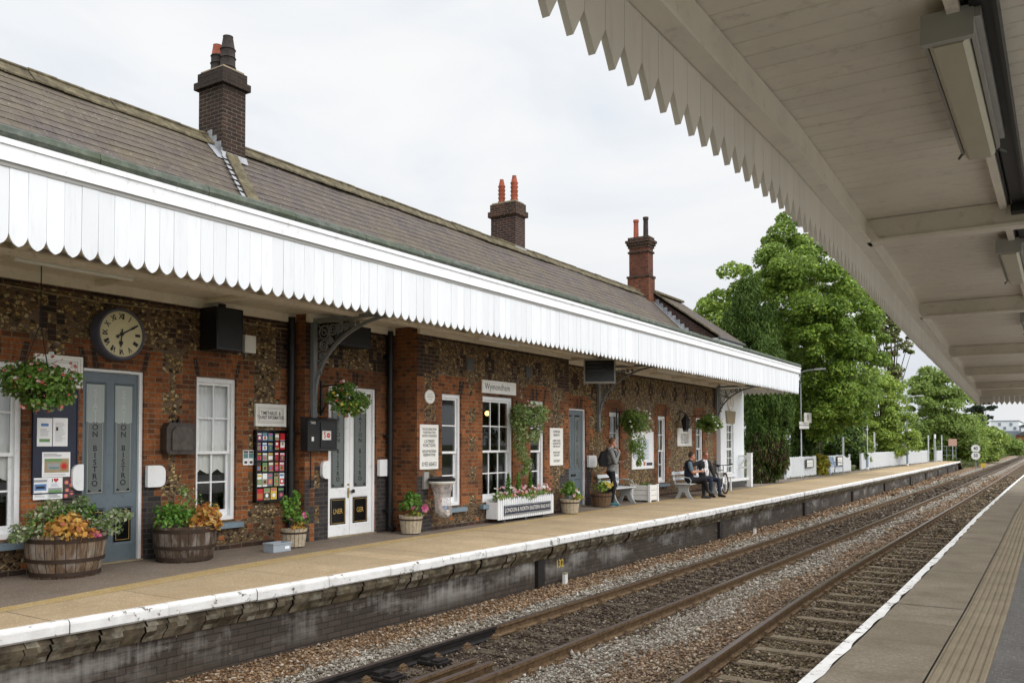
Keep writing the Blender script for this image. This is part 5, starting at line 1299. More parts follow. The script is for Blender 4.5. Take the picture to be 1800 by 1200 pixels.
def board(name, label, cat, X, y0, y1, z0, z1, t=.025, face='signwhite', frame=None, fw=.02, lines=(), extra=None, group=None):
    th = thing(name, label, cat, (X, (y0+y1)/2, z0), group)
    m = MB(); m.box(X+.003, X+t, y0, y1, z0, z1); build(m, 'panel', [M[face]], th)
    if frame:
        m = MB(); F_ = t+.012
        m.box(X+.003, X+F_, y0-fw, y0, z0-fw, z1+fw); m.box(X+.003, X+F_, y1, y1+fw, z0-fw, z1+fw); m.box(X+.003, X+F_, y0, y1, z0-fw, z0); m.box(X+.003, X+F_, y0, y1, z1, z1+fw); build(m, 'frame', [M[frame]], th)
    if lines:
        m = MB()
        for (s, yc, zc, size, sx, bold) in lines: m.text(s, X+t+.0015, y0+(y1-y0)*yc, z0+(z1-z0)*zc, size, 0, sx=sx, bold=bold)
        build(m, 'lettering', [M['ink']], th)
    if extra:
        m = MB(); mats = extra(m, X+t+.001, y0, y1, z0, z1); build(m, 'print', mats, th)
    return th
def mould(m, X, y0, y1, z0, z1):
    for k in (.035, .06): lining(m, X, y0, y1, z0, z1, .006, 0, k)
    return [M['signgrey']]
board('wall_plaque', 'cream framed plaque on the wall behind the left hanging basket', 'plaque', WL, 5.86, 6.44, 2.42, 2.78, .03, 'signwhite', 'signwhite', .03, (), mould)
# black notice board with posters
nb = board('notice_board', 'tall dark navy notice board left of the bistro door', 'notice board', WL, 5.84, 6.40, 1.02, 2.36, .03, 'navy', 'navy', .015)
def poster(label, y0, y1, z0, z1, deco, X=WL+.032):
    th = thing('poster', label, 'poster', (X, (y0+y1)/2, z0), 'posters on the navy notice board'); m = MB(); m.box(X, X+.004, y0, y1, z0, z1); build(m, 'sheet', [M['paper']], th)
    m = MB(); mats = []; w, h = y1-y0, z1-z0; n_deco = 0
    for (kind, a0, a1, b0, b1, col) in deco:
        if M[col] not in mats: mats.append(M[col])
        k = mats.index(M[col]); ya, yb, za, zb_ = y0+w*a0, y0+w*a1, z0+h*b0, z0+h*b1; n_deco += 1; Xp = X+.0046+.0003*n_deco
        if kind == 'r': m.quad((Xp, ya, za), (Xp, yb, za), (Xp, yb, zb_), (Xp, ya, zb_), k)
        elif kind == 'c': m.lathe([(max((yb-ya)/2, .002), .0), (max((yb-ya)/2, .002), .0006)], (Xp+.0004*k, (ya+yb)/2, (za+zb_)/2), 14, k, axis='x')
        elif kind == 'h':
            c = Vector((Xp+.001, (ya+yb)/2, (za+zb_)/2)); s_ = (yb-ya)/2; po = []
            for q in range(24): t = q*6.283/24; po.append((c.x, c.y+s_*math.sin(t)**3, c.z+s_*(13*math.cos(t)-5*math.cos(2*t)-2*math.cos(3*t)-math.cos(4*t))/16))
            m.add(po, [tuple(range(24))], k)
        elif kind == 'l':
            n = int(round((b1-b0)*h/.014))
            for q in range(max(n, 1)): zz = za+(zb_-za)*(q+.5)/max(n, 1); e = yb-(yb-ya)*random.uniform(0, .35); m.quad((Xp, ya, zz-.0022), (Xp, e, zz-.0022), (Xp, e, zz+.0022), (Xp, ya, zz+.0022), k)
        elif kind == 't': m.text(col_txt[0], Xp+.001, (ya+yb)/2, (za+zb_)/2, h*.12, k, sx=.8, bold=.02)
    build(m, 'print', mats, th)
poster('white poster with a blue heading and green band, upper left on the navy board', 5.875, 6.07, 1.62, 1.99, [('r', .25, .75, .70, .80, 'blue'), ('r', .15, .85, .15, .26, 'green'), ('l', .2, .8, .35, .62, 'greyp'), ('r', 0, 1, .985, 1.0, 'navy')])
poster('plain white typed notice, upper right on the navy board', 6.08, 6.275, 1.62, 1.99, [('l', .15, .85, .15, .85, 'greyp'), ('r', .2, .35, .55, .68, 'brownp')])
poster('steam train poster with grey engine and red smokebox in the middle of the navy board', 5.945, 6.315, 1.22, 1.545, [('r', .08, .95, .18, .74, 'tan'), ('r', .18, .66, .30, .56, 'greyp'), ('r', .10, .70, .62, .74, 'green'), ('r', .24, .60, .34, .40, 'teal_p'), ('c', .62, .92, .26, .60, 'orange'), ('c', .68, .86, .33, .53, 'red'), ('l', .05, .7, .80, .95, 'ink'), ('l', .05, .9, .04, .14, 'greyp')])
poster('pale blue picture poster, left of the bottom row on the navy board', 5.835, 6.02, .935, 1.215, [('r', .08, .92, .42, .72, 'blue'), ('r', .2, .8, .5, .62, 'navy'), ('l', .1, .9, .10, .36, 'greyp'), ('r', .05, .95, .80, .92, 'greyp')])
poster('white poster with a red heart, middle of the bottom row on the navy board', 6.022, 6.215, .935, 1.215, [('h', .38, .72, .80, .95, 'red'), ('r', .27, .33, .79, .95, 'ink'), ('r', .04, .96, .30, .52, 'green'), ('r', .04, .96, .42, .52, 'greyp'), ('l', .2, .8, .58, .74, 'blue'), ('l', .05, .95, .06, .24, 'ink')])
poster('flower poster with pink and yellow blooms, right of the bottom row on the navy board', 6.217, 6.385, .935, 1.215, [('r', 0, 1, 0, 1, 'brownp')] + [('c', cx-.17, cx+.17, cz-.1, cz+.1, 'pink') for cx, cz in ((.3, .75), (.68, .62), (.35, .38), (.7, .25), (.25, .12), (.75, .88))] + [('c', cx-.08, cx+.08, cz-.05, cz+.05, 'yellow') for cx, cz in ((.3, .75), (.68, .62), (.35, .38), (.7, .25), (.25, .12), (.75, .88))])
# metal letter cabinet
lb = thing('wall_cabinet', 'dark iron wall box with a rounded top between the bistro door and the sash window', 'wall box', (WL, 7.9, 1.5))
m = MB(); m.prism([(7.70, 1.50), (8.14, 1.50), (8.17, 1.56), (8.17, 1.88), (8.12, 1.96), (7.72, 1.96), (7.67, 1.88), (7.67, 1.56)], WL+.01, WL+.16, 'x'); build(m, 'body', [paint('bronzed_iron', (.055, .042, .034), .45, .25, 12)], lb)
m = MB(); m.prism([(7.75, 1.56), (8.10, 1.56), (8.10, 1.83), (8.04, 1.90), (7.81, 1.90), (7.75, 1.83)], WL+.161, WL+.185, 'x'); build(m, 'front_door', [paint('bronzed_iron_front', (.075, .06, .05), .35, .25, 12)], lb)
m = MB(); m.tube([(WL+.02, 7.92, 1.96), (WL+.08, 7.92, 2.02), (WL+.08, 7.92, 2.06)], .02, 6); m.box(WL+.01, WL+.05, 7.86, 7.98, 1.962, 2.0); build(m, 'bracket', [M['black']], lb)
# speaker cabinets
def cabinet(X0, X1, y0, y1, z0, z1, lab, name='loudspeaker_cabinet'):
    t = thing(name, lab, 'loudspeaker', ((X0+X1)/2, (y0+y1)/2, z0), 'black cabinets under the station canopy')
    m = MB(); m.box(X0, X1, y0, y1, z0, z1); build(m, 'body', [M['black']], t)
    m = MB(); lining(m, X1+.001, y0, y1, z0, z1, .012, 0, .012); m.box((X0+X1)/2-.04, (X0+X1)/2+.04, (y0+y1)/2-.04, (y0+y1)/2+.04, z1, 3.80); build(m, 'grille_frame', [M['panelblack']], t)
p, q = onX(381, 540, -10.66), onX(427, 618, -10.66); cabinet(-11.04, -10.66, p.y, q.y, q.z, 3.72, 'large black box hung under the soffit above the leftmost full sash window')
p, q = onX(588, 560, -10.40), onX(652, 616, -10.40); cabinet(-10.74, -10.40, p.y, q.y, q.z+.03, 3.72, 'black box under the soffit above the white double door, behind the iron bracket')
def sbox(X, y0, y1, z0, z1, lab):
    t = thing('junction_box', lab, 'junction box', (X, y0, z0)); m = MB(); m.box(X+.005, X+.07, y0, y1, z0, z1); build(m, 'lid', [M['signwhite']], t); m = MB(); m.box(X+.005, X+.06, y0-.006, y1+.006, z0-.006, z0); m.tube([(X+.03, y0+.05, z0-.006), (X+.03, y0+.05, z0-.08)], .01, 6); build(m, 'base', [M['signgrey']], t)
sbox(WL, 9.14, 9.36, 3.12, 3.40, 'small white box on the flint wall right of the black cabinet')
# signs
board('information_sign', 'cream framed sign reading TIMETABLES & TOURIST INFORMATION above the leaflet rack', 'sign', WL, 9.41, 10.02, 1.96, 2.29, .03, 'signwhite', 'signwhite', .02, (('TIMETABLES  &', .5, .60, .082, .78, .02), ('TOURIST INFORMATION', .5, .38, .082, .62, .02)), lambda m, X, y0, y1, z0, z1: mould(m, X, y0, y1, z0, z1))
rk = thing('leaflet_rack', 'black framed wall rack full of colourful tourist leaflets beside the black downpipe', 'leaflet rack', (WL, 9.7, .72))
m = MB(); y0, y1, z0, z1 = 9.39, 10.0, .72, 1.86; X = WL
m.box(X+.004, X+.02, y0, y1, z0, z1); m.box(X+.004, X+.09, y0-.02, y0, z0-.02, z1+.02); m.box(X+.004, X+.09, y1, y1+.02, z0-.02, z1+.02); m.box(X+.004, X+.09, y0, y1, z0-.02, z0); m.box(X+.004, X+.09, y0, y1, z1, z1+.02)
rows = [(1.705, 1.84, 'a'), (1.535, 1.685, 'a'), (1.375, 1.515, 'b'), (1.20, 1.355, 'b'), (.955, 1.175, 'c'), (.735, .935, 'd')]
for (za, zb_, k) in rows: m.box(X+.02, X+.085, y0, y1, za-.016, za-.002)
m.box(X+.02, X+.085, 9.745, 9.765, 1.20, 1.86)
build(m, 'frame', [M['panelblack']], rk)
pal = dict(a=['purple', 'blue', 'blue', 'tan', 'teal_p'], b=['brownp', 'greyp', 'tan', 'red', 'pink'], c=['paper', 'paper', 'teal_p', 'paper', 'paper'], d=['red', 'tan', 'yellow', 'navy'])
for (za, zb_, k) in rows:
    n = 5 if k != 'd' else 4
    for i in range(n):
        w = (y1-y0)/n; a0, a1 = y0+i*w+.012, y0+(i+1)*w-.012
        if za == 1.535 and i > 2: continue
        m = MB(); ha = za-.15 if (za == 1.705 and i > 2) else za; xx = X+.045+random.uniform(0, .02); m.box(xx, xx+.004, a0, a1, ha, zb_-random.uniform(0, .015), 0)
        cs2 = ['red', 'yellow', 'paper', 'blue', 'orange', 'green', 'pink', 'tan', 'brownp', 'paper']; c2 = random.choice(cs2); c3 = random.choice(cs2); hh = zb_-ha
        m.quad((xx+.005, a0+.004, ha+hh*.12), (xx+.005, a1-.004, ha+hh*.12), (xx+.005, a1-.004, ha+hh*.55), (xx+.005, a0+.004, ha+hh*.55), 1); m.quad((xx+.005, a0+.004, ha+hh*.72), (xx+.005, a1-.01, ha+hh*.72), (xx+.005, a1-.01, ha+hh*.88), (xx+.005, a0+.004, ha+hh*.88), 2)
        m.lathe([(w*.22, 0), (w*.22, .0005)], (xx+.0056, (a0+a1)/2, ha+hh*.34), 8, 3, axis='x')
        c1 = pal[k][i] if random.random() < .8 else random.choice(cs2)
        t = thing('leaflet', 'folded tourist leaflet standing in the black rack by the downpipe', 'leaflet', (X+.05, (a0+a1)/2, ha), 'leaflets in the wall rack'); ORG[t.name] = Vector((X+.05, (a0+a1)/2, ha)); build(m, 'cover', [M[c1], M[c2], M[c3], M[random.choice(cs2)]], t)
for i in range(2):
    a0 = 9.165+i*.105; t = thing('leaflet', 'dark and white leaflet fixed to the brick left of the black rack', 'leaflet', (WL, a0, 1.3), 'leaflets left of the rack'); m = MB(); m.box(WL+.004, WL+.02, a0, a0+.098, 1.31, 1.55); m.quad((WL+.021, a0+.005, 1.42), (WL+.021, a0+.093, 1.42), (WL+.021, a0+.093, 1.50), (WL+.021, a0+.005, 1.50), 1); m.quad((WL+.021, a0+.02, 1.335), (WL+.021, a0+.08, 1.335), (WL+.021, a0+.08, 1.375), (WL+.021, a0+.02, 1.375), 2); m.quad((WL+.021, a0+.005, 1.505), (WL+.021, a0+.093, 1.505), (WL+.021, a0+.093, 1.54), (WL+.021, a0+.005, 1.54), 2); build(m, 'cover', [M['paper'], M['teal_p'], M['brownp']], t)
# taxi telephone box on the pier
hp = thing('telephone_box', 'black wall telephone cabinet with a red and white sticker by the white double door', 'telephone', (WM, 10.5, 1.5))
p, q = onX(541, 740, -10.60), onX(594, 796, -10.60); y0, y1, z0, z1 = p.y, q.y-.02, 1.53, 2.06
m = MB(); m.box(WM+.01, -10.60, y0, y1, z0, z1); m.prism([(WM+.01, z1), (-10.56, z1), (-10.56, z1+.015), (WM+.01, z1+.05)], y0-.02, y1+.02, 'y'); build(m, 'case', [M['black']], hp)
m = MB(); ys_ = y0+(y1-y0)*.34; lining(m, -10.599, ys_, y1, z0, z1, .006, 0, .02); m.box(-10.60, -10.585, ys_+.05, y1-.05, z0+.05, z1-.05, 1); build(m, 'front_door', [M['dgrey'], M['panelblack']], hp)
m = MB(); Xs = -10.582; ya, yb_, za, zb_ = y0+(y1-y0)*.46, y0+(y1-y0)*.76, z0+.19, z0+.345; m.quad((Xs, ya, za), (Xs, yb_, za), (Xs, yb_, zb_), (Xs, ya, zb_)); m.text('S', Xs+.002, ya+(yb_-ya)*.28, (za+zb_)/2, .15, 1, sx=.7, bold=.02); m.lathe([(.042, 0), (.042, .002)], (Xs, ya+(yb_-ya)*.70, (za+zb_)/2), 14, 1, axis='x'); m.quad((Xs+.003, ya+(yb_-ya)*.6, (za+zb_)/2-.006), (Xs+.003, ya+(yb_-ya)*.8, (za+zb_)/2-.006), (Xs+.003, ya+(yb_-ya)*.8, (za+zb_)/2+.006), (Xs+.003, ya+(yb_-ya)*.6, (za+zb_)/2+.006), 0)
m.text('TAXIS', -10.598, y0+.12, z1-.055, .06, 0, sx=.7, bold=.01); m.quad((-10.598, y0+.09, z0+.17), (-10.598, y0+.14, z0+.17), (-10.598, y0+.14, z0+.24), (-10.598, y0+.09, z0+.24)); build(m, 'label', [M['signwhite'], M['red']], hp)
# signs on the projecting bay
sg = thing('oval_plaque', 'small round cream plaque high on the corner of the projecting bay', 'plaque', (WP, 12.83, 2.55)); m = MB(); m.lathe([(.135, .003), (.135, .02), (.12, .03), (.115, .022), (.01, .022)], (WP, 12.83, 2.55), 28, axis='x', sx=1.12, sy=1.0); build(m, 'disc', [M['signwhite']], sg)
m = MB(); [m.text(s, WP+.024, 12.83, 2.55+dz, .034, sx=.8, bold=.01) for s, dz in (('PLACE 1993', .05), ('WYMONDHAM', .0), ('STATION', -.05))]; build(m, 'lettering', [M['signgrey']], sg)
board('menu_sign', 'tall white sign reading CATERED FUNCTIONS with a telephone number, above the bin bag', 'sign', WP, 12.53, 13.09, 1.17, 2.02, .02, 'signwhite', None, 0,
      (('THIS OLD DINING ROOM', .5, .895, .062, .60, .012), ('PLEASE WALK THRU', .5, .82, .062, .66, .012), ('GARDENS TO THE ENTRANCE', .5, .745, .062, .52, .012), ('CATERED', .5, .62, .085, .85, .015), ('FUNCTIONS', .5, .53, .085, .80, .015), ('GROUP BOOKING', .5, .40, .072, .72, .02), ('RESERVATIONS', .5, .32, .072, .74, .02), ('01953 606433', .5, .11, .118, .66, .01)))
board('station_name_sign', 'white rectangular sign reading Wymondham above the wide window', 'sign', WP, 14.56, 15.86, 2.72, 2.99, .03, 'signwhite', None, 0, (('Wymondham', .44, .5, .19, .92, .0),))
board('menu_sign', 'narrow white typed sign between the trailing ivy basket and the blue door', 'sign', WP, 17.36, 17.98, 1.14, 2.03, .02, 'signwhite', None, 0,
      (('LICENSED BAR', .5, .90, .075, .68, .02), ('BREAKFASTS', .5, .81, .075, .70, .02), ('HOME COOKED', .5, .66, .066, .74, .02), ('LUNCHES AND TEAS', .5, .585, .066, .60, .02), ('OPEN EACH DAY', .5, .505, .066, .66, .02), ('SUNDAY ROAST', .5, .345, .066, .66, .02), ('BOOK NOW', .5, .27, .066, .7, .02), ('01953 606433', .5, .12, .08, .62, .012)))
p, q = onX(1111, 757, WR+.03), onX(1148, 824, WR+.03)
board('map_poster', 'large white timetable poster with blue text behind the second trailing basket', 'poster', WR, p.y, q.y, .92, 2.0, .03, 'paper', 'signwhite', .03, (), lambda m, X, y0, y1, z0, z1: ([m.quad((X, y0+.1+k*.62, z0+.25), (X, y0+.62+k*.62, z0+.25), (X, y0+.62+k*.62, z1-.2), (X, y0+.1+k*.62, z1-.2), 0) for k in (0, 1)] + [m.quad((X+.001, y0+.12+k*.62, z0+.28+j*.045), (X+.001, y0+.12+k*.62+random.uniform(.25, .46), z0+.28+j*.045), (X+.001, y0+.12+k*.62+random.uniform(.25, .46), z0+.295+j*.045), (X+.001, y0+.12+k*.62, z0+.295+j*.045), 1) for k in (0, 1) for j in range(13)] + [m.quad((X+.001, y1-.50, z0+.07), (X+.001, y1-.06, z0+.07), (X+.001, y1-.06, z0+.16), (X+.001, y1-.50, z0+.16), 2), m.quad((X+.001, y1-.72, z0+.07), (X+.001, y1-.58, z0+.07), (X+.001, y1-.58, z0+.19), (X+.001, y1-.72, z0+.19), 3)]) and [plain('pale_blue_print', (.62, .68, .74), .5), M['greyp'], M['navy'], M['orange']])
p, q = onX(1191, 752, WR+.03), onX(1216, 785, WR+.03)
board('notice_sign', 'cream sign with four lines of grey text under the wall lantern', 'sign', WR, p.y, q.y, 1.58, 2.18, .03, 'signwhite', None, 0, (('PLATFORM 1 FOR', .5, .62, .10, .85, .01), ('TRAINS TO NORWICH', .5, .48, .10, .72, .01), ('PLATFORM 2 FOR ELY', .5, .34, .10, .70, .01), ('AND CAMBRIDGE', .5, .20, .10, .85, .01)))
lt = thing('wall_lantern', 'black tapered lantern on a wall bracket over the cream notice', 'lantern', (WR+.3, 27.0, 2.1)); lx, ly = WR+.32, 26.75
m = MB(); m.lathe([(.10, 2.12), (.15, 2.42), (.16, 2.44), (.05, 2.58), (.03, 2.64), (.01, 2.66)], (lx, ly, 0), 6); m.tube([(WR+.01, ly, 2.62), (WR+.15, ly, 2.74), (lx, ly, 2.66)], .018, 6); m.tube([(WR+.01, ly, 2.35), (WR+.1, ly, 2.45), (WR+.14, ly, 2.7)], .012, 6); build(m, 'frame', [M['black']], lt)
m = MB(); m.lathe([(.09, 2.06), (.095, 2.12)], (lx, ly, 0), 6); build(m, 'lower_cap', [M['dgrey']], lt)
# departure monitor hung from the canopy, turned towards the photographer
mp_ = onX(1054, 652, -9.55); mt = thing('departure_monitor', 'dark train departure screen in a pale casing hanging from the station canopy', 'screen', (mp_.x, mp_.y, mp_.z), rotz=R(-62))
m = MB(); w, h = .39, .30
m.box(-.20, -.01, -w, w, -h, h); m.box(-.01, .0, -w, w, h-.035, h); m.box(-.01, .0, -w, w, -h, -h+.045); m.box(-.01, .0, -w, -w+.035, -h+.045, h-.035); m.box(-.01, .0, w-.035, w, -h+.045, h-.035); m.box(-.12, -.06, -.04, .04, h, 3.80-mp_.z); build(m, 'casing', [M['signgrey']], mt, local=True)
m = MB(); m.quad((-.008, -w+.036, -h+.046), (-.008, w-.036, -h+.046), (-.008, w-.036, h-.036), (-.008, -w+.036, h-.036)); build(m, 'screen', [M['panelblack']], mt, local=True)
m = MB(); [m.quad((-.0065, -w+.09, h-.12-k*.09), (-.0065, -w+.09+.42*random.uniform(.5, 1), h-.12-k*.09), (-.0065, -w+.09+.42, h-.10-k*.09), (-.0065, -w+.09, h-.10-k*.09)) for k in range(3)]; build(m, 'display_text', [plain('dim_display', (.05, .06, .08), .4)], mt, local=True)
# small lamps under the station canopy
def tubelight(x, y, L, lab):
    t = thing('strip_light', lab, 'ceiling light', (x, y, 3.7), 'tube lights under the station canopy'); m = MB(); m.box(x-.05, x+.05, y, y+L, 3.735, 3.855 if False else 3.788); build(m, 'housing', [M['cream']], t); m = MB(); m.tube([(x, y+.03, 3.715), (x, y+L-.03, 3.715)], .028, 8); build(m, 'tube', [M['signwhite']], t)
tubelight(-9.8, 4.9, 1.5, 'white tube light under the station canopy soffit near the clock'); tubelight(-9.6, 13.6, 1.5, 'white tube light under the soffit above the projecting bay'); tubelight(-9.6, 22.3, 1.5, 'white tube light under the soffit beyond the hanging screen')

# ------------------------------------------------------------------ hanging baskets
def basket(label, px, X, rad, sq, mats, w, leaf, per, fl, flw, nfl, trail=None, hang='chain', fr=.028, liner=True):
    c = onX(px[0], px[1], X); t = thing('hanging_basket', label, 'hanging basket', c, 'flower baskets along the station front')
    bl = []
    for k in range(16):
        d = Vector((random.gauss(0, 1), random.gauss(0, 1), random.gauss(0, .9))).normalized(); bl.append((c+Vector((d.x*rad*.62, d.y*rad*.62, d.z*rad*sq*.62)), (rad*.48, rad*.48, rad*.42*sq)))
    if trail:
        for (dy, dz, r) in trail: bl.append((c+Vector((random.uniform(-.08, .08), dy, dz)), (r, r, r*1.5)))
    foliage(t, 'foliage', bl, mats, leaf, per, -.9, .3, 0, w)
    pts = []
    for k in range(nfl):
        d = Vector((abs(random.gauss(.5, .6)), random.gauss(-.15, .8), random.gauss(.05, .7))).normalized(); pts.append(c+Vector((d.x*rad*1.04, d.y*rad*1.04, d.z*rad*sq*1.02)))
    if nfl: flowers(t, 'flowers', pts, fl, fr, flw)
    m = MB(); m.lathe([(.04, -.22), (.12, -.16), (.17, -.06), (.18, .0)], (c.x, c.y, c.z), 14)
    if liner: build(m, 'liner', [M['soil']], t)
    m = MB()
    if hang == 'chain':
        for k in range(3): a_ = k*2.094; m.tube([(c.x+.22*math.cos(a_), c.y+.22*math.sin(a_), c.z), (c.x, c.y, c.z+rad*sq+.35)], .006, 4)
        m.tube([(c.x, c.y, c.z+rad*sq+.35), (c.x, c.y, 3.80)], .007, 4)
    else:
        zz = c.z+rad*sq*.75; m.box(hang+.004, hang+.03, c.y-.02, c.y+.02, zz-.5, zz+.1); m.tube([(hang+.02, c.y, zz), (c.x, c.y, zz+.03)], .014, 6); m.tube([(hang+.02, c.y, zz-.45), (hang+.2, c.y, zz-.2), (c.x-.05, c.y, zz)], .011, 6); m.tube([(c.x, c.y, zz+.03), (c.x, c.y, c.z)], .008, 4)
    build(m, 'hanger', [M['black']], t); return t
PP = [M['leaf_pot'], M['leaf_fern'], M['leaf_ivy']]
basket('large bushy hanging basket with red and pink fuchsias in front of the navy notice board', (70, 672), -10.25, .43, .84, PP, [.5, .25, .25], .062, 260, [M['pet_red'], M['pet_pale'], M['pet_white']], [.45, .35, .2], 60, fr=.022)
basket('round hanging basket of green leaves with yellow and red flowers over the white double door', (611, 702), -10.15, .37, .86, PP, [.6, .25, .15], .055, 200, [M['pet_yel'], M['pet_red'], M['pet_white']], [.4, .35, .25], 34, hang=WM, fr=.028)
basket('twin-lobed trailing basket of variegated ivy beside the wide window', (930, 728), -9.85, .46, .62, [M['leaf_ivy'], M['leaf_pot'], M['leaf_silver']], [.7, .15, .15], .055, 230, [M['pet_white'], M['pet_pale']], [.6, .4], 10, [(-.42, -.15, .2), (-.38, -.4, .19), (-.30, -.66, .17), (-.2, -.9, .15), (-.05, -1.08, .11), (.40, -.1, .2), (.36, -.28, .15), (.02, -.5, .12), (.3, -.5, .10), (-.12, -1.25, .07)], hang=WP)
basket('long trailing basket with dark leaves and white flowers in front of the timetable poster', (1117, 742), -10.2, .48, .85, [M['leaf_pot'], M['leaf_ivy'], M['leaf_mid']], [.45, .3, .25], .065, 200, [M['pet_white'], M['pet_pale']], [.7, .3], 24, [(-.1, -.55, .24), (.1, -.75, .2), (.25, -.6, .18), (.2, -.95, .12), (-.2, -.7, .13), (.12, -1.15, .08)], hang=WR, fr=.035)
basket('round leafy basket with white flowers under the last iron bracket', (1247, 744), -10.0, .46, .72, [M['leaf_pot'], M['leaf_fern'], M['leaf_mid']], [.4, .2, .4], .07, 170, [M['pet_white'], M['pet_pale']], [.8, .2], 30, hang=WR, fr=.04)

# ------------------------------------------------------------------ barrels, tubs and planters on the platform
def barrel_geo(t, r0, r1, h, mat='barrel'):
    m = MB(); pr = [(r0, 0), (r0*1.0+.0, .004)] + [(r0+(r1-r0)*(k/8)**.8 + .02*math.sin(k/8*math.pi), h*k/8) for k in range(1, 9)] + [(r1-.035, h), (r1-.045, h-.06)]
    m.lathe(pr, (0, 0, 0), 40, 0, cap=False); m.lathe([(.01, h-.06), (r1-.045, h-.06)], (0, 0, 0), 40, 1, cap=False); build(m, 'staves', [M[mat], M['soil']], t, local=True, smooth='auto')
    for f, w in ((.10, .05), (.42, .045), (.88, .05)):
        m = MB(); a = r0+(r1-r0)*f**.8+.02*math.sin(f*math.pi); m.lathe([(a+.002, h*f-w/2), (a+.009, h*f-w/2), (a+.011, h*f+w/2), (a+.004, h*f+w/2)], (0, 0, 0), 40, cap=False); build(m, 'hoop', [M['hoop']], t, local=True, smooth='auto')
def W_(t, x, y, z): return Vector(ORG[t.name])+Vector((x, y, z))
b1 = thing('barrel_planter', 'weathered half-barrel planter with amber leaves and silver variegated sprays before the bistro door', 'planter', (-10.60, 6.02, 0), 'half-barrel planters'); barrel_geo(b1, .375, .47, .53)
foliage(b1, 'amber_foliage', [(W_(b1, .30, -.18, .60), (.22, .24, .15)), (W_(b1, .36, -.06, .54), (.18, .22, .14)), (W_(b1, .2, -.05, .66), (.2, .2, .14))], [M['leaf_gold']], .09, 130, -.7, .5)
foliage(b1, 'silver_foliage', [(W_(b1, dx, dy, dz), (r, r, r*.6)) for dx, dy, dz, r in ((.1, .35, .62, .2), (.15, .52, .68, .2), (.05, .66, .72, .16), (.2, .45, .55, .18), (.1, -.4, .58, .2), (0, -.55, .6, .16), (.1, -.66, .52, .12), (-.1, .1, .78, .22), (-.05, -.15, .86, .16), (0, .2, .92, .12), (-.1, -.3, .75, .18), (.1, .75, .70, .1))], [M['leaf_silver'], M['leaf_pot']], .05, 150, -.8, .25, 0, [.75, .25])
foliage(b1, 'fern', [(W_(b1, -.1, .25, .75), (.2, .22, .2)), (W_(b1, -.15, -.1, .72), (.22, .25, .22))], [M['leaf_fern'], M['leaf_pot']], .07, 170, -.6, .3)
foliage(b1, 'magenta_leaves', [(W_(b1, .42, .10, .53), (.08, .10, .06))], [M['pet_pink']], .06, 35, -.8, .3)
b2 = thing('barrel_planter', 'dark half-barrel planter with bright green fern and amber leaves under the sash window', 'planter', (-10.55, 7.72, 0), 'half-barrel planters'); barrel_geo(b2, .36, .43, .50, 'barrel_dark')
foliage(b2, 'fern', [(W_(b2, .05, -.28, .60), (.22, .24, .2)), (W_(b2, .1, -.1, .62), (.2, .2, .2)), (W_(b2, -.1, -.2, .68), (.2, .22, .16))], [M['leaf_fern']], .06, 260, -.7, .2)
foliage(b2, 'amber_foliage', [(W_(b2, .28, .10, .58), (.2, .2, .14)), (W_(b2, .36, .16, .50), (.16, .18, .12)), (W_(b2, .2, .22, .66), (.2, .2, .16)), (W_(b2, .3, -.0, .5), (.12, .12, .1))], [M['leaf_gold']], .095, 110, -.7, .5)
foliage(b2, 'silver_sprigs', [(W_(b2, 0, .1, .86), (.16, .2, .18)), (W_(b2, .05, .38, .68), (.14, .16, .14)), (W_(b2, -.05, .02, .96), (.08, .1, .12))], [M['leaf_silver'], M['leaf_pot']], .045, 110, -.8, .2)
# small slatted tubs
def tub(label, x, y, mat, r, h, plants):
    t = thing('tub_planter', label, 'planter', (x, y, 0), 'small tub planters along the wall')
    m = MB(); n = 18
    for k in range(n):
        a0, a1 = 6.283*k/n+.02, 6.283*(k+1)/n-.02; j = random.uniform(-.01, .015); rb = r*.80
        P = lambda rr, a, z: (rr*math.cos(a), rr*math.sin(a), z)
        vs = [P(rb, a0, .02), P(rb, a1, .02), P(r, a1, h+j), P(r, a0, h+j), P(rb-.02, a0, .02), P(rb-.02, a1, .02), P(r-.02, a1, h+j), P(r-.02, a0, h+j)]
        m.add(vs, [(0, 1, 2, 3), (7, 6, 5, 4), (3, 2, 6, 7), (0, 3, 7, 4), (1, 5, 6, 2), (0, 4, 5, 1)])
    m.lathe([(.01, h-.05), (r-.02, h-.05)], (0, 0, 0), 18, 1, cap=False); build(m, 'staves', [M[mat], M['soil']], t, local=True)
    m = MB(); rr = r*.96; m.tube([(rr*1.02*math.cos(q*.3142), rr*1.02*math.sin(q*.3142), h*.80) for q in range(21)], .014, 6, cap=False); build(m, 'hoop', [M['hoop']], t, local=True)
    for (nm, bl, mats, sz, per) in plants: foliage(t, nm, [(W_(t, *c), rr_) for c, rr_ in bl], mats, sz, per, -.7, .25)
    return t
GR = [M['leaf_pot'], M['leaf_fern']]
t = tub('pale slatted tub with a tall plant and one pink flower by the leaflet rack', -10.38, 9.62, 'tubwood', .21, .30, [('foliage', [((0, -.05, .55), (.16, .16, .22)), ((0, .1, .45), (.18, .18, .14)), ((-.05, -.12, .66), (.1, .1, .16)), ((0, .05, .78), (.06, .06, .14))], GR, .075, 90), ('trailing_leaves', [((.12, 0, .34), (.14, .2, .08))], [M['leaf_yel'], M['leaf_gold']], .06, 70)])
flowers(t, 'flowers', [W_(t, .1, .13, .52), W_(t, .13, .10, .48), W_(t, .05, -.1, .44)], [M['pet_pink']], .06)
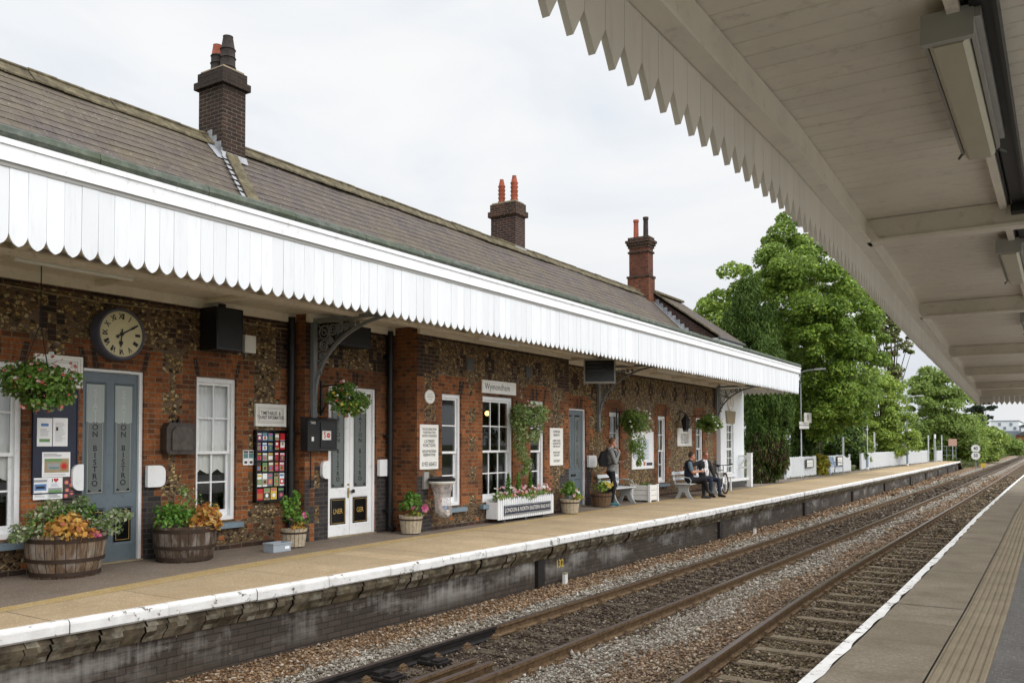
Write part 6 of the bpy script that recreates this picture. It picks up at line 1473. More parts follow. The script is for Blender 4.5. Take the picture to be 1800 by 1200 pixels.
t = tub('pale slatted tub with bright pink geraniums below the second downpipe', -10.10, 12.20, 'tubwood', .22, .34, [('foliage', [((0, -.05, .52), (.2, .2, .16)), ((0, .1, .58), (.17, .17, .14)), ((-.02, 0, .68), (.1, .1, .1))], GR, .085, 110), ('trailing_leaves', [((.12, 0, .36), (.14, .2, .07))], [M['leaf_yel'], M['leaf_pot']], .06, 60)])
flowers(t, 'flowers', [W_(t, .19, -.15, .49), W_(t, .2, .16, .49), W_(t, .17, -.18, .46), W_(t, .17, .19, .46)], [M['pet_pink']], .075)
t = tub('pale slatted tub with white and yellow flowers beside the blue-grey door', -9.86, 17.78, 'tubwood', .24, .34, [('foliage', [((0, -.08, .56), (.22, .22, .18)), ((0, .1, .50), (.2, .2, .14)), ((0, -.02, .68), (.12, .12, .10))], GR, .09, 100), ('trailing_leaves', [((.12, .16, .38), (.15, .17, .10))], [M['leaf_yel'], M['leaf_lime']], .07, 70)])
flowers(t, 'flowers', [W_(t, .22, -.08, .56), W_(t, .2, .05, .50), W_(t, .2, -.16, .45)], [M['pet_pale'], M['pet_white']], .06)
t = tub('brown hooped wooden tub with yellow flowers at the feet of the standing man', -10.25, 20.2, 'darktub', .28, .36, [('foliage', [((0, 0, .5), (.2, .22, .14)), ((0, .1, .55), (.17, .17, .15))], [M['leaf_pot'], M['leaf_lime']], .08, 90)])
flowers(t, 'flowers', [W_(t, random.uniform(.05, .22), random.uniform(-.05, .26), random.uniform(.48, .64)) for _ in range(16)], [M['pet_yel']], .05)
# grey plastic box
t = thing('plastic_box', 'small grey plastic tray standing on the platform beside the first pale tub', 'box', (-10.2, 9.12, 0)); m = MB(); y0, y1, x0, x1 = 8.93, 9.28, -10.30, -10.08; h = .14
for (a, b, c, d) in ((x0, x1, y0, y0+.01), (x0, x1, y1-.01, y1), (x0, x0+.01, y0+.01, y1-.01), (x1-.01, x1, y0+.01, y1-.01)): m.box(a, b, c, d, .003, h)
m.box(x0+.01, x1-.01, y0+.01, y1-.01, .003, .015); build(m, 'tray', [M['plastic']], t); m = MB()
for (a, b, c, d) in ((x0-.012, x1+.012, y0-.012, y0), (x0-.012, x1+.012, y1, y1+.012), (x0-.012, x0, y0, y1), (x1, x1+.012, y0, y1)): m.box(a, b, c, d, h-.02, h)
m.quad((x1+.001, y1-.12, .04), (x1+.001, y1-.03, .04), (x1+.001, y1-.03, .08), (x1+.001, y1-.12, .08), 1); build(m, 'rim', [M['plastic'], M['paper']], t)
# bin bag on a ring
t = thing('litter_bin', 'clear rubbish bag hanging from a black hooped holder on the projecting bay', 'litter bin', (-9.85, 12.9, .3)); bx, by = -9.90, 12.86
m = MB(); m.lathe([(.23, .955), (.255, .955), (.26, 1.0), (.22, 1.015), (.20, 1.03), (.02, 1.04)], (bx, by, 0), 22); build(m, 'lid', [M['black']], t, smooth='auto'); m = MB(); m.box(WP+.004, WP+.05, by-.24, by-.10, .80, 1.12); m.bar((WP+.03, by-.15, .98), (bx-.2, by-.05, .98), .05, .04); build(m, 'bracket', [M['signgrey']], t)
m = MB(); m.lathe([(.24, .95), (.26, .93), (.235, .90), (.235, .95)], (bx, by, 0), 22, cap=False); build(m, 'ring', [M['signwhite']], t)
m = MB(); n = 22; pr = [(.225, .94), (.20, .86), (.165, .74), (.15, .62), (.155, .50), (.165, .40), (.14, .31), (.08, .26), (.01, .25)]; vs = []; fs = []
for i, (r, z) in enumerate(pr):
    for k in range(n): a_ = 6.283*k/n; q = 1+.07*math.sin(a_*5+i*.6)+.05*math.sin(a_*9-i); vs.append((bx+r*q*math.cos(a_)+.01*i*.5, by+r*q*math.sin(a_)+.012*i*.4, z))
for i in range(len(pr)-1):
    for k in range(n): fs.append((i*n+k, i*n+(k+1) % n, (i+1)*n+(k+1) % n, (i+1)*n+k))
m.add(vs, fs); build(m, 'bag', [M['bag']], t, smooth=True)
m = MB()
for k in range(24): m.sphere((bx+.05+random.gauss(0, .05), by+.04+random.gauss(0, .05), .30+random.random()*.15), random.uniform(.025, .05), 6, 4, k % 4)
build(m, 'rubbish', [M['tan'], M['paper'], M['brownp'], M['blue']], t)
# white picket trough with name board
t = thing('trough_planter', 'long white picket flower trough with a navy LONDON & NORTH EASTERN RAILWAY board', 'planter', (-9.95, 16, .08)); x0, x1, y0, y1, z0, z1 = -10.16, -9.86, 14.72, 17.02, .09, .46
m = MB(); m.box(x0, x1-.03, y0, y0+.03, z0, z1-.02); m.box(x0, x1-.03, y1-.03, y1, z0, z1-.02); m.box(x0, x0+.02, y0+.03, y1-.03, z0, z1-.04); m.box(x0+.02, x1-.03, y0+.03, y1-.03, z0, z0+.03); m.box(x1-.05, x1-.03, y0+.03, y1-.03, z0+.03, z1-.08); build(m, 'box', [M['white']], t)
m = MB(); n = 27; w = (y1-y0)/n
for k in range(n):
    a, b = y0+k*w+.008, y0+(k+1)*w-.008; j = random.uniform(-.012, .012); m.prism([(a, z0-.02), (b, z0-.02), (b, z1+j), ((a+b)/2, z1+.06+j), (a, z1+j)], x1-.028, x1-.006, 'x')
build(m, 'picket', [M['white_board']], t, label='row of pointed white palings along the front of the trough')
m = MB(); m.box(x1-.004, x1+.016, y0+.22, y1-.16, .15, .36); lining(m, x1+.017, y0+.22, y1-.16, .15, .36, .005, 1, .012); m.text('LONDON & NORTH EASTERN RAILWAY', x1+.019, (y0+y1)/2+.03, .255, .125, 1, sx=.84, bold=.0); build(m, 'name_board', [M['navy'], M['signwhite']], t)
m = MB(); [m.box(x0+.06, x1-.06, yy, yy+.08, .003, z0) for yy in (y0+.3, (y0+y1)/2, y1-.4)]; build(m, 'foot', [M['dgrey']], t)
m = MB(); m.quad((x0+.02, y0+.03, z1-.06), (x1-.04, y0+.03, z1-.06), (x1-.04, y1-.03, z1-.06), (x0+.02, y1-.03, z1-.06)); build(m, 'soil', [M['soil']], t)
foliage(t, 'foliage', [((-10.0+random.uniform(-.06, .08), y0+.1+k*.105, .50+random.uniform(-.03, .05)), (.13, .13, .12)) for k in range(21)], [M['leaf_pot'], M['leaf_mid']], .06, 70, -.6, .2)
for yy in (15.32, 15.72, 16.22): foliage(t, 'conifer', [((-10.0, yy, .62+q*.08), (.085-.013*q, .085-.013*q, .12)) for q in range(5)], [M['leaf_fern']], .06, 60, -.9, .1, .8)
flowers(t, 'flowers', [(-10.0+random.uniform(-.08, .14), y0+.06+random.random()*(y1-y0-.1), random.uniform(.52, .74)) for _ in range(95)], [M['pet_pale'], M['pet_pink'], M['pet_white'], M['pet_red']], .042, [.5, .14, .2, .16], 5)
# white boarded box planter
t = thing('box_planter', 'square white boarded planter box standing by the wall right of the poster', 'planter', (-10.3, 22.8, 0)); x0, x1, y0, y1, h = -10.45, -9.90, 22.50, 23.05, .48
m = MB()
for zz in (.05, .195, .34): m.box(x0+.02, x1-.02, y0, y0+.02, zz, zz+.135); m.box(x0+.02, x1-.02, y1-.02, y1, zz, zz+.135); m.box(x1-.02, x1, y0+.02, y1-.02, zz, zz+.135); m.box(x0, x0+.02, y0+.02, y1-.02, zz, zz+.135)
build(m, 'boards', [M['signwhite']], t)
for (a, b) in ((x0, y0), (x1, y0), (x0, y1), (x1, y1)): m = MB(); m.box(a-.035, a+.035, b-.035, b+.035, 0, h+.02); build(m, 'corner_post', [M['white']], t)
foliage(t, 'foliage', [((-10.2, 22.6+k*.15, .47), (.12, .12, .06)) for k in range(4)], [M['leaf_brown'], M['leaf_pot']], .06, 40, -.5, .2); m = MB(); m.quad((x0+.02, y0+.02, h-.05), (x1-.02, y0+.02, h-.05), (x1-.02, y1-.02, h-.05), (x0+.02, y1-.02, h-.05)); build(m, 'soil', [M['soil']], t)

# ------------------------------------------------------------------ benches (made facing +x, length along y)
def make_bench(label, loc, L=2.1):
    t = thing('platform_bench', label, 'bench', loc, 'slatted benches against the station wall')
    m = MB()
    for k in range(5): m.box(-.20+k*.10, -.115+k*.10, -L/2, L/2, .435, .462)
    build(m, 'seat', [M['fence_white']], t, local=True)
    for zz, xx in ((.60, -.265), (.76, -.30)): m = MB(); m.bar((xx, -L/2, zz), (xx, L/2, zz), .025, .095, up=(-.2, 0, 1)); build(m, 'back_slat', [M['fence_white']], t, local=True)
    for yy in (-L/2+.12, L/2-.12):
        m = MB(); po = [(-.26, 0), (-.14, 0), (-.07, .10), (-.04, .20), (.06, .20), (.10, .10), (.20, 0), (.32, 0), (.22, .14), (.17, .28), (.20, .40), (.28, .43), (-.22, .43), (-.30, .82), (-.335, .82), (-.255, .40), (-.16, .36), (-.12, .26), (-.17, .12)]
        m.prism(po, yy-.025, yy+.025, 'y'); m.tube([(-.27, yy, .64), (-.05, yy, .67), (.20, yy, .63), (.26, yy, .55), (.22, yy, .44)], .018, 6); build(m, 'bench_end', [M['grey_cast']], t, local=True)
    return t
M['grey_cast'] = paint('pale_grey_cast_iron', (.34, .36, .36), .5, .08, 8)
make_bench('white slatted bench with grey cast ends that the two men are sitting on', (-9.66, 25.6, 0), 2.6)
make_bench('white slatted bench behind the standing man', (-10.40, 21.45, 0), 1.25)
t = thing('white_stand', 'small white wooden stand behind the bicycle by the white house', 'stand', (-10.1, 29.3, 0)); m = MB(); m.box(-10.45, -9.85, 29.0, 29.6, .60, .66); m.box(-10.42, -9.88, 29.03, 29.57, .50, .598); build(m, 'top', [M['white']], t)
for a_, b_ in ((-10.42, 29.03), (-9.93, 29.03), (-10.42, 29.52), (-9.93, 29.52)): m = MB(); m.box(a_, a_+.05, b_, b_+.05, 0, .499); build(m, 'leg', [M['white']], t)

# ------------------------------------------------------------------ bicycle
bk = thing('bicycle', 'silver and black bicycle parked behind the seated men beside the white house', 'bicycle', (-9.80, 28.15, 0), rotz=R(-54))
def wheel(x):
    m = MB(); r = .335; n = 36; m.tube([(x+r*math.cos(6.283*k/n), 0, r+.004+r*math.sin(6.283*k/n)) for k in range(n+1)], .022, 8, cap=False); wv = build(m, 'wheel', [M['rubber']], bk, local=True)
    m = MB(); rr = r-.03; m.tube([(x+rr*math.cos(6.283*k/n), 0, r+rr*math.sin(6.283*k/n)) for k in range(n+1)], .010, 6, cap=False)
    for k in range(16): a_ = 6.283*k/16; m.tube([(x, .02*(-1)**k, r), (x+rr*math.cos(a_), 0, r+rr*math.sin(a_))], .0022, 3)
    m.tube([(x, -.05, r), (x, .05, r)], .018, 8); build(m, 'rim', [M['chrome']], wv, local=True)
wheel(.53); wheel(-.53)
m = MB(); BB = (-.06, 0, .28); HD = (.36, 0, .78); HB = (.39, 0, .66); SE = (-.20, 0, .74); RA_ = (-.53, 0, .335)
for a, b, r in ((HD, SE, .017), (HB, BB, .021), (BB, SE, .017), (HD, HB, .022)): m.tube([a, b], r, 8)
for s_ in (-.05, .05): m.tube([SE, (-.53, s_, .335)], .010, 6); m.tube([BB, (-.53, s_, .335)], .011, 6); m.tube([HB, (.42, s_, .6), (.53, s_, .335)], .014, 6)
build(m, 'frame', [plain('silver_frame', (.55, .56, .58), .3, .5)], bk, local=True, smooth='auto')
m = MB(); m.tube([HD, (.34, 0, .92)], .014, 6); m.tube([(.30, -.32, .98), (.34, -.15, .95), (.36, 0, .94), (.34, .15, .95), (.30, .32, .98)], .013, 8); m.tube([(.30, -.33, .98), (.32, -.22, .965)], .02, 8); m.tube([(.30, .33, .98), (.32, .22, .965)], .02, 8); build(m, 'handlebar', [M['rubber']], bk, local=True)
m = MB(); m.tube([SE, (-.235, 0, .88)], .013, 6); m.sphere((-.26, 0, .90), .10, 10, 6, 0, (1.3, .7, .35)); build(m, 'saddle', [M['rubber']], bk, local=True)
m = MB(); m.tube([(-.06, -.07, .28), (-.06, .07, .28)], .02, 8); m.lathe([(.09, -.004), (.09, .004)], (0, 0, 0), 20); 
for i in range(len(m.v)-40, len(m.v)): p = m.v[i]; m.v[i] = (-.06+p[0], .045+p[2], .28+p[1])
m.tube([(-.06, .07, .28), (.04, .075, .14)], .009, 6); m.tube([(-.06, -.07, .28), (-.16, -.075, .42)], .009, 6); m.box(-.0, .08, .075, .16, .13, .15); m.box(-.20, -.12, -.16, -.075, .41, .43); build(m, 'crank', [M['dgrey']], bk, local=True)
# ------------------------------------------------------------------ people: tapered limbs merged into one continuous skin by a voxel remesh
def capsule(m, a, b, r0, r1, n=12):
    a, b = Vector(a), Vector(b); d = b-a; L = d.length
    ts = []
    for k in range(4): t = math.pi/2*k/3; ts.append((-r0*math.cos(t), r0*math.sin(t)))
    for k in range(1, 4): ts.append((L*k/4, r0+(r1-r0)*k/4))
    for k in range(4): t = math.pi/2*k/3; ts.append((L+r1*math.sin(t), r1*math.cos(t)))
    u = d.normalized(); m.tube([a+u*q for q, r in ts], [max(r, .001) for q, r in ts], n)
def ellipsoid(m, c, r, rot=0): m.sphere(c, 1, 14, 9, 0, r)
def person(label, loc, rotz, shapes, mats, hair=None, extra=None, voxel=.009):
    """shapes: (kind, matkey, ...) with 'c' capsule a,b,r0,r1 | 'e' ellipsoid c,r ; coordinates local, facing +x"""
    t = thing('person', label, 'person', loc, rotz=rotz)
    m = MB()
    for s in shapes:
        if s[0] == 'c': capsule(m, *s[2:])
        else: ellipsoid(m, *s[2:])
    me = bpy.data.meshes.new('body_src'); me.from_pydata(m.v, [], m.f); tmp = bpy.data.objects.new('body_src', me); COL.objects.link(tmp)
    md = tmp.modifiers.new('r', 'REMESH'); md.mode = 'VOXEL'; md.voxel_size = voxel; md.use_smooth_shade = True
    ms = tmp.modifiers.new('s', 'SMOOTH'); ms.factor = .5; ms.iterations = 3
    bm_ = bpy.data.meshes.new_from_object(tmp.evaluated_get(bpy.context.evaluated_depsgraph_get())); bpy.data.objects.remove(tmp); bpy.data.meshes.remove(me)
    nf = len(bm_.polygons); cen = np.empty(nf*3); bm_.polygons.foreach_get('center', cen); cen = cen.reshape(-1, 3)
    best = np.full(nf, 1e9); idx = np.zeros(nf, int); keys = []
    for s in shapes:
        if s[1] not in keys: keys.append(s[1])
        if s[0] == 'c':
            a, b, r0, r1 = np.array(s[2]), np.array(s[3]), s[4], s[5]; ab = b-a; tt = np.clip(((cen-a)@ab)/max(ab@ab, 1e-9), 0, 1); d = np.linalg.norm(cen-(a+tt[:, None]*ab), axis=1)-(r0+(r1-r0)*tt)
        else: c, r = np.array(s[2]), np.array(s[3]); q = (cen-c)/r; d = (np.linalg.norm(q, axis=1)-1)*min(r)
        u = d < best; best[u] = d[u]; idx[u] = keys.index(s[1])
    bm_.polygons.foreach_set('material_index', idx.astype(np.int32)); bm_.name = 'body'
    o = bpy.data.objects.new('body', bm_); bm_.materials.clear(); finish(bm_, o, [M[k] for k in keys], t, True, None); ORG[o.name] = ORG[t.name]
    bm_.polygons.foreach_set('material_index', idx.astype(np.int32))
    return t
def head(c, fwd, skin, tilt=0):
    """skull, jaw, nose, ears, eye sockets facing the unit vector fwd (x,y)"""
    cx, cy, cz = c; fx, fy = fwd; lx, ly = -fy, fx
    P = lambda f, l, z: (cx+fx*f+lx*l, cy+fy*f+ly*l, cz+z)
    return [('e', skin, P(-.012, 0, .025), (.090 if abs(fx) > .5 else .078, .078 if abs(fx) > .5 else .090, .105)), ('c', skin, P(.02, 0, -.03), P(.045, 0, -.085), .062, .040), ('c', skin, P(.085, 0, .0), P(.10, 0, -.035), .010, .016), ('c', skin, P(-.005, .076, .0), P(-.01, .078, -.03), .018, .012), ('c', skin, P(-.005, -.076, .0), P(-.01, -.078, -.03), .018, .012), ('c', skin, P(.078, -.02, -.07), P(.078, .02, -.07), .010, .010), ('c', skin, P(.078, -.035, .018), P(.078, .035, .018), .012, .012)]
def facebits(t, c, fwd, mouth=True):
    cx, cy, cz = c; fx, fy = fwd; lx, ly = -fy, fx; P = lambda f, l, z: (cx+fx*f+lx*l, cy+fy*f+ly*l, cz+z)
    for s in (-1, 1): m = MB(); m.sphere(P(.083, .032*s, .002), .0105, 8, 6); build(m, 'eye', [M['ink']], t, local=True)
    for s in (-1, 1): m = MB(); m.tube([P(.088, .016*s, .022), P(.090, .034*s, .027), P(.080, .05*s, .02)], .005, 5); build(m, 'eyebrow', [M['hair']], t, local=True)
    m = MB(); m.tube([P(.084, -.024, -.066), P(.092, 0, -.064), P(.084, .024, -.066)], .005, 5); build(m, 'mouth', [M['red_lip']], t, local=True)
M['red_lip'] = plain('lip', (.28, .08, .07), .5)
def hairmesh(t, c, fwd, mat, back=True, bald=False):
    cx, cy, cz = c; fx, fy = fwd; m = MB(); vs = []; fs = []; n, k = 20, 8
    for i in range(k+1):
        th_ = (math.pi*.52)*i/k
        for j in range(n):
            a = 6.283*j/n; ff, ll = math.cos(a), math.sin(a)
            r = 1.0+.03*random.random(); lim = 1.0 if ff < .35 else max(.50, 1-.75*(ff-.35))
            th2 = th_*lim + (.35 if (ff < -.2) else 0)*(i/k)
            x, y, z = .098*r*math.sin(th2)*ff-.014, .086*r*math.sin(th2)*ll, .112*r*math.cos(th2)+.028
            if bald and i < 4: x *= .9; y *= .9; z = z*.93-.002
            vs.append((cx+fx*x-fy*y, cy+fy*x+fx*y, cz+z))
    for i in range(k):
        for j in range(n): fs.append((i*n+j, i*n+(j+1) % n, (i+1)*n+(j+1) % n, (i+1)*n+j))
    m.add(vs, fs); build(m, 'hair', [M[mat]], t, local=True, smooth=True)
def handc(w, d, side, skin, curl=.5, n=None):
    """palm + five tapering fingers from wrist w along d; n = palm normal the fingers curl towards"""
    w, d = Vector(w), Vector(d).normalized(); n = Vector(n or (0, 0, -1)); n = (n-d*n.dot(d)).normalized(); s = d.cross(n)*side; o = []
    pc_ = w+d*.045
    o += [('c', skin, tuple(w), tuple(pc_), .027, .030), ('c', skin, tuple(pc_-s*.022), tuple(pc_+s*.022+d*.01), .019, .019), ('c', skin, tuple(pc_+d*.03-s*.025), tuple(pc_+d*.03+s*.025), .015, .015)]
    for i, (off, L) in enumerate(((-.032, .062), (-.011, .074), (.011, .070), (.031, .055))):
        b = pc_+d*.035+s*off; k = b+d*L*.5+n*curl*.012; e = k+(d*(1-curl)+n*curl).normalized()*L*.55
        o += [('c', skin, tuple(b), tuple(k), .0105, .0095), ('c', skin, tuple(k), tuple(e), .0095, .0075)]
    b = pc_-d*.02-s*.03; k = b+(d*.6-s*.7).normalized()*.035; e = k+(d*.9-s*.1+n*curl*.6).normalized()*.03
    return o + [('c', skin, tuple(b), tuple(k), .013, .011), ('c', skin, tuple(k), tuple(e), .011, .008)]
# --- standing man, side on to the camera, one hand at his mouth
H_, T_, S_ = 'hoodie', 'blackcloth', 'skin'
hc = (.045, 0, 1.685); fw = (1, 0)
sh = head(hc, fw, S_) + [('c', S_, (.0, 0, 1.50), (.02, 0, 1.60), .055, .052),
  ('c', H_, (-.03, -.05, 1.50), (-.03, .05, 1.50), .075, .075), ('e', H_, (-.03, 0, 1.33), (.125, .195, .20)), ('e', H_, (.0, 0, 1.10), (.125, .165, .20)), ('e', H_, (.0, 0, .97), (.125, .165, .10)),
  ('c', H_, (-.04, -.17, 1.44), (-.04, .17, 1.44), .07, .07), ('c', H_, (-.07, -.10, 1.51), (-.07, .10, 1.51), .055, .055),
  ('c', H_, (-.04, -.20, 1.43), (.06, -.235, 1.15), .062, .052), ('c', H_, (.06, -.235, 1.15), (.19, -.10, 1.42), .05, .040), ('c', H_, (-.04, .20, 1.43), (.07, .22, 1.15), .062, .052), ('c', H_, (.07, .22, 1.15), (.24, .0, 1.16), .05, .04), ('c', H_, (.10, -.06, 1.02), (.10, .06, 1.02), .05, .05),
  ('e', T_, (-.01, 0, .90), (.12, .155, .12)), ('c', T_, (.0, -.085, .88), (.05, -.09, .49), .088, .058), ('c', T_, (.05, -.09, .49), (.0, -.09, .10), .056, .042), ('c', T_, (.0, .085, .88), (.13, .09, .54), .086, .058), ('c', T_, (.13, .09, .54), (-.16, .10, .30), .054, .042),
  ('c', 'teal', (-.03, -.09, .065), (.07, -.09, .06), .05, .045), ('c', 'teal', (.07, -.09, .055), (.17, -.095, .04), .042, .034), ('c', 'shirt', (-.03, -.09, .018), (.18, -.095, .016), .020, .018),
  ('c', 'teal', (-.19, .10, .31), (-.19, .10, .22), .045, .042), ('c', 'teal', (-.19, .10, .22), (-.16, .10, .13), .040, .032)]
sh += handc((.195, -.095, 1.44), (-.35, .55, 1.0), 1, S_, .6, (-.6, .2, .1)) + handc((.245, -.0, 1.16), (.5, -1, .1), -1, S_, .5, (0, 0, 1))
mp1 = Vector((-10.14, 20.55, 0)); man1 = person('man standing in grey hoodie, black trousers and teal shoes, hand at his mouth', mp1, R(40), sh, None)
hairmesh(man1, hc, fw, 'hair_ginger'); facebits(man1, hc, fw)
bp = thing('backpack', 'black backpack on the back of the standing man', 'backpack', mp1, rotz=R(40)); m = MB()
vs = [(-.16, -.15, 1.05), (-.30, -.13, 1.05), (-.30, .13, 1.05), (-.16, .15, 1.05), (-.15, -.16, 1.25), (-.34, -.14, 1.22), (-.34, .14, 1.22), (-.15, .16, 1.25), (-.15, -.13, 1.47), (-.26, -.11, 1.45), (-.26, .11, 1.45), (-.15, .13, 1.47)]
m.add(vs, [(0, 1, 2, 3), (4, 5, 1, 0), (5, 6, 2, 1), (6, 7, 3, 2), (7, 4, 0, 3), (8, 9, 5, 4), (9, 10, 6, 5), (10, 11, 7, 6), (11, 8, 4, 7), (8, 11, 10, 9)]); build(m, 'bag', [M['blackcloth']], bp, local=True, smooth='auto')
for s_ in (-1, 1): m = MB(); m.tube([(-.15, .11*s_, 1.46), (-.06, .12*s_, 1.53), (.06, .13*s_, 1.47), (.105, .135*s_, 1.33), (.04, .17*s_, 1.15), (-.14, .15*s_, 1.08)], .017, 6); build(m, 'strap', [M['blackcloth']], bp, local=True)
# --- seated man in gilet (profile towards the far end)
G_ = 'navycloth'; hc = (.10, 0, 1.285); fw = (1, 0)
sh = head(hc, fw, S_) + [('c', S_, (.04, 0, 1.10), (.075, 0, 1.19), .056, .054), ('e', G_, (.0, 0, .98), (.135, .20, .19)), ('e', G_, (.0, 0, .76), (.145, .185, .20)), ('e', G_, (.02, 0, .60), (.16, .185, .13)), ('c', G_, (.01, -.15, 1.07), (.01, .15, 1.07), .07, .07), ('c', G_, (.03, -.05, 1.12), (.03, .05, 1.12), .068, .068),
  ('c', 'tee', (.0, -.205, 1.06), (.04, -.24, .88), .064, .062), ('c', 'tee', (.0, .205, 1.06), (.04, .24, .88), .064, .062), ('c', S_, (.045, -.24, .86), (.09, -.23, .80), .048, .046), ('c', S_, (.09, -.23, .80), (.36, -.07, .83), .044, .030), ('c', S_, (.045, .24, .86), (.09, .23, .80), .048, .046), ('c', S_, (.09, .23, .80), (.36, .09, .82), .044, .030),
  ('c', T_, (.02, -.09, .55), (.46, -.06, .60), .092, .068), ('c', T_, (.46, -.06, .60), (.56, .06, .26), .064, .045), ('c', T_, (.02, .09, .53), (.46, .10, .50), .092, .066), ('c', T_, (.46, .10, .50), (.46, .10, .10), .062, .046),
  ('c', 'shoe', (.43, .10, .055), (.54, .10, .05), .048, .044), ('c', 'shoe', (.54, .10, .045), (.66, .10, .035), .042, .032), ('c', 'shoe', (.57, .07, .24), (.66, .08, .17), .046, .042), ('c', 'shoe', (.66, .08, .17), (.76, .09, .13), .040, .030)]
sh += handc((.36, -.07, .83), (1, .35, .15), 1, S_, .6, (0, .6, -.8)) + handc((.36, .09, .82), (1, -.3, .15), -1, S_, .6, (0, -.6, -.8))
mp2 = Vector((-9.55, 24.62, 0)); man2 = person('man in a navy gilet and slate T-shirt seated on the bench in profile, holding paper', mp2, R(30), sh, None)
hairmesh(man2, hc, fw, 'hair'); facebits(man2, hc, fw)
pw = thing('paper_wrapper', 'crumpled white paper in the hands of the man in the gilet', 'paper', mp2, rotz=R(30)); m = MB(); n = 7; vs = []
for i in range(n):
    for j in range(n): vs.append((.40+.15*i/(n-1)+random.gauss(0, .008), -.09+.2*j/(n-1)+random.gauss(0, .008), .86+.07*math.sin(i*1.3)*math.cos(j*1.7)+random.gauss(0, .012)))
m.add(vs, [(i*n+j, (i+1)*n+j, (i+1)*n+j+1, i*n+j+1) for i in range(n-1) for j in range(n-1)]); build(m, 'sheet', [M['paper']], pw, local=True)
# --- seated man in suit, arm along the bench back
K_ = 'suit'; R_ = 'skin_red'; hc = (.06, .02, 1.285); fw = (math.cos(-.25), math.sin(-.25))
sh = head(hc, fw, R_) + [('c', R_, (.01, 0, 1.10), (.035, .01, 1.19), .058, .056), ('e', K_, (-.03, 0, .97), (.14, .215, .20)), ('e', K_, (-.01, 0, .74), (.16, .20, .20)), ('e', K_, (.0, 0, .60), (.165, .19, .13)), ('c', K_, (-.02, -.17, 1.07), (-.02, .17, 1.07), .07, .07),
  ('e', 'shirt', (.075, 0, .97), (.065, .075, .17)), ('e', 'shirt', (.10, 0, .76), (.07, .085, .16)), ('c', 'shirt', (.02, -.03, 1.115), (.02, .03, 1.115), .064, .064),
  ('c', K_, (-.03, -.21, 1.06), (-.10, -.48, .97), .068, .058), ('c', K_, (-.10, -.48, .97), (-.16, -.72, .90), .055, .044), ('c', K_, (-.02, .21, 1.06), (.02, .30, .80), .068, .058), ('c', K_, (.02, .30, .80), (.22, .24, .60), .056, .046),
  ('c', 'jeans', (.02, -.10, .55), (.46, -.15, .53), .098, .072), ('c', 'jeans', (.46, -.15, .53), (.44, -.14, .10), .068, .052), ('c', 'jeans', (.02, .10, .55), (.46, .17, .53), .098, .072), ('c', 'jeans', (.46, .17, .53), (.50, .18, .10), .068, .052),
  ('c', 'shoe', (.41, -.14, .055), (.52, -.15, .05), .05, .046), ('c', 'shoe', (.52, -.15, .045), (.65, -.16, .035), .043, .033), ('c', 'shoe', (.47, .18, .055), (.58, .19, .05), .05, .046), ('c', 'shoe', (.58, .19, .045), (.71, .20, .035), .043, .033)]
sh += handc((.22, .24, .60), (1, -.1, -.25), -1, R_, .4, (0, 0, -1)) + handc((-.16, -.72, .90), (.1, -1, -.25), 1, R_, .4, (.6, 0, -.8))
mp3 = Vector((-9.55, 25.95, 0)); man3 = person('man in dark suit and white shirt seated with one arm along the bench back', mp3, R(-28), sh, None)
hairmesh(man3, hc, fw, 'hair_grey', bald=True); facebits(man3, hc, fw)
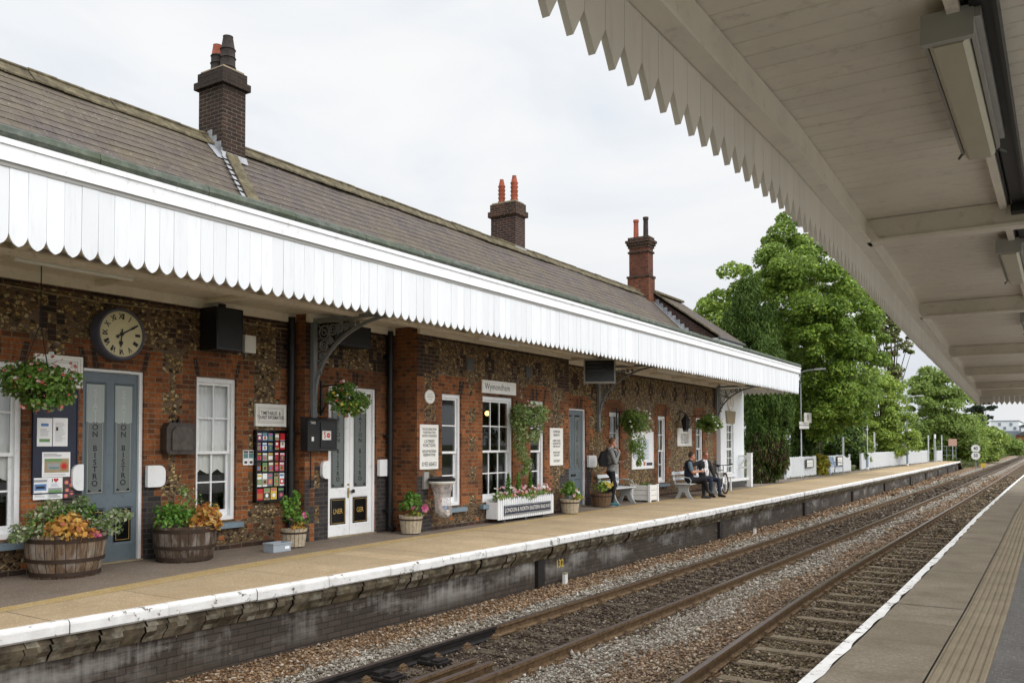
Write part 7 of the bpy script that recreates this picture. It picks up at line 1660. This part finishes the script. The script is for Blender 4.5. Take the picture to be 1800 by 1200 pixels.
# ------------------------------------------------------------------ trees, hedges and shrubs
def inside(p, poly):
    x, y = p; c = False; n = len(poly)
    for i in range(n):
        x1, y1 = poly[i]; x2, y2 = poly[(i+1) % n]
        if (y1 > y) != (y2 > y) and x < (x2-x1)*(y-y1)/(y2-y1)+x1: c = not c
    return c
def tree(name, label, cat, poly, D, thick, ncl, rcl, per, leaf, mats, w=None, trunk=True, vert=0.0, sq=.75, group=None, zbase=0.0, aspect=.62, thin=1.0, kind='tree', lo=-.55, seed=None, shell=.55):
    xs_, ys_ = [p[0] for p in poly], [p[1] for p in poly]; cx = sum(xs_)/len(xs_)
    base = depth(cx, 780, D); base.z = zbase
    t = thing(name, label, cat, base, group)
    # clump centres spread through a rounded volume whose outline is the crown
    bl = []; tries = 0; px_m = D/FPX; x0, x1, y0, y1 = min(xs_), max(xs_), min(ys_), max(ys_)
    def edge(p):   # distance to the outline in px
        d = 1e9
        for i in range(len(poly)):
            a, b = Vector(poly[i]), Vector(poly[(i+1) % len(poly)]); ab = b-a; tt = max(0, min(1, (Vector(p)-a).dot(ab)/max(ab.dot(ab), 1e-6))); d = min(d, (Vector(p)-(a+ab*tt)).length)
        return d
    half = (x1-x0)/2
    while len(bl) < ncl and tries < 60000:
        tries += 1; p = (random.uniform(x0, x1), random.uniform(y0, y1))
        if not inside(p, poly): continue
        e = edge(p); r = rcl*random.choice((.45, .6, .8, 1.0, 1.2))*random.uniform(.85, 1.15)
        if e*px_m < r*random.uniform(.2, .6): continue
        q = min(1, e/max(half*.8, 1)); dz = thick*math.sqrt(max(0, 1-(1-q)**2))
        dd = D + random.choice((-1, -1, -.85, -.5, .2, .9))*dz*random.uniform(.6, 1.0)
        c = depth(p[0], p[1], D); dirv = (c-Vector((0, 0, EYE))); dirv.z = 0; dirv.normalize(); c = c + dirv*(dd-D)
        bl.append((c, (r, r, r*sq)))
    V = []; mi = []
    for (c, r) in bl:
        n = int(per*random.uniform(.7, 1.3)); pts, d = dome(n, c, r, lo, shell); pref = d*np.array([1, 1, .55])+np.array([0, 0, .75]); V.append(leafV(pts, leaf*rng.uniform(.6, 1.35, len(pts)), pref, 1.0, aspect, vert))
        tone = rng.dirichlet(np.ones(len(mats))*1.2) if w is None else np.array(w)
        mi.append(rng.choice(len(mats), len(pts), p=tone/tone.sum()))
    np_build(np.concatenate(V), 'crown', mats, t, np.concatenate(mi))
    if trunk:
        m = MB(); top = max(b[0].z for b in bl); zc = zbase+(top-zbase)*.45; r0 = (.028*(top-zbase)+.05)*thin
        cen = Vector((sum(b[0].x for b in bl)/len(bl), sum(b[0].y for b in bl)/len(bl), 0)); back = Vector((cen.x, cen.y, 0)).normalized()*thick*.45; cen += back; base2 = Vector((cen.x, cen.y, zbase-.3))
        mid = Vector((cen.x+.2, cen.y+.1, zc)); m.tube([base2, base2+Vector((.05, 0, (zc-zbase)*.5)), mid, Vector((cen.x, cen.y, zbase+(top-zbase)*.85))], [r0, r0*.8, r0*.6, r0*.12], 8)
        for (c, r) in bl[::max(1, len(bl)//14)]:
            s = base2.lerp(mid, random.uniform(.55, 1.0)); m.tube([s, s.lerp(c, .5)+Vector((0, 0, .3)), c], [r0*.35, r0*.2, .02], 6)
        build(m, 'trunk', [M['bark']], t, smooth='auto')
    return t
SY = M['leaf_syc']
tree('sycamore_tree', 'tall bright green sycamore rising behind the end of the station building', 'tree', [(1385, 388), (1408, 396), (1440, 432), (1482, 470), (1530, 515), (1556, 575), (1568, 640), (1558, 700), (1528, 745), (1480, 772), (1425, 775), (1400, 740), (1388, 690), (1350, 640), (1322, 600), (1312, 520), (1335, 455), (1358, 420)], 47, 6.5, 330, .72, 430, .165, [M['leaf_syc'], M['leaf_syc2']], None, zbase=-.1, sq=.80, thin=.55)
tree('leafy_tree', 'lighter green leafy tree left of the sycamore, just above the house roof', 'tree', [(1213, 565), (1222, 540), (1250, 520), (1268, 486), (1290, 468), (1312, 470), (1330, 500), (1330, 640), (1240, 640)], 52, 3.5, 50, .95, 300, .24, [M['leaf_syc2'], M['leaf_lime']], [.7, .3], sq=.65)
tree('cypress_tree', 'tall dark green cypress standing behind the house roof in front of the sycamore', 'conifer', [(1318, 484), (1340, 505), (1362, 548), (1380, 620), (1392, 740), (1282, 740), (1270, 640), (1272, 570), (1292, 520)], 42, 1.5, 230, .33, 420, .17, [M['leaf_cyp']], None, vert=1.0, sq=2.0, aspect=.24, lo=-.9)
tree('cypress_tree', 'broad green cypress by the platform with a brown dead base', 'conifer', [(1352, 590), (1388, 640), (1396, 690), (1394, 750), (1384, 800), (1368, 838), (1345, 852), (1325, 846), (1312, 815), (1309, 690), (1318, 640)], 37.0, 1.3, 260, .25, 520, .14, [M['leaf_cyp']], None, vert=1.0, sq=2.0, aspect=.24, lo=-.9)
cyp = bpy.context.scene.objects['cypress_tree.001']
bp_ = [(1312, 800), (1340, 745), (1380, 790), (1382, 812), (1366, 840), (1345, 853), (1324, 846)]
bl = []
for _ in range(46):
    while True:
        p = (random.uniform(1312, 1384), random.uniform(770, 850))
        if inside(p, bp_): break
    bl.append((depth(p[0], p[1], 35.8+random.uniform(-.2, .5)), (.17, .17, .42)))
foliage(cyp, 'dead_foliage', bl, [M['leaf_brown'], M['leaf_cyp']], .18, 260, -.9, .4, 1.6, [.62, .38], .24)
tree('cypress_tree', 'dark narrow cypress with browned foot behind the first lamp post', 'conifer', [(1398, 690), (1432, 690), (1442, 760), (1430, 835), (1398, 835), (1390, 760)], 47, 1.2, 80, .32, 360, .22, [M['leaf_cyp'], M['leaf_brown']], [.88, .12], vert=1.6, sq=2.8, aspect=.24, lo=-.9)
tree('hedge', 'dark green hedge behind the white fence under the sycamore', 'hedge', [(1392, 735), (1440, 720), (1505, 735), (1520, 780), (1516, 822), (1392, 826)], 56, 2.2, 110, .75, 300, .2, [M['leaf_cyp'], M['leaf_syc'], M['leaf_pine']], [.45, .25, .3], trunk=False)
tree('birch_tree', 'sparse bronze-leaved tree with thin branches right of the sycamore', 'tree', [(1532, 522), (1560, 535), (1590, 560), (1612, 590), (1604, 622), (1582, 640), (1592, 668), (1570, 690), (1540, 690), (1530, 600)], 84, 3.0, 75, .62, 90, .30, [M['leaf_red'], M['leaf_mid']], [.62, .38], sq=.6, thin=.45)
tree('maple_bush', 'lime green bushy tree overhanging the white fence behind the second lamp post', 'tree', [(1482, 690), (1510, 655), (1548, 648), (1580, 665), (1600, 705), (1612, 750), (1612, 796), (1590, 806), (1500, 806), (1484, 760)], 66, 3.0, 110, .85, 360, .19, [M['leaf_lime'], M['leaf_mid']], [.72, .28], sq=.65)
tree('leafy_tree', 'rounded mid-green tree beyond the fence in the distance', 'tree', [(1585, 690), (1598, 664), (1630, 645), (1660, 650), (1690, 676), (1712, 700), (1718, 745), (1716, 790), (1600, 800), (1586, 740)], 98, 4.5, 120, 1.25, 330, .27, [M['leaf_mid'], M['leaf_syc2']], [.8, .2], sq=.7)
tree('pine_tree', 'dark pine with flat tiers of needles in the far distance', 'conifer', [(1703, 682), (1722, 675), (1748, 695), (1750, 718), (1738, 735), (1742, 752), (1712, 762), (1704, 720)], 128, 3.0, 34, 1.05, 200, .38, [M['leaf_pine']], None, sq=.35)
tree('leafy_bush', 'bright green bush behind the far end of the white fence', 'bush', [(1628, 760), (1660, 728), (1695, 722), (1722, 740), (1735, 775), (1730, 812), (1630, 812)], 100, 4.0, 80, 1.1, 220, .34, [M['leaf_lime'], M['leaf_mid']], [.5, .5])
tree('leafy_bush', 'green bush beside the speed signs at the platform end', 'bush', [(1715, 755), (1738, 745), (1760, 760), (1770, 780), (1768, 808), (1716, 812)], 118, 4.0, 50, 1.15, 200, .36, [M['leaf_mid'], M['leaf_lime']], [.6, .4])
tree('distant_hedgerow', 'low green hedgerow along the line in the far distance', 'hedge', [(1755, 785), (1768, 766), (1790, 770), (1798, 786), (1796, 800), (1758, 803)], 190, 6, 40, 1.5, 160, .5, [M['leaf_mid'], M['leaf_syc']], [.6, .4], trunk=False)
tree('golden_shrub', 'yellow golden-leaved shrub between the fence panels beside the blue seat', 'shrub', [(1431, 800), (1440, 793), (1453, 798), (1456, 825), (1450, 840), (1432, 840)], 45.6, .4, 26, .26, 220, .12, [M['leaf_yel'], M['leaf_lime']], [.85, .15], trunk=False)
tree('climbing_shrub', 'green and yellow climbing shrub spilling over a gap in the white fence', 'shrub', [(1490, 770), (1508, 752), (1530, 765), (1535, 795), (1525, 815), (1516, 832), (1504, 832), (1500, 800)], 57, .8, 46, .4, 200, .16, [M['leaf_mid'], M['leaf_red'], M['leaf_lime']], [.5, .2, .3], trunk=False)
# small growth along the foot of the fence
g_ = np.array([[(-11.0+random.gauss(0, .25), y, random.uniform(-.02, .06)) for y in np.random.default_rng(3).uniform(41, 95, 1600)]])[0]
tag(np_build(leafV(g_, rng.uniform(.08, .22, len(g_)), None, 1, .3, 1.0), 'fence_grass', [M['grass']]), 'tufts of rough grass along the foot of the white fence', 'grass', kind='stuff')
V = []
for _ in range(5200):
    y = random.uniform(90, 240); x = RA(y)-1.6-abs(random.gauss(0, 4)); V.append((x, y, np.interp(x, [RA(y)-14, RA(y)-1.6], [-.3, -1.0])+.05))
V = np.array(V); tag(np_build(leafV(V, rng.uniform(.2, .6, len(V)), None, 1, .3, 1.0), 'bank_grass', [M['grass']]), 'rough grass on the bank beyond the platform end', 'grass', kind='stuff')

# ------------------------------------------------------------------ white picket fences
FP = [(-11.35, 37.6), (-10.95, 40.6), (-10.86, 46.6), (-10.80, 49.0), (-10.75, 54.6), (-10.72, 57.6), (-10.78, 66.8), (-10.35, 80), (-9.95, 93)]
fx_ = curve([(p[1], p[0]) for p in FP])
def fence(label, ya, yb, h=1.02, slope=0):
    t = thing('white_fence', label, 'fence', (fx_(ya), ya, 0), 'white picket fence sections along the far platform'); m = MB(); y = ya; k = 0
    while y < yb:
        w = .105; hh = h+random.uniform(-.015, .02); 
        if slope: hh = h*(1-max(0, (y-(yb-slope))/slope)*.35)
        x = fx_(y+.05); xb_ = fx_(y+w); m.add([(x, y+.012, .05), (x, y+w-.012, .05), (x, y+w-.012, hh-.05), (x, y+w/2, hh), (x, y+.012, hh-.05), (x-.022, y+.006, .05), (x-.022, y+w-.006, .05), (x-.022, y+w-.006, hh-.05), (x-.022, y+w/2, hh), (x-.022, y+.006, hh-.05)], [(0, 1, 2, 3, 4), (9, 8, 7, 6, 5), (0, 5, 6, 1), (1, 6, 7, 2), (2, 7, 8, 3), (3, 8, 9, 4), (4, 9, 5, 0)]); y += w
    build(m, 'pale', [M['fence_white']], t, label='row of pointed white palings')
    m = MB(); n = max(1, int((yb-ya)/2.4))
    for z in (.28, .80):
        for i in range(n): a, b = ya+(yb-ya)*i/n, ya+(yb-ya)*(i+1)/n; m.bar((fx_(a)-.045, a, z), (fx_(b)-.045, b, z), .04, .08)
    build(m, 'rail', [M['fence_white']], t)
    for i in range(n+1):
        y = ya+(yb-ya)*i/n; m = MB(); m.box(fx_(y)-.12, fx_(y)-.03, y-.05, y+.05, -.2, 1.05); build(m, 'post', [M['fence_white']], t)
fence('white picket fence section between the brown cypress and the golden shrub', 40.7, 46.0)
fence('white picket fence section behind the blue seat', 47.7, 54.0, slope=2.0)
fence('long white picket fence section past the second and third lamp posts', 57.2, 84.0, 1.08)
fence('short white picket fence section at the far platform end', 89.5, 92.5)
fence('short slanting white fence piece beside the brown cypress', 38.6, 39.6, .8)
# white timber gate beside the end house
t = thing('white_gate', 'white timber gate post with rails at the corner of the white house', 'gate', (-10.3, 34.2, 0)); gp = onZ(1318, 855, 0)
m = MB(); m.box(gp.x-.09, gp.x+.09, gp.y-.09, gp.y+.09, 0, 1.28); m.prism([(gp.x-.1, gp.y-.1), (gp.x+.1, gp.y-.1), (gp.x+.1, gp.y+.1), (gp.x-.1, gp.y+.1)], 1.28, 1.31, 'z'); build(m, 'post', [M['white']], t)
m = MB(); q = Vector((gp.x-.85, gp.y-.2, 0))
for z in (.30, .74, 1.18): m.bar((gp.x-1.3, gp.y-.1, z), (gp.x+.0-.09, gp.y, z), .05, .08); m.bar((gp.x-.0, gp.y+.09, z), (gp.x-.3, gp.y+1.3, z), .05, .08)
m.bar((gp.x-.75, gp.y-.06, .34), (gp.x-.12, gp.y, 1.15), .05, .07); m.bar((gp.x-.1, gp.y-3.0, .32), (gp.x-.05, gp.y-.09, .32), .08, .10); build(m, 'rail', [M['white']], t)
m = MB(); m.box(gp.x-.17, gp.x-.08, gp.y-3.1, gp.y-3.0, 0, .34); build(m, 'kerb_post', [M['white']], t)
# ------------------------------------------------------------------ lamp posts and platform furniture
def lamp(label, px, py, top, arm_px=None, r=.055, base=.95):
    b = onZ(px, py, 0); t = thing('platform_lamp', label, 'lamp post', b, 'lamp posts along the far platform'); h = onY(px, top, b.y).z
    m = MB(); m.tube([(b.x, b.y, base), (b.x, b.y, h)], [r*.62, r*.45], 10); m.tube([(b.x, b.y, h-.03), (b.x+.3, b.y+.1, h+.06), (b.x+.75, b.y+.2, h+.10)], .028, 7); build(m, 'pole', [M['pole']], t, smooth='auto')
    m = MB(); m.tube([(b.x, b.y, .15), (b.x, b.y, base)], r*1.35, 10); m.tube([(b.x, b.y, base), (b.x, b.y, base+.04)], [r*1.5, r*.7], 10); build(m, 'base', [M['poleblue']], t, smooth='auto'); m = MB(); m.tube([(b.x, b.y, 0), (b.x, b.y, .15)], [r*1.8, r*1.5], 10); build(m, 'footing', [M['signwhite']], t)
    m = MB(); m.bar((b.x+.62, b.y+.17, h+.10), (b.x+1.15, b.y+.30, h+.12), .17, .085); build(m, 'lantern', [M['lamp_grey']], t); m = MB(); m.bar((b.x+.68, b.y+.185, h+.047), (b.x+1.10, b.y+.288, h+.067), .13, .015); build(m, 'diffuser', [M['diffuser']], t)
    return b, h
M['pole'] = paint('pale_grey_pole', (.50, .53, .56), .45, .05, 5); M['poleblue'] = paint('light_blue_pole_base', (.24, .32, .43), .45, .08, 5); M['lamp_grey'] = plain('lamp_head_grey', (.45, .46, .47), .4)
l1, h1 = lamp('nearest lamp post on the far platform, carrying the number 1 sign', 1409, 838, 653); l2, h2 = lamp('slim lamp post in front of the long white fence, second from the station', 1525, 825, 700); l3, h3 = lamp('third lamp post with a small white sign and dark speaker', 1595, 818, 698); 
def fsign(name, label, cat, c, w, h, txt, size, rz=-30, group=None):
    t = thing(name, label, cat, c, group, R(rz)); m = MB(); m.box(-.02, 0, -w/2, w/2, -h/2, h/2); build(m, 'panel', [M['signwhite']], t, local=True); m = MB()
    for s, dz in txt: m.text(s, .003, 0, dz, size, 0, sx=.95, bold=.02)
    build(m, 'lettering', [M['ink']], t, local=True); m = MB(); m.box(-.06, -.02, -.03, .03, -h/2, h/2); build(m, 'bracket', [M['pole']], t, local=True)
s1 = onY(1418, 734, l1.y); fsign('platform_number_sign', 'square white sign with a black 1 on the nearest lamp post', 'sign', (s1.x+.06, s1.y, s1.z), .50, .50, [('1', 0)], .42)
s1 = onY(1410.5, 747, l1.y-.1); fsign('platform_name_sign', 'small white Wymondham name sign below the number 1 sign', 'sign', (s1.x+.09, s1.y, s1.z), .52, .36, [('Wymondham', 0)], .105, -48)
s1 = onY(1597, 759, l3.y-.1); fsign('platform_sign', 'small white square sign near the top of the third lamp post', 'sign', (s1.x+.1, s1.y, s1.z), .34, .42, [('1', 0)], .3)
t = thing('platform_speaker', 'dark speaker box fixed to the third lamp post below the white sign', 'loudspeaker', (l3.x, l3.y, 2.0)); m = MB(); s1 = onY(1595, 775, l3.y); m.prism([(l3.y-.16, s1.z-.2), (l3.y+.16, s1.z-.2), (l3.y+.12, s1.z+.25), (l3.y-.12, s1.z+.25)], l3.x+.05, l3.x+.3, 'x'); build(m, 'case', [M['black']], t)
def wpost(label, px, py0, py1, D_y, w=.09):
    x = fx_(D_y)-.25; b = Vector((x, D_y, 0)); z = onY(px, py0, D_y).z; t = thing('white_post', label, 'post', b, 'tall white posts behind the fence'); m = MB(); m.box(x-w/2, x+w/2, D_y-w/2, D_y+w/2, -.2, z); build(m, 'shaft', [M['fence_white']], t); m = MB(); m.box(x-w/2-.01, x+w/2+.01, D_y-w/2-.01, D_y+w/2+.01, z, z+.03); build(m, 'cap', [M['fence_white']], t)
def ypx(px):   # distance along the fence line that projects to image column px
    lo, hi = 30., 150.
    for _ in range(50):
        mid = (lo+hi)/2; x = fx_(mid)-.25; xr = x*_c+mid*_s; f = -_s*_cp*x+_c*_cp*mid
        if 900+FPX*xr/f < px: lo = mid
        else: hi = mid
    return lo
for px, py, lab in ((1482, 768, 'tall white post behind the blue seat'), (1537, 760, 'tall white post right of the second lamp post'), (1581, 775, 'white post left of the third lamp post'), (1632, 765, 'white post left of the small sign frame near the far fence end'), (1655.5, 765, 'white post at the far end of the long white fence')): wpost(lab, px, py, 0, ypx(px))
yq = ypx(1640); x = fx_(yq)-.1; t = thing('sign_frame', 'small white sign on two thin posts behind the far fence', 'sign', (x, yq, 0)); z = onY(1640, 763, yq).z
for dy in (-.45, .45): m = MB(); m.tube([(x, yq+dy, 0), (x, yq+dy, z)], .03, 6); build(m, 'leg', [M['pole']], t)
m = MB(); m.box(x+.03, x+.05, yq-.55, yq+.55, z-.38, z); build(m, 'panel', [M['signwhite']], t)
# blue seat, boards
sp_ = onZ(1464, 834, 0); t = thing('blue_seat', 'blue metal platform seat in front of the white fence', 'seat', sp_, rotz=R(-12)); L = 1.7; m = MB()
for k in range(6): m.box(-.22+k*.075, -.16+k*.075, -L/2, L/2, .44, .46)
build(m, 'seat', [M['seatblue']], t, local=True); m = MB()
for k in range(6): m.bar((-.26-.02*k, -L/2, .54+.075*k), (-.26-.02*k, L/2, .54+.075*k), .02, .055)
build(m, 'backrest', [M['seatblue']], t, local=True)
for dy in (-L/2+.06, L/2-.06): m = MB(); m.tube([(.22, dy, 0), (.20, dy, .43), (-.24, dy, .44), (-.36, dy, .95)], .025, 6); m.tube([(-.22, dy, .44), (-.28, dy, 0)], .025, 6); m.tube([(.20, dy, .43), (.22, dy, .64), (-.28, dy, .66)], .018, 6); build(m, 'leg_frame', [M['poleblue']], t, local=True)
def nboard(label, px0, px1, py0, py1, X, frame):
    a, b = onX(px0, (py0+py1)/2, X), onX(px1, (py0+py1)/2, X); z1, z0 = onX((px0+px1)/2, py0, X).z, onX((px0+px1)/2, py1, X).z; t = thing('framed_notice', label, 'notice board', (X, a.y, 0), 'framed notices on the white fence'); m = MB(); m.box(X-.03, X, a.y, b.y, z0, z1); build(m, 'sheet', [M['signwhite']], t); m = MB()
    for (c, d, e, f) in ((a.y, b.y, z0-.05, z0), (a.y, b.y, z1, z1+.05), (a.y-.05, a.y, z0-.05, z1+.05), (b.y, b.y+.05, z0-.05, z1+.05)): m.box(X-.03, X+.02, c, d, e, f)
    build(m, 'frame', [M[frame]], t); m = MB(); [m.quad((X+.002, a.y+.1, z0+.08+k*.1), (X+.002, b.y-.1, z0+.08+k*.1), (X+.002, b.y-.1, z0+.12+k*.1), (X+.002, a.y+.1, z0+.12+k*.1)) for k in range(max(1, int((z1-z0-.1)/.1)))]; build(m, 'text_block', [M['greyp']], t)
nboard('white notice in a dark frame on the fence left of the golden shrub', 1418, 1429, 808, 820, -10.80, 'dgrey'); nboard('white notice with a brown frame on the fence right of the blue seat', 1472, 1481, 803, 817, -10.70, 'brownp')
# end-of-platform barrier, warning sign, speed signs
e = onZ(1664, 807, 0); t = thing('end_barrier', 'grey tubular barrier across the far end of the platform', 'barrier', e)
m = MB()
for z in (.45, .95, 1.4): m.tube([(e.x-1.0, e.y, z), (e.x+.9, e.y, z)], .03, 6)
build(m, 'rail', [M['grey']], t)
for dx in (-1.0, 0, .9): m = MB(); m.tube([(e.x+dx, e.y, 0), (e.x+dx, e.y, 1.42)], .035, 6); build(m, 'upright', [M['grey']], t)
t = thing('warning_sign', 'small pinkish warning board above the grey end barrier', 'sign', (e.x+.55, e.y-.1, 1.5)); m = MB(); m.box(e.x+.2, e.x+1.0, e.y-.06, e.y-.04, 1.45, 2.2); build(m, 'panel', [plain('faded_warning', (.55, .33, .26), .5)], t); m = MB(); m.tube([(e.x+.6, e.y-.03, 0), (e.x+.6, e.y-.03, 2.1)], .03, 6); build(m, 'post', [M['pole']], t)
sp1 = onY(1715, 788, 97); sx_ = sp1.x; t = thing('speed_sign', 'pair of round white speed limit discs reading 40 beyond the platform end', 'speed sign', (sx_, 97, -1)); m = MB(); m.tube([(sx_, 97.05, -1.1), (sx_, 97.05, sp1.z+.1)], .04, 6); build(m, 'post', [M['grey']], t)
for (py, s) in ((788, '40'), (800.5, '50')):
    z = onY(1715, py, 97).z; m = MB(); n = 28; vs = []; 
    for k in range(n): vs.append((sx_+.42*math.cos(6.283*k/n), 96.96, z+.42*math.sin(6.283*k/n)))
    for k in range(n): vs.append((sx_+.42*math.cos(6.283*k/n), 97.0, z+.42*math.sin(6.283*k/n)))
    m.add(vs, [tuple(range(n)), tuple(reversed(range(n, 2*n)))]+[(k, (k+1) % n, n+(k+1) % n, n+k) for k in range(n)]); d = build(m, 'disc', [M['signwhite']], t)
    m = MB(); m.text(s, sx_, 96.955, z, .46, 0, sx=.85, bold=.02, axis='-y'); build(m, 'numeral', [M['ink']], d)
    m = MB(); 
    for k in range(n): a0, a1 = 6.283*k/n, 6.283*(k+1)/n; m.quad((sx_+.42*math.cos(a0), 96.956, z+.42*math.sin(a0)), (sx_+.42*math.cos(a1), 96.956, z+.42*math.sin(a1)), (sx_+.375*math.cos(a1), 96.956, z+.375*math.sin(a1)), (sx_+.375*math.cos(a0), 96.956, z+.375*math.sin(a0)))
    build(m, 'border', [M['greyp']], d)
yf = onY(1728, 806, 99); t = thing('yellow_marker', 'small yellow marker board in the grass beside the speed discs', 'marker', (yf.x, 99, -1)); m = MB(); m.box(yf.x-.2, yf.x+.2, 98.97, 99, -.75, -.3); build(m, 'panel', [M['yellow']], t); m = MB(); m.box(yf.x-.03, yf.x+.03, 99.003, 99.05, -1.1, -.35); build(m, 'stake', [M['dgrey']], t)
# far buildings beyond the hedgerow
a, b = onY(1742, 765, 330), onY(1791, 765, 330); z1 = onY(1765, 740, 330).z; z0_ = onY(1765, 757, 330).z
t = thing('factory_building', 'white clad industrial building with grey lower band far along the line', 'building', (a.x, 330, 0)); m = MB(); m.box(a.x, b.x, 330, 370, z0_, z1); build(m, 'wall', [M['farwhite']], t); m = MB(); m.box(a.x, b.x+.05, 329.9, 370, -1.3, z0_-.01); build(m, 'lower_wall', [M['fargrey']], t)
m = MB(); m.box(a.x-.2, b.x+.2, 329.8, 370.2, z1, z1+.25); build(m, 'roof_trim', [M['fargrey']], t)
for px, py in ((1757, 745), (1777, 745), (1766, 752), (1784, 752)): p = onY(px, py, 329.9); m = MB(); m.box(p.x-.4, p.x+.4, 329.85, 329.99, p.z-.55, p.z+.45); build(m, 'window', [M['fargrey']], t)
a, b = onY(1791.5, 765, 300), onY(1830, 765, 300); z1 = onY(1795, 749, 300).z
t = thing('warehouse', 'grey warehouse right of the white factory in the far distance', 'building', (a.x, 300, 0)); m = MB(); m.box(a.x, b.x, 300, 330, -1.3, z1); build(m, 'wall', [M['fargrey']], t); m = MB(); m.prism([(a.x-.3, z1), (b.x+.3, z1), ((a.x+b.x)/2, z1+1.2)], 299.8, 330.2, 'y'); build(m, 'roof', [M['dgrey']], t); m = MB(); m.box(a.x+.5, a.x+2.5, 299.85, 299.98, z1-1.6, z1-.6); build(m, 'window', [M['farwhite']], t)
a, b = onY(1786, 790, 240), onY(1815, 790, 240); z1 = onY(1795, 765, 240).z
t = thing('brick_shed', 'small red brick building beside the track in the far distance', 'building', (a.x, 240, 0)); m = MB(); m.box(a.x, b.x, 240, 247, -1.3, z1); build(m, 'wall', [M['brick']], t); m = MB(); m.prism([(a.x-.2, z1), (b.x+.2, z1), ((a.x+b.x)/2, z1+1.0)], 239.8, 247.2, 'y'); build(m, 'roof', [M['dgrey']], t)
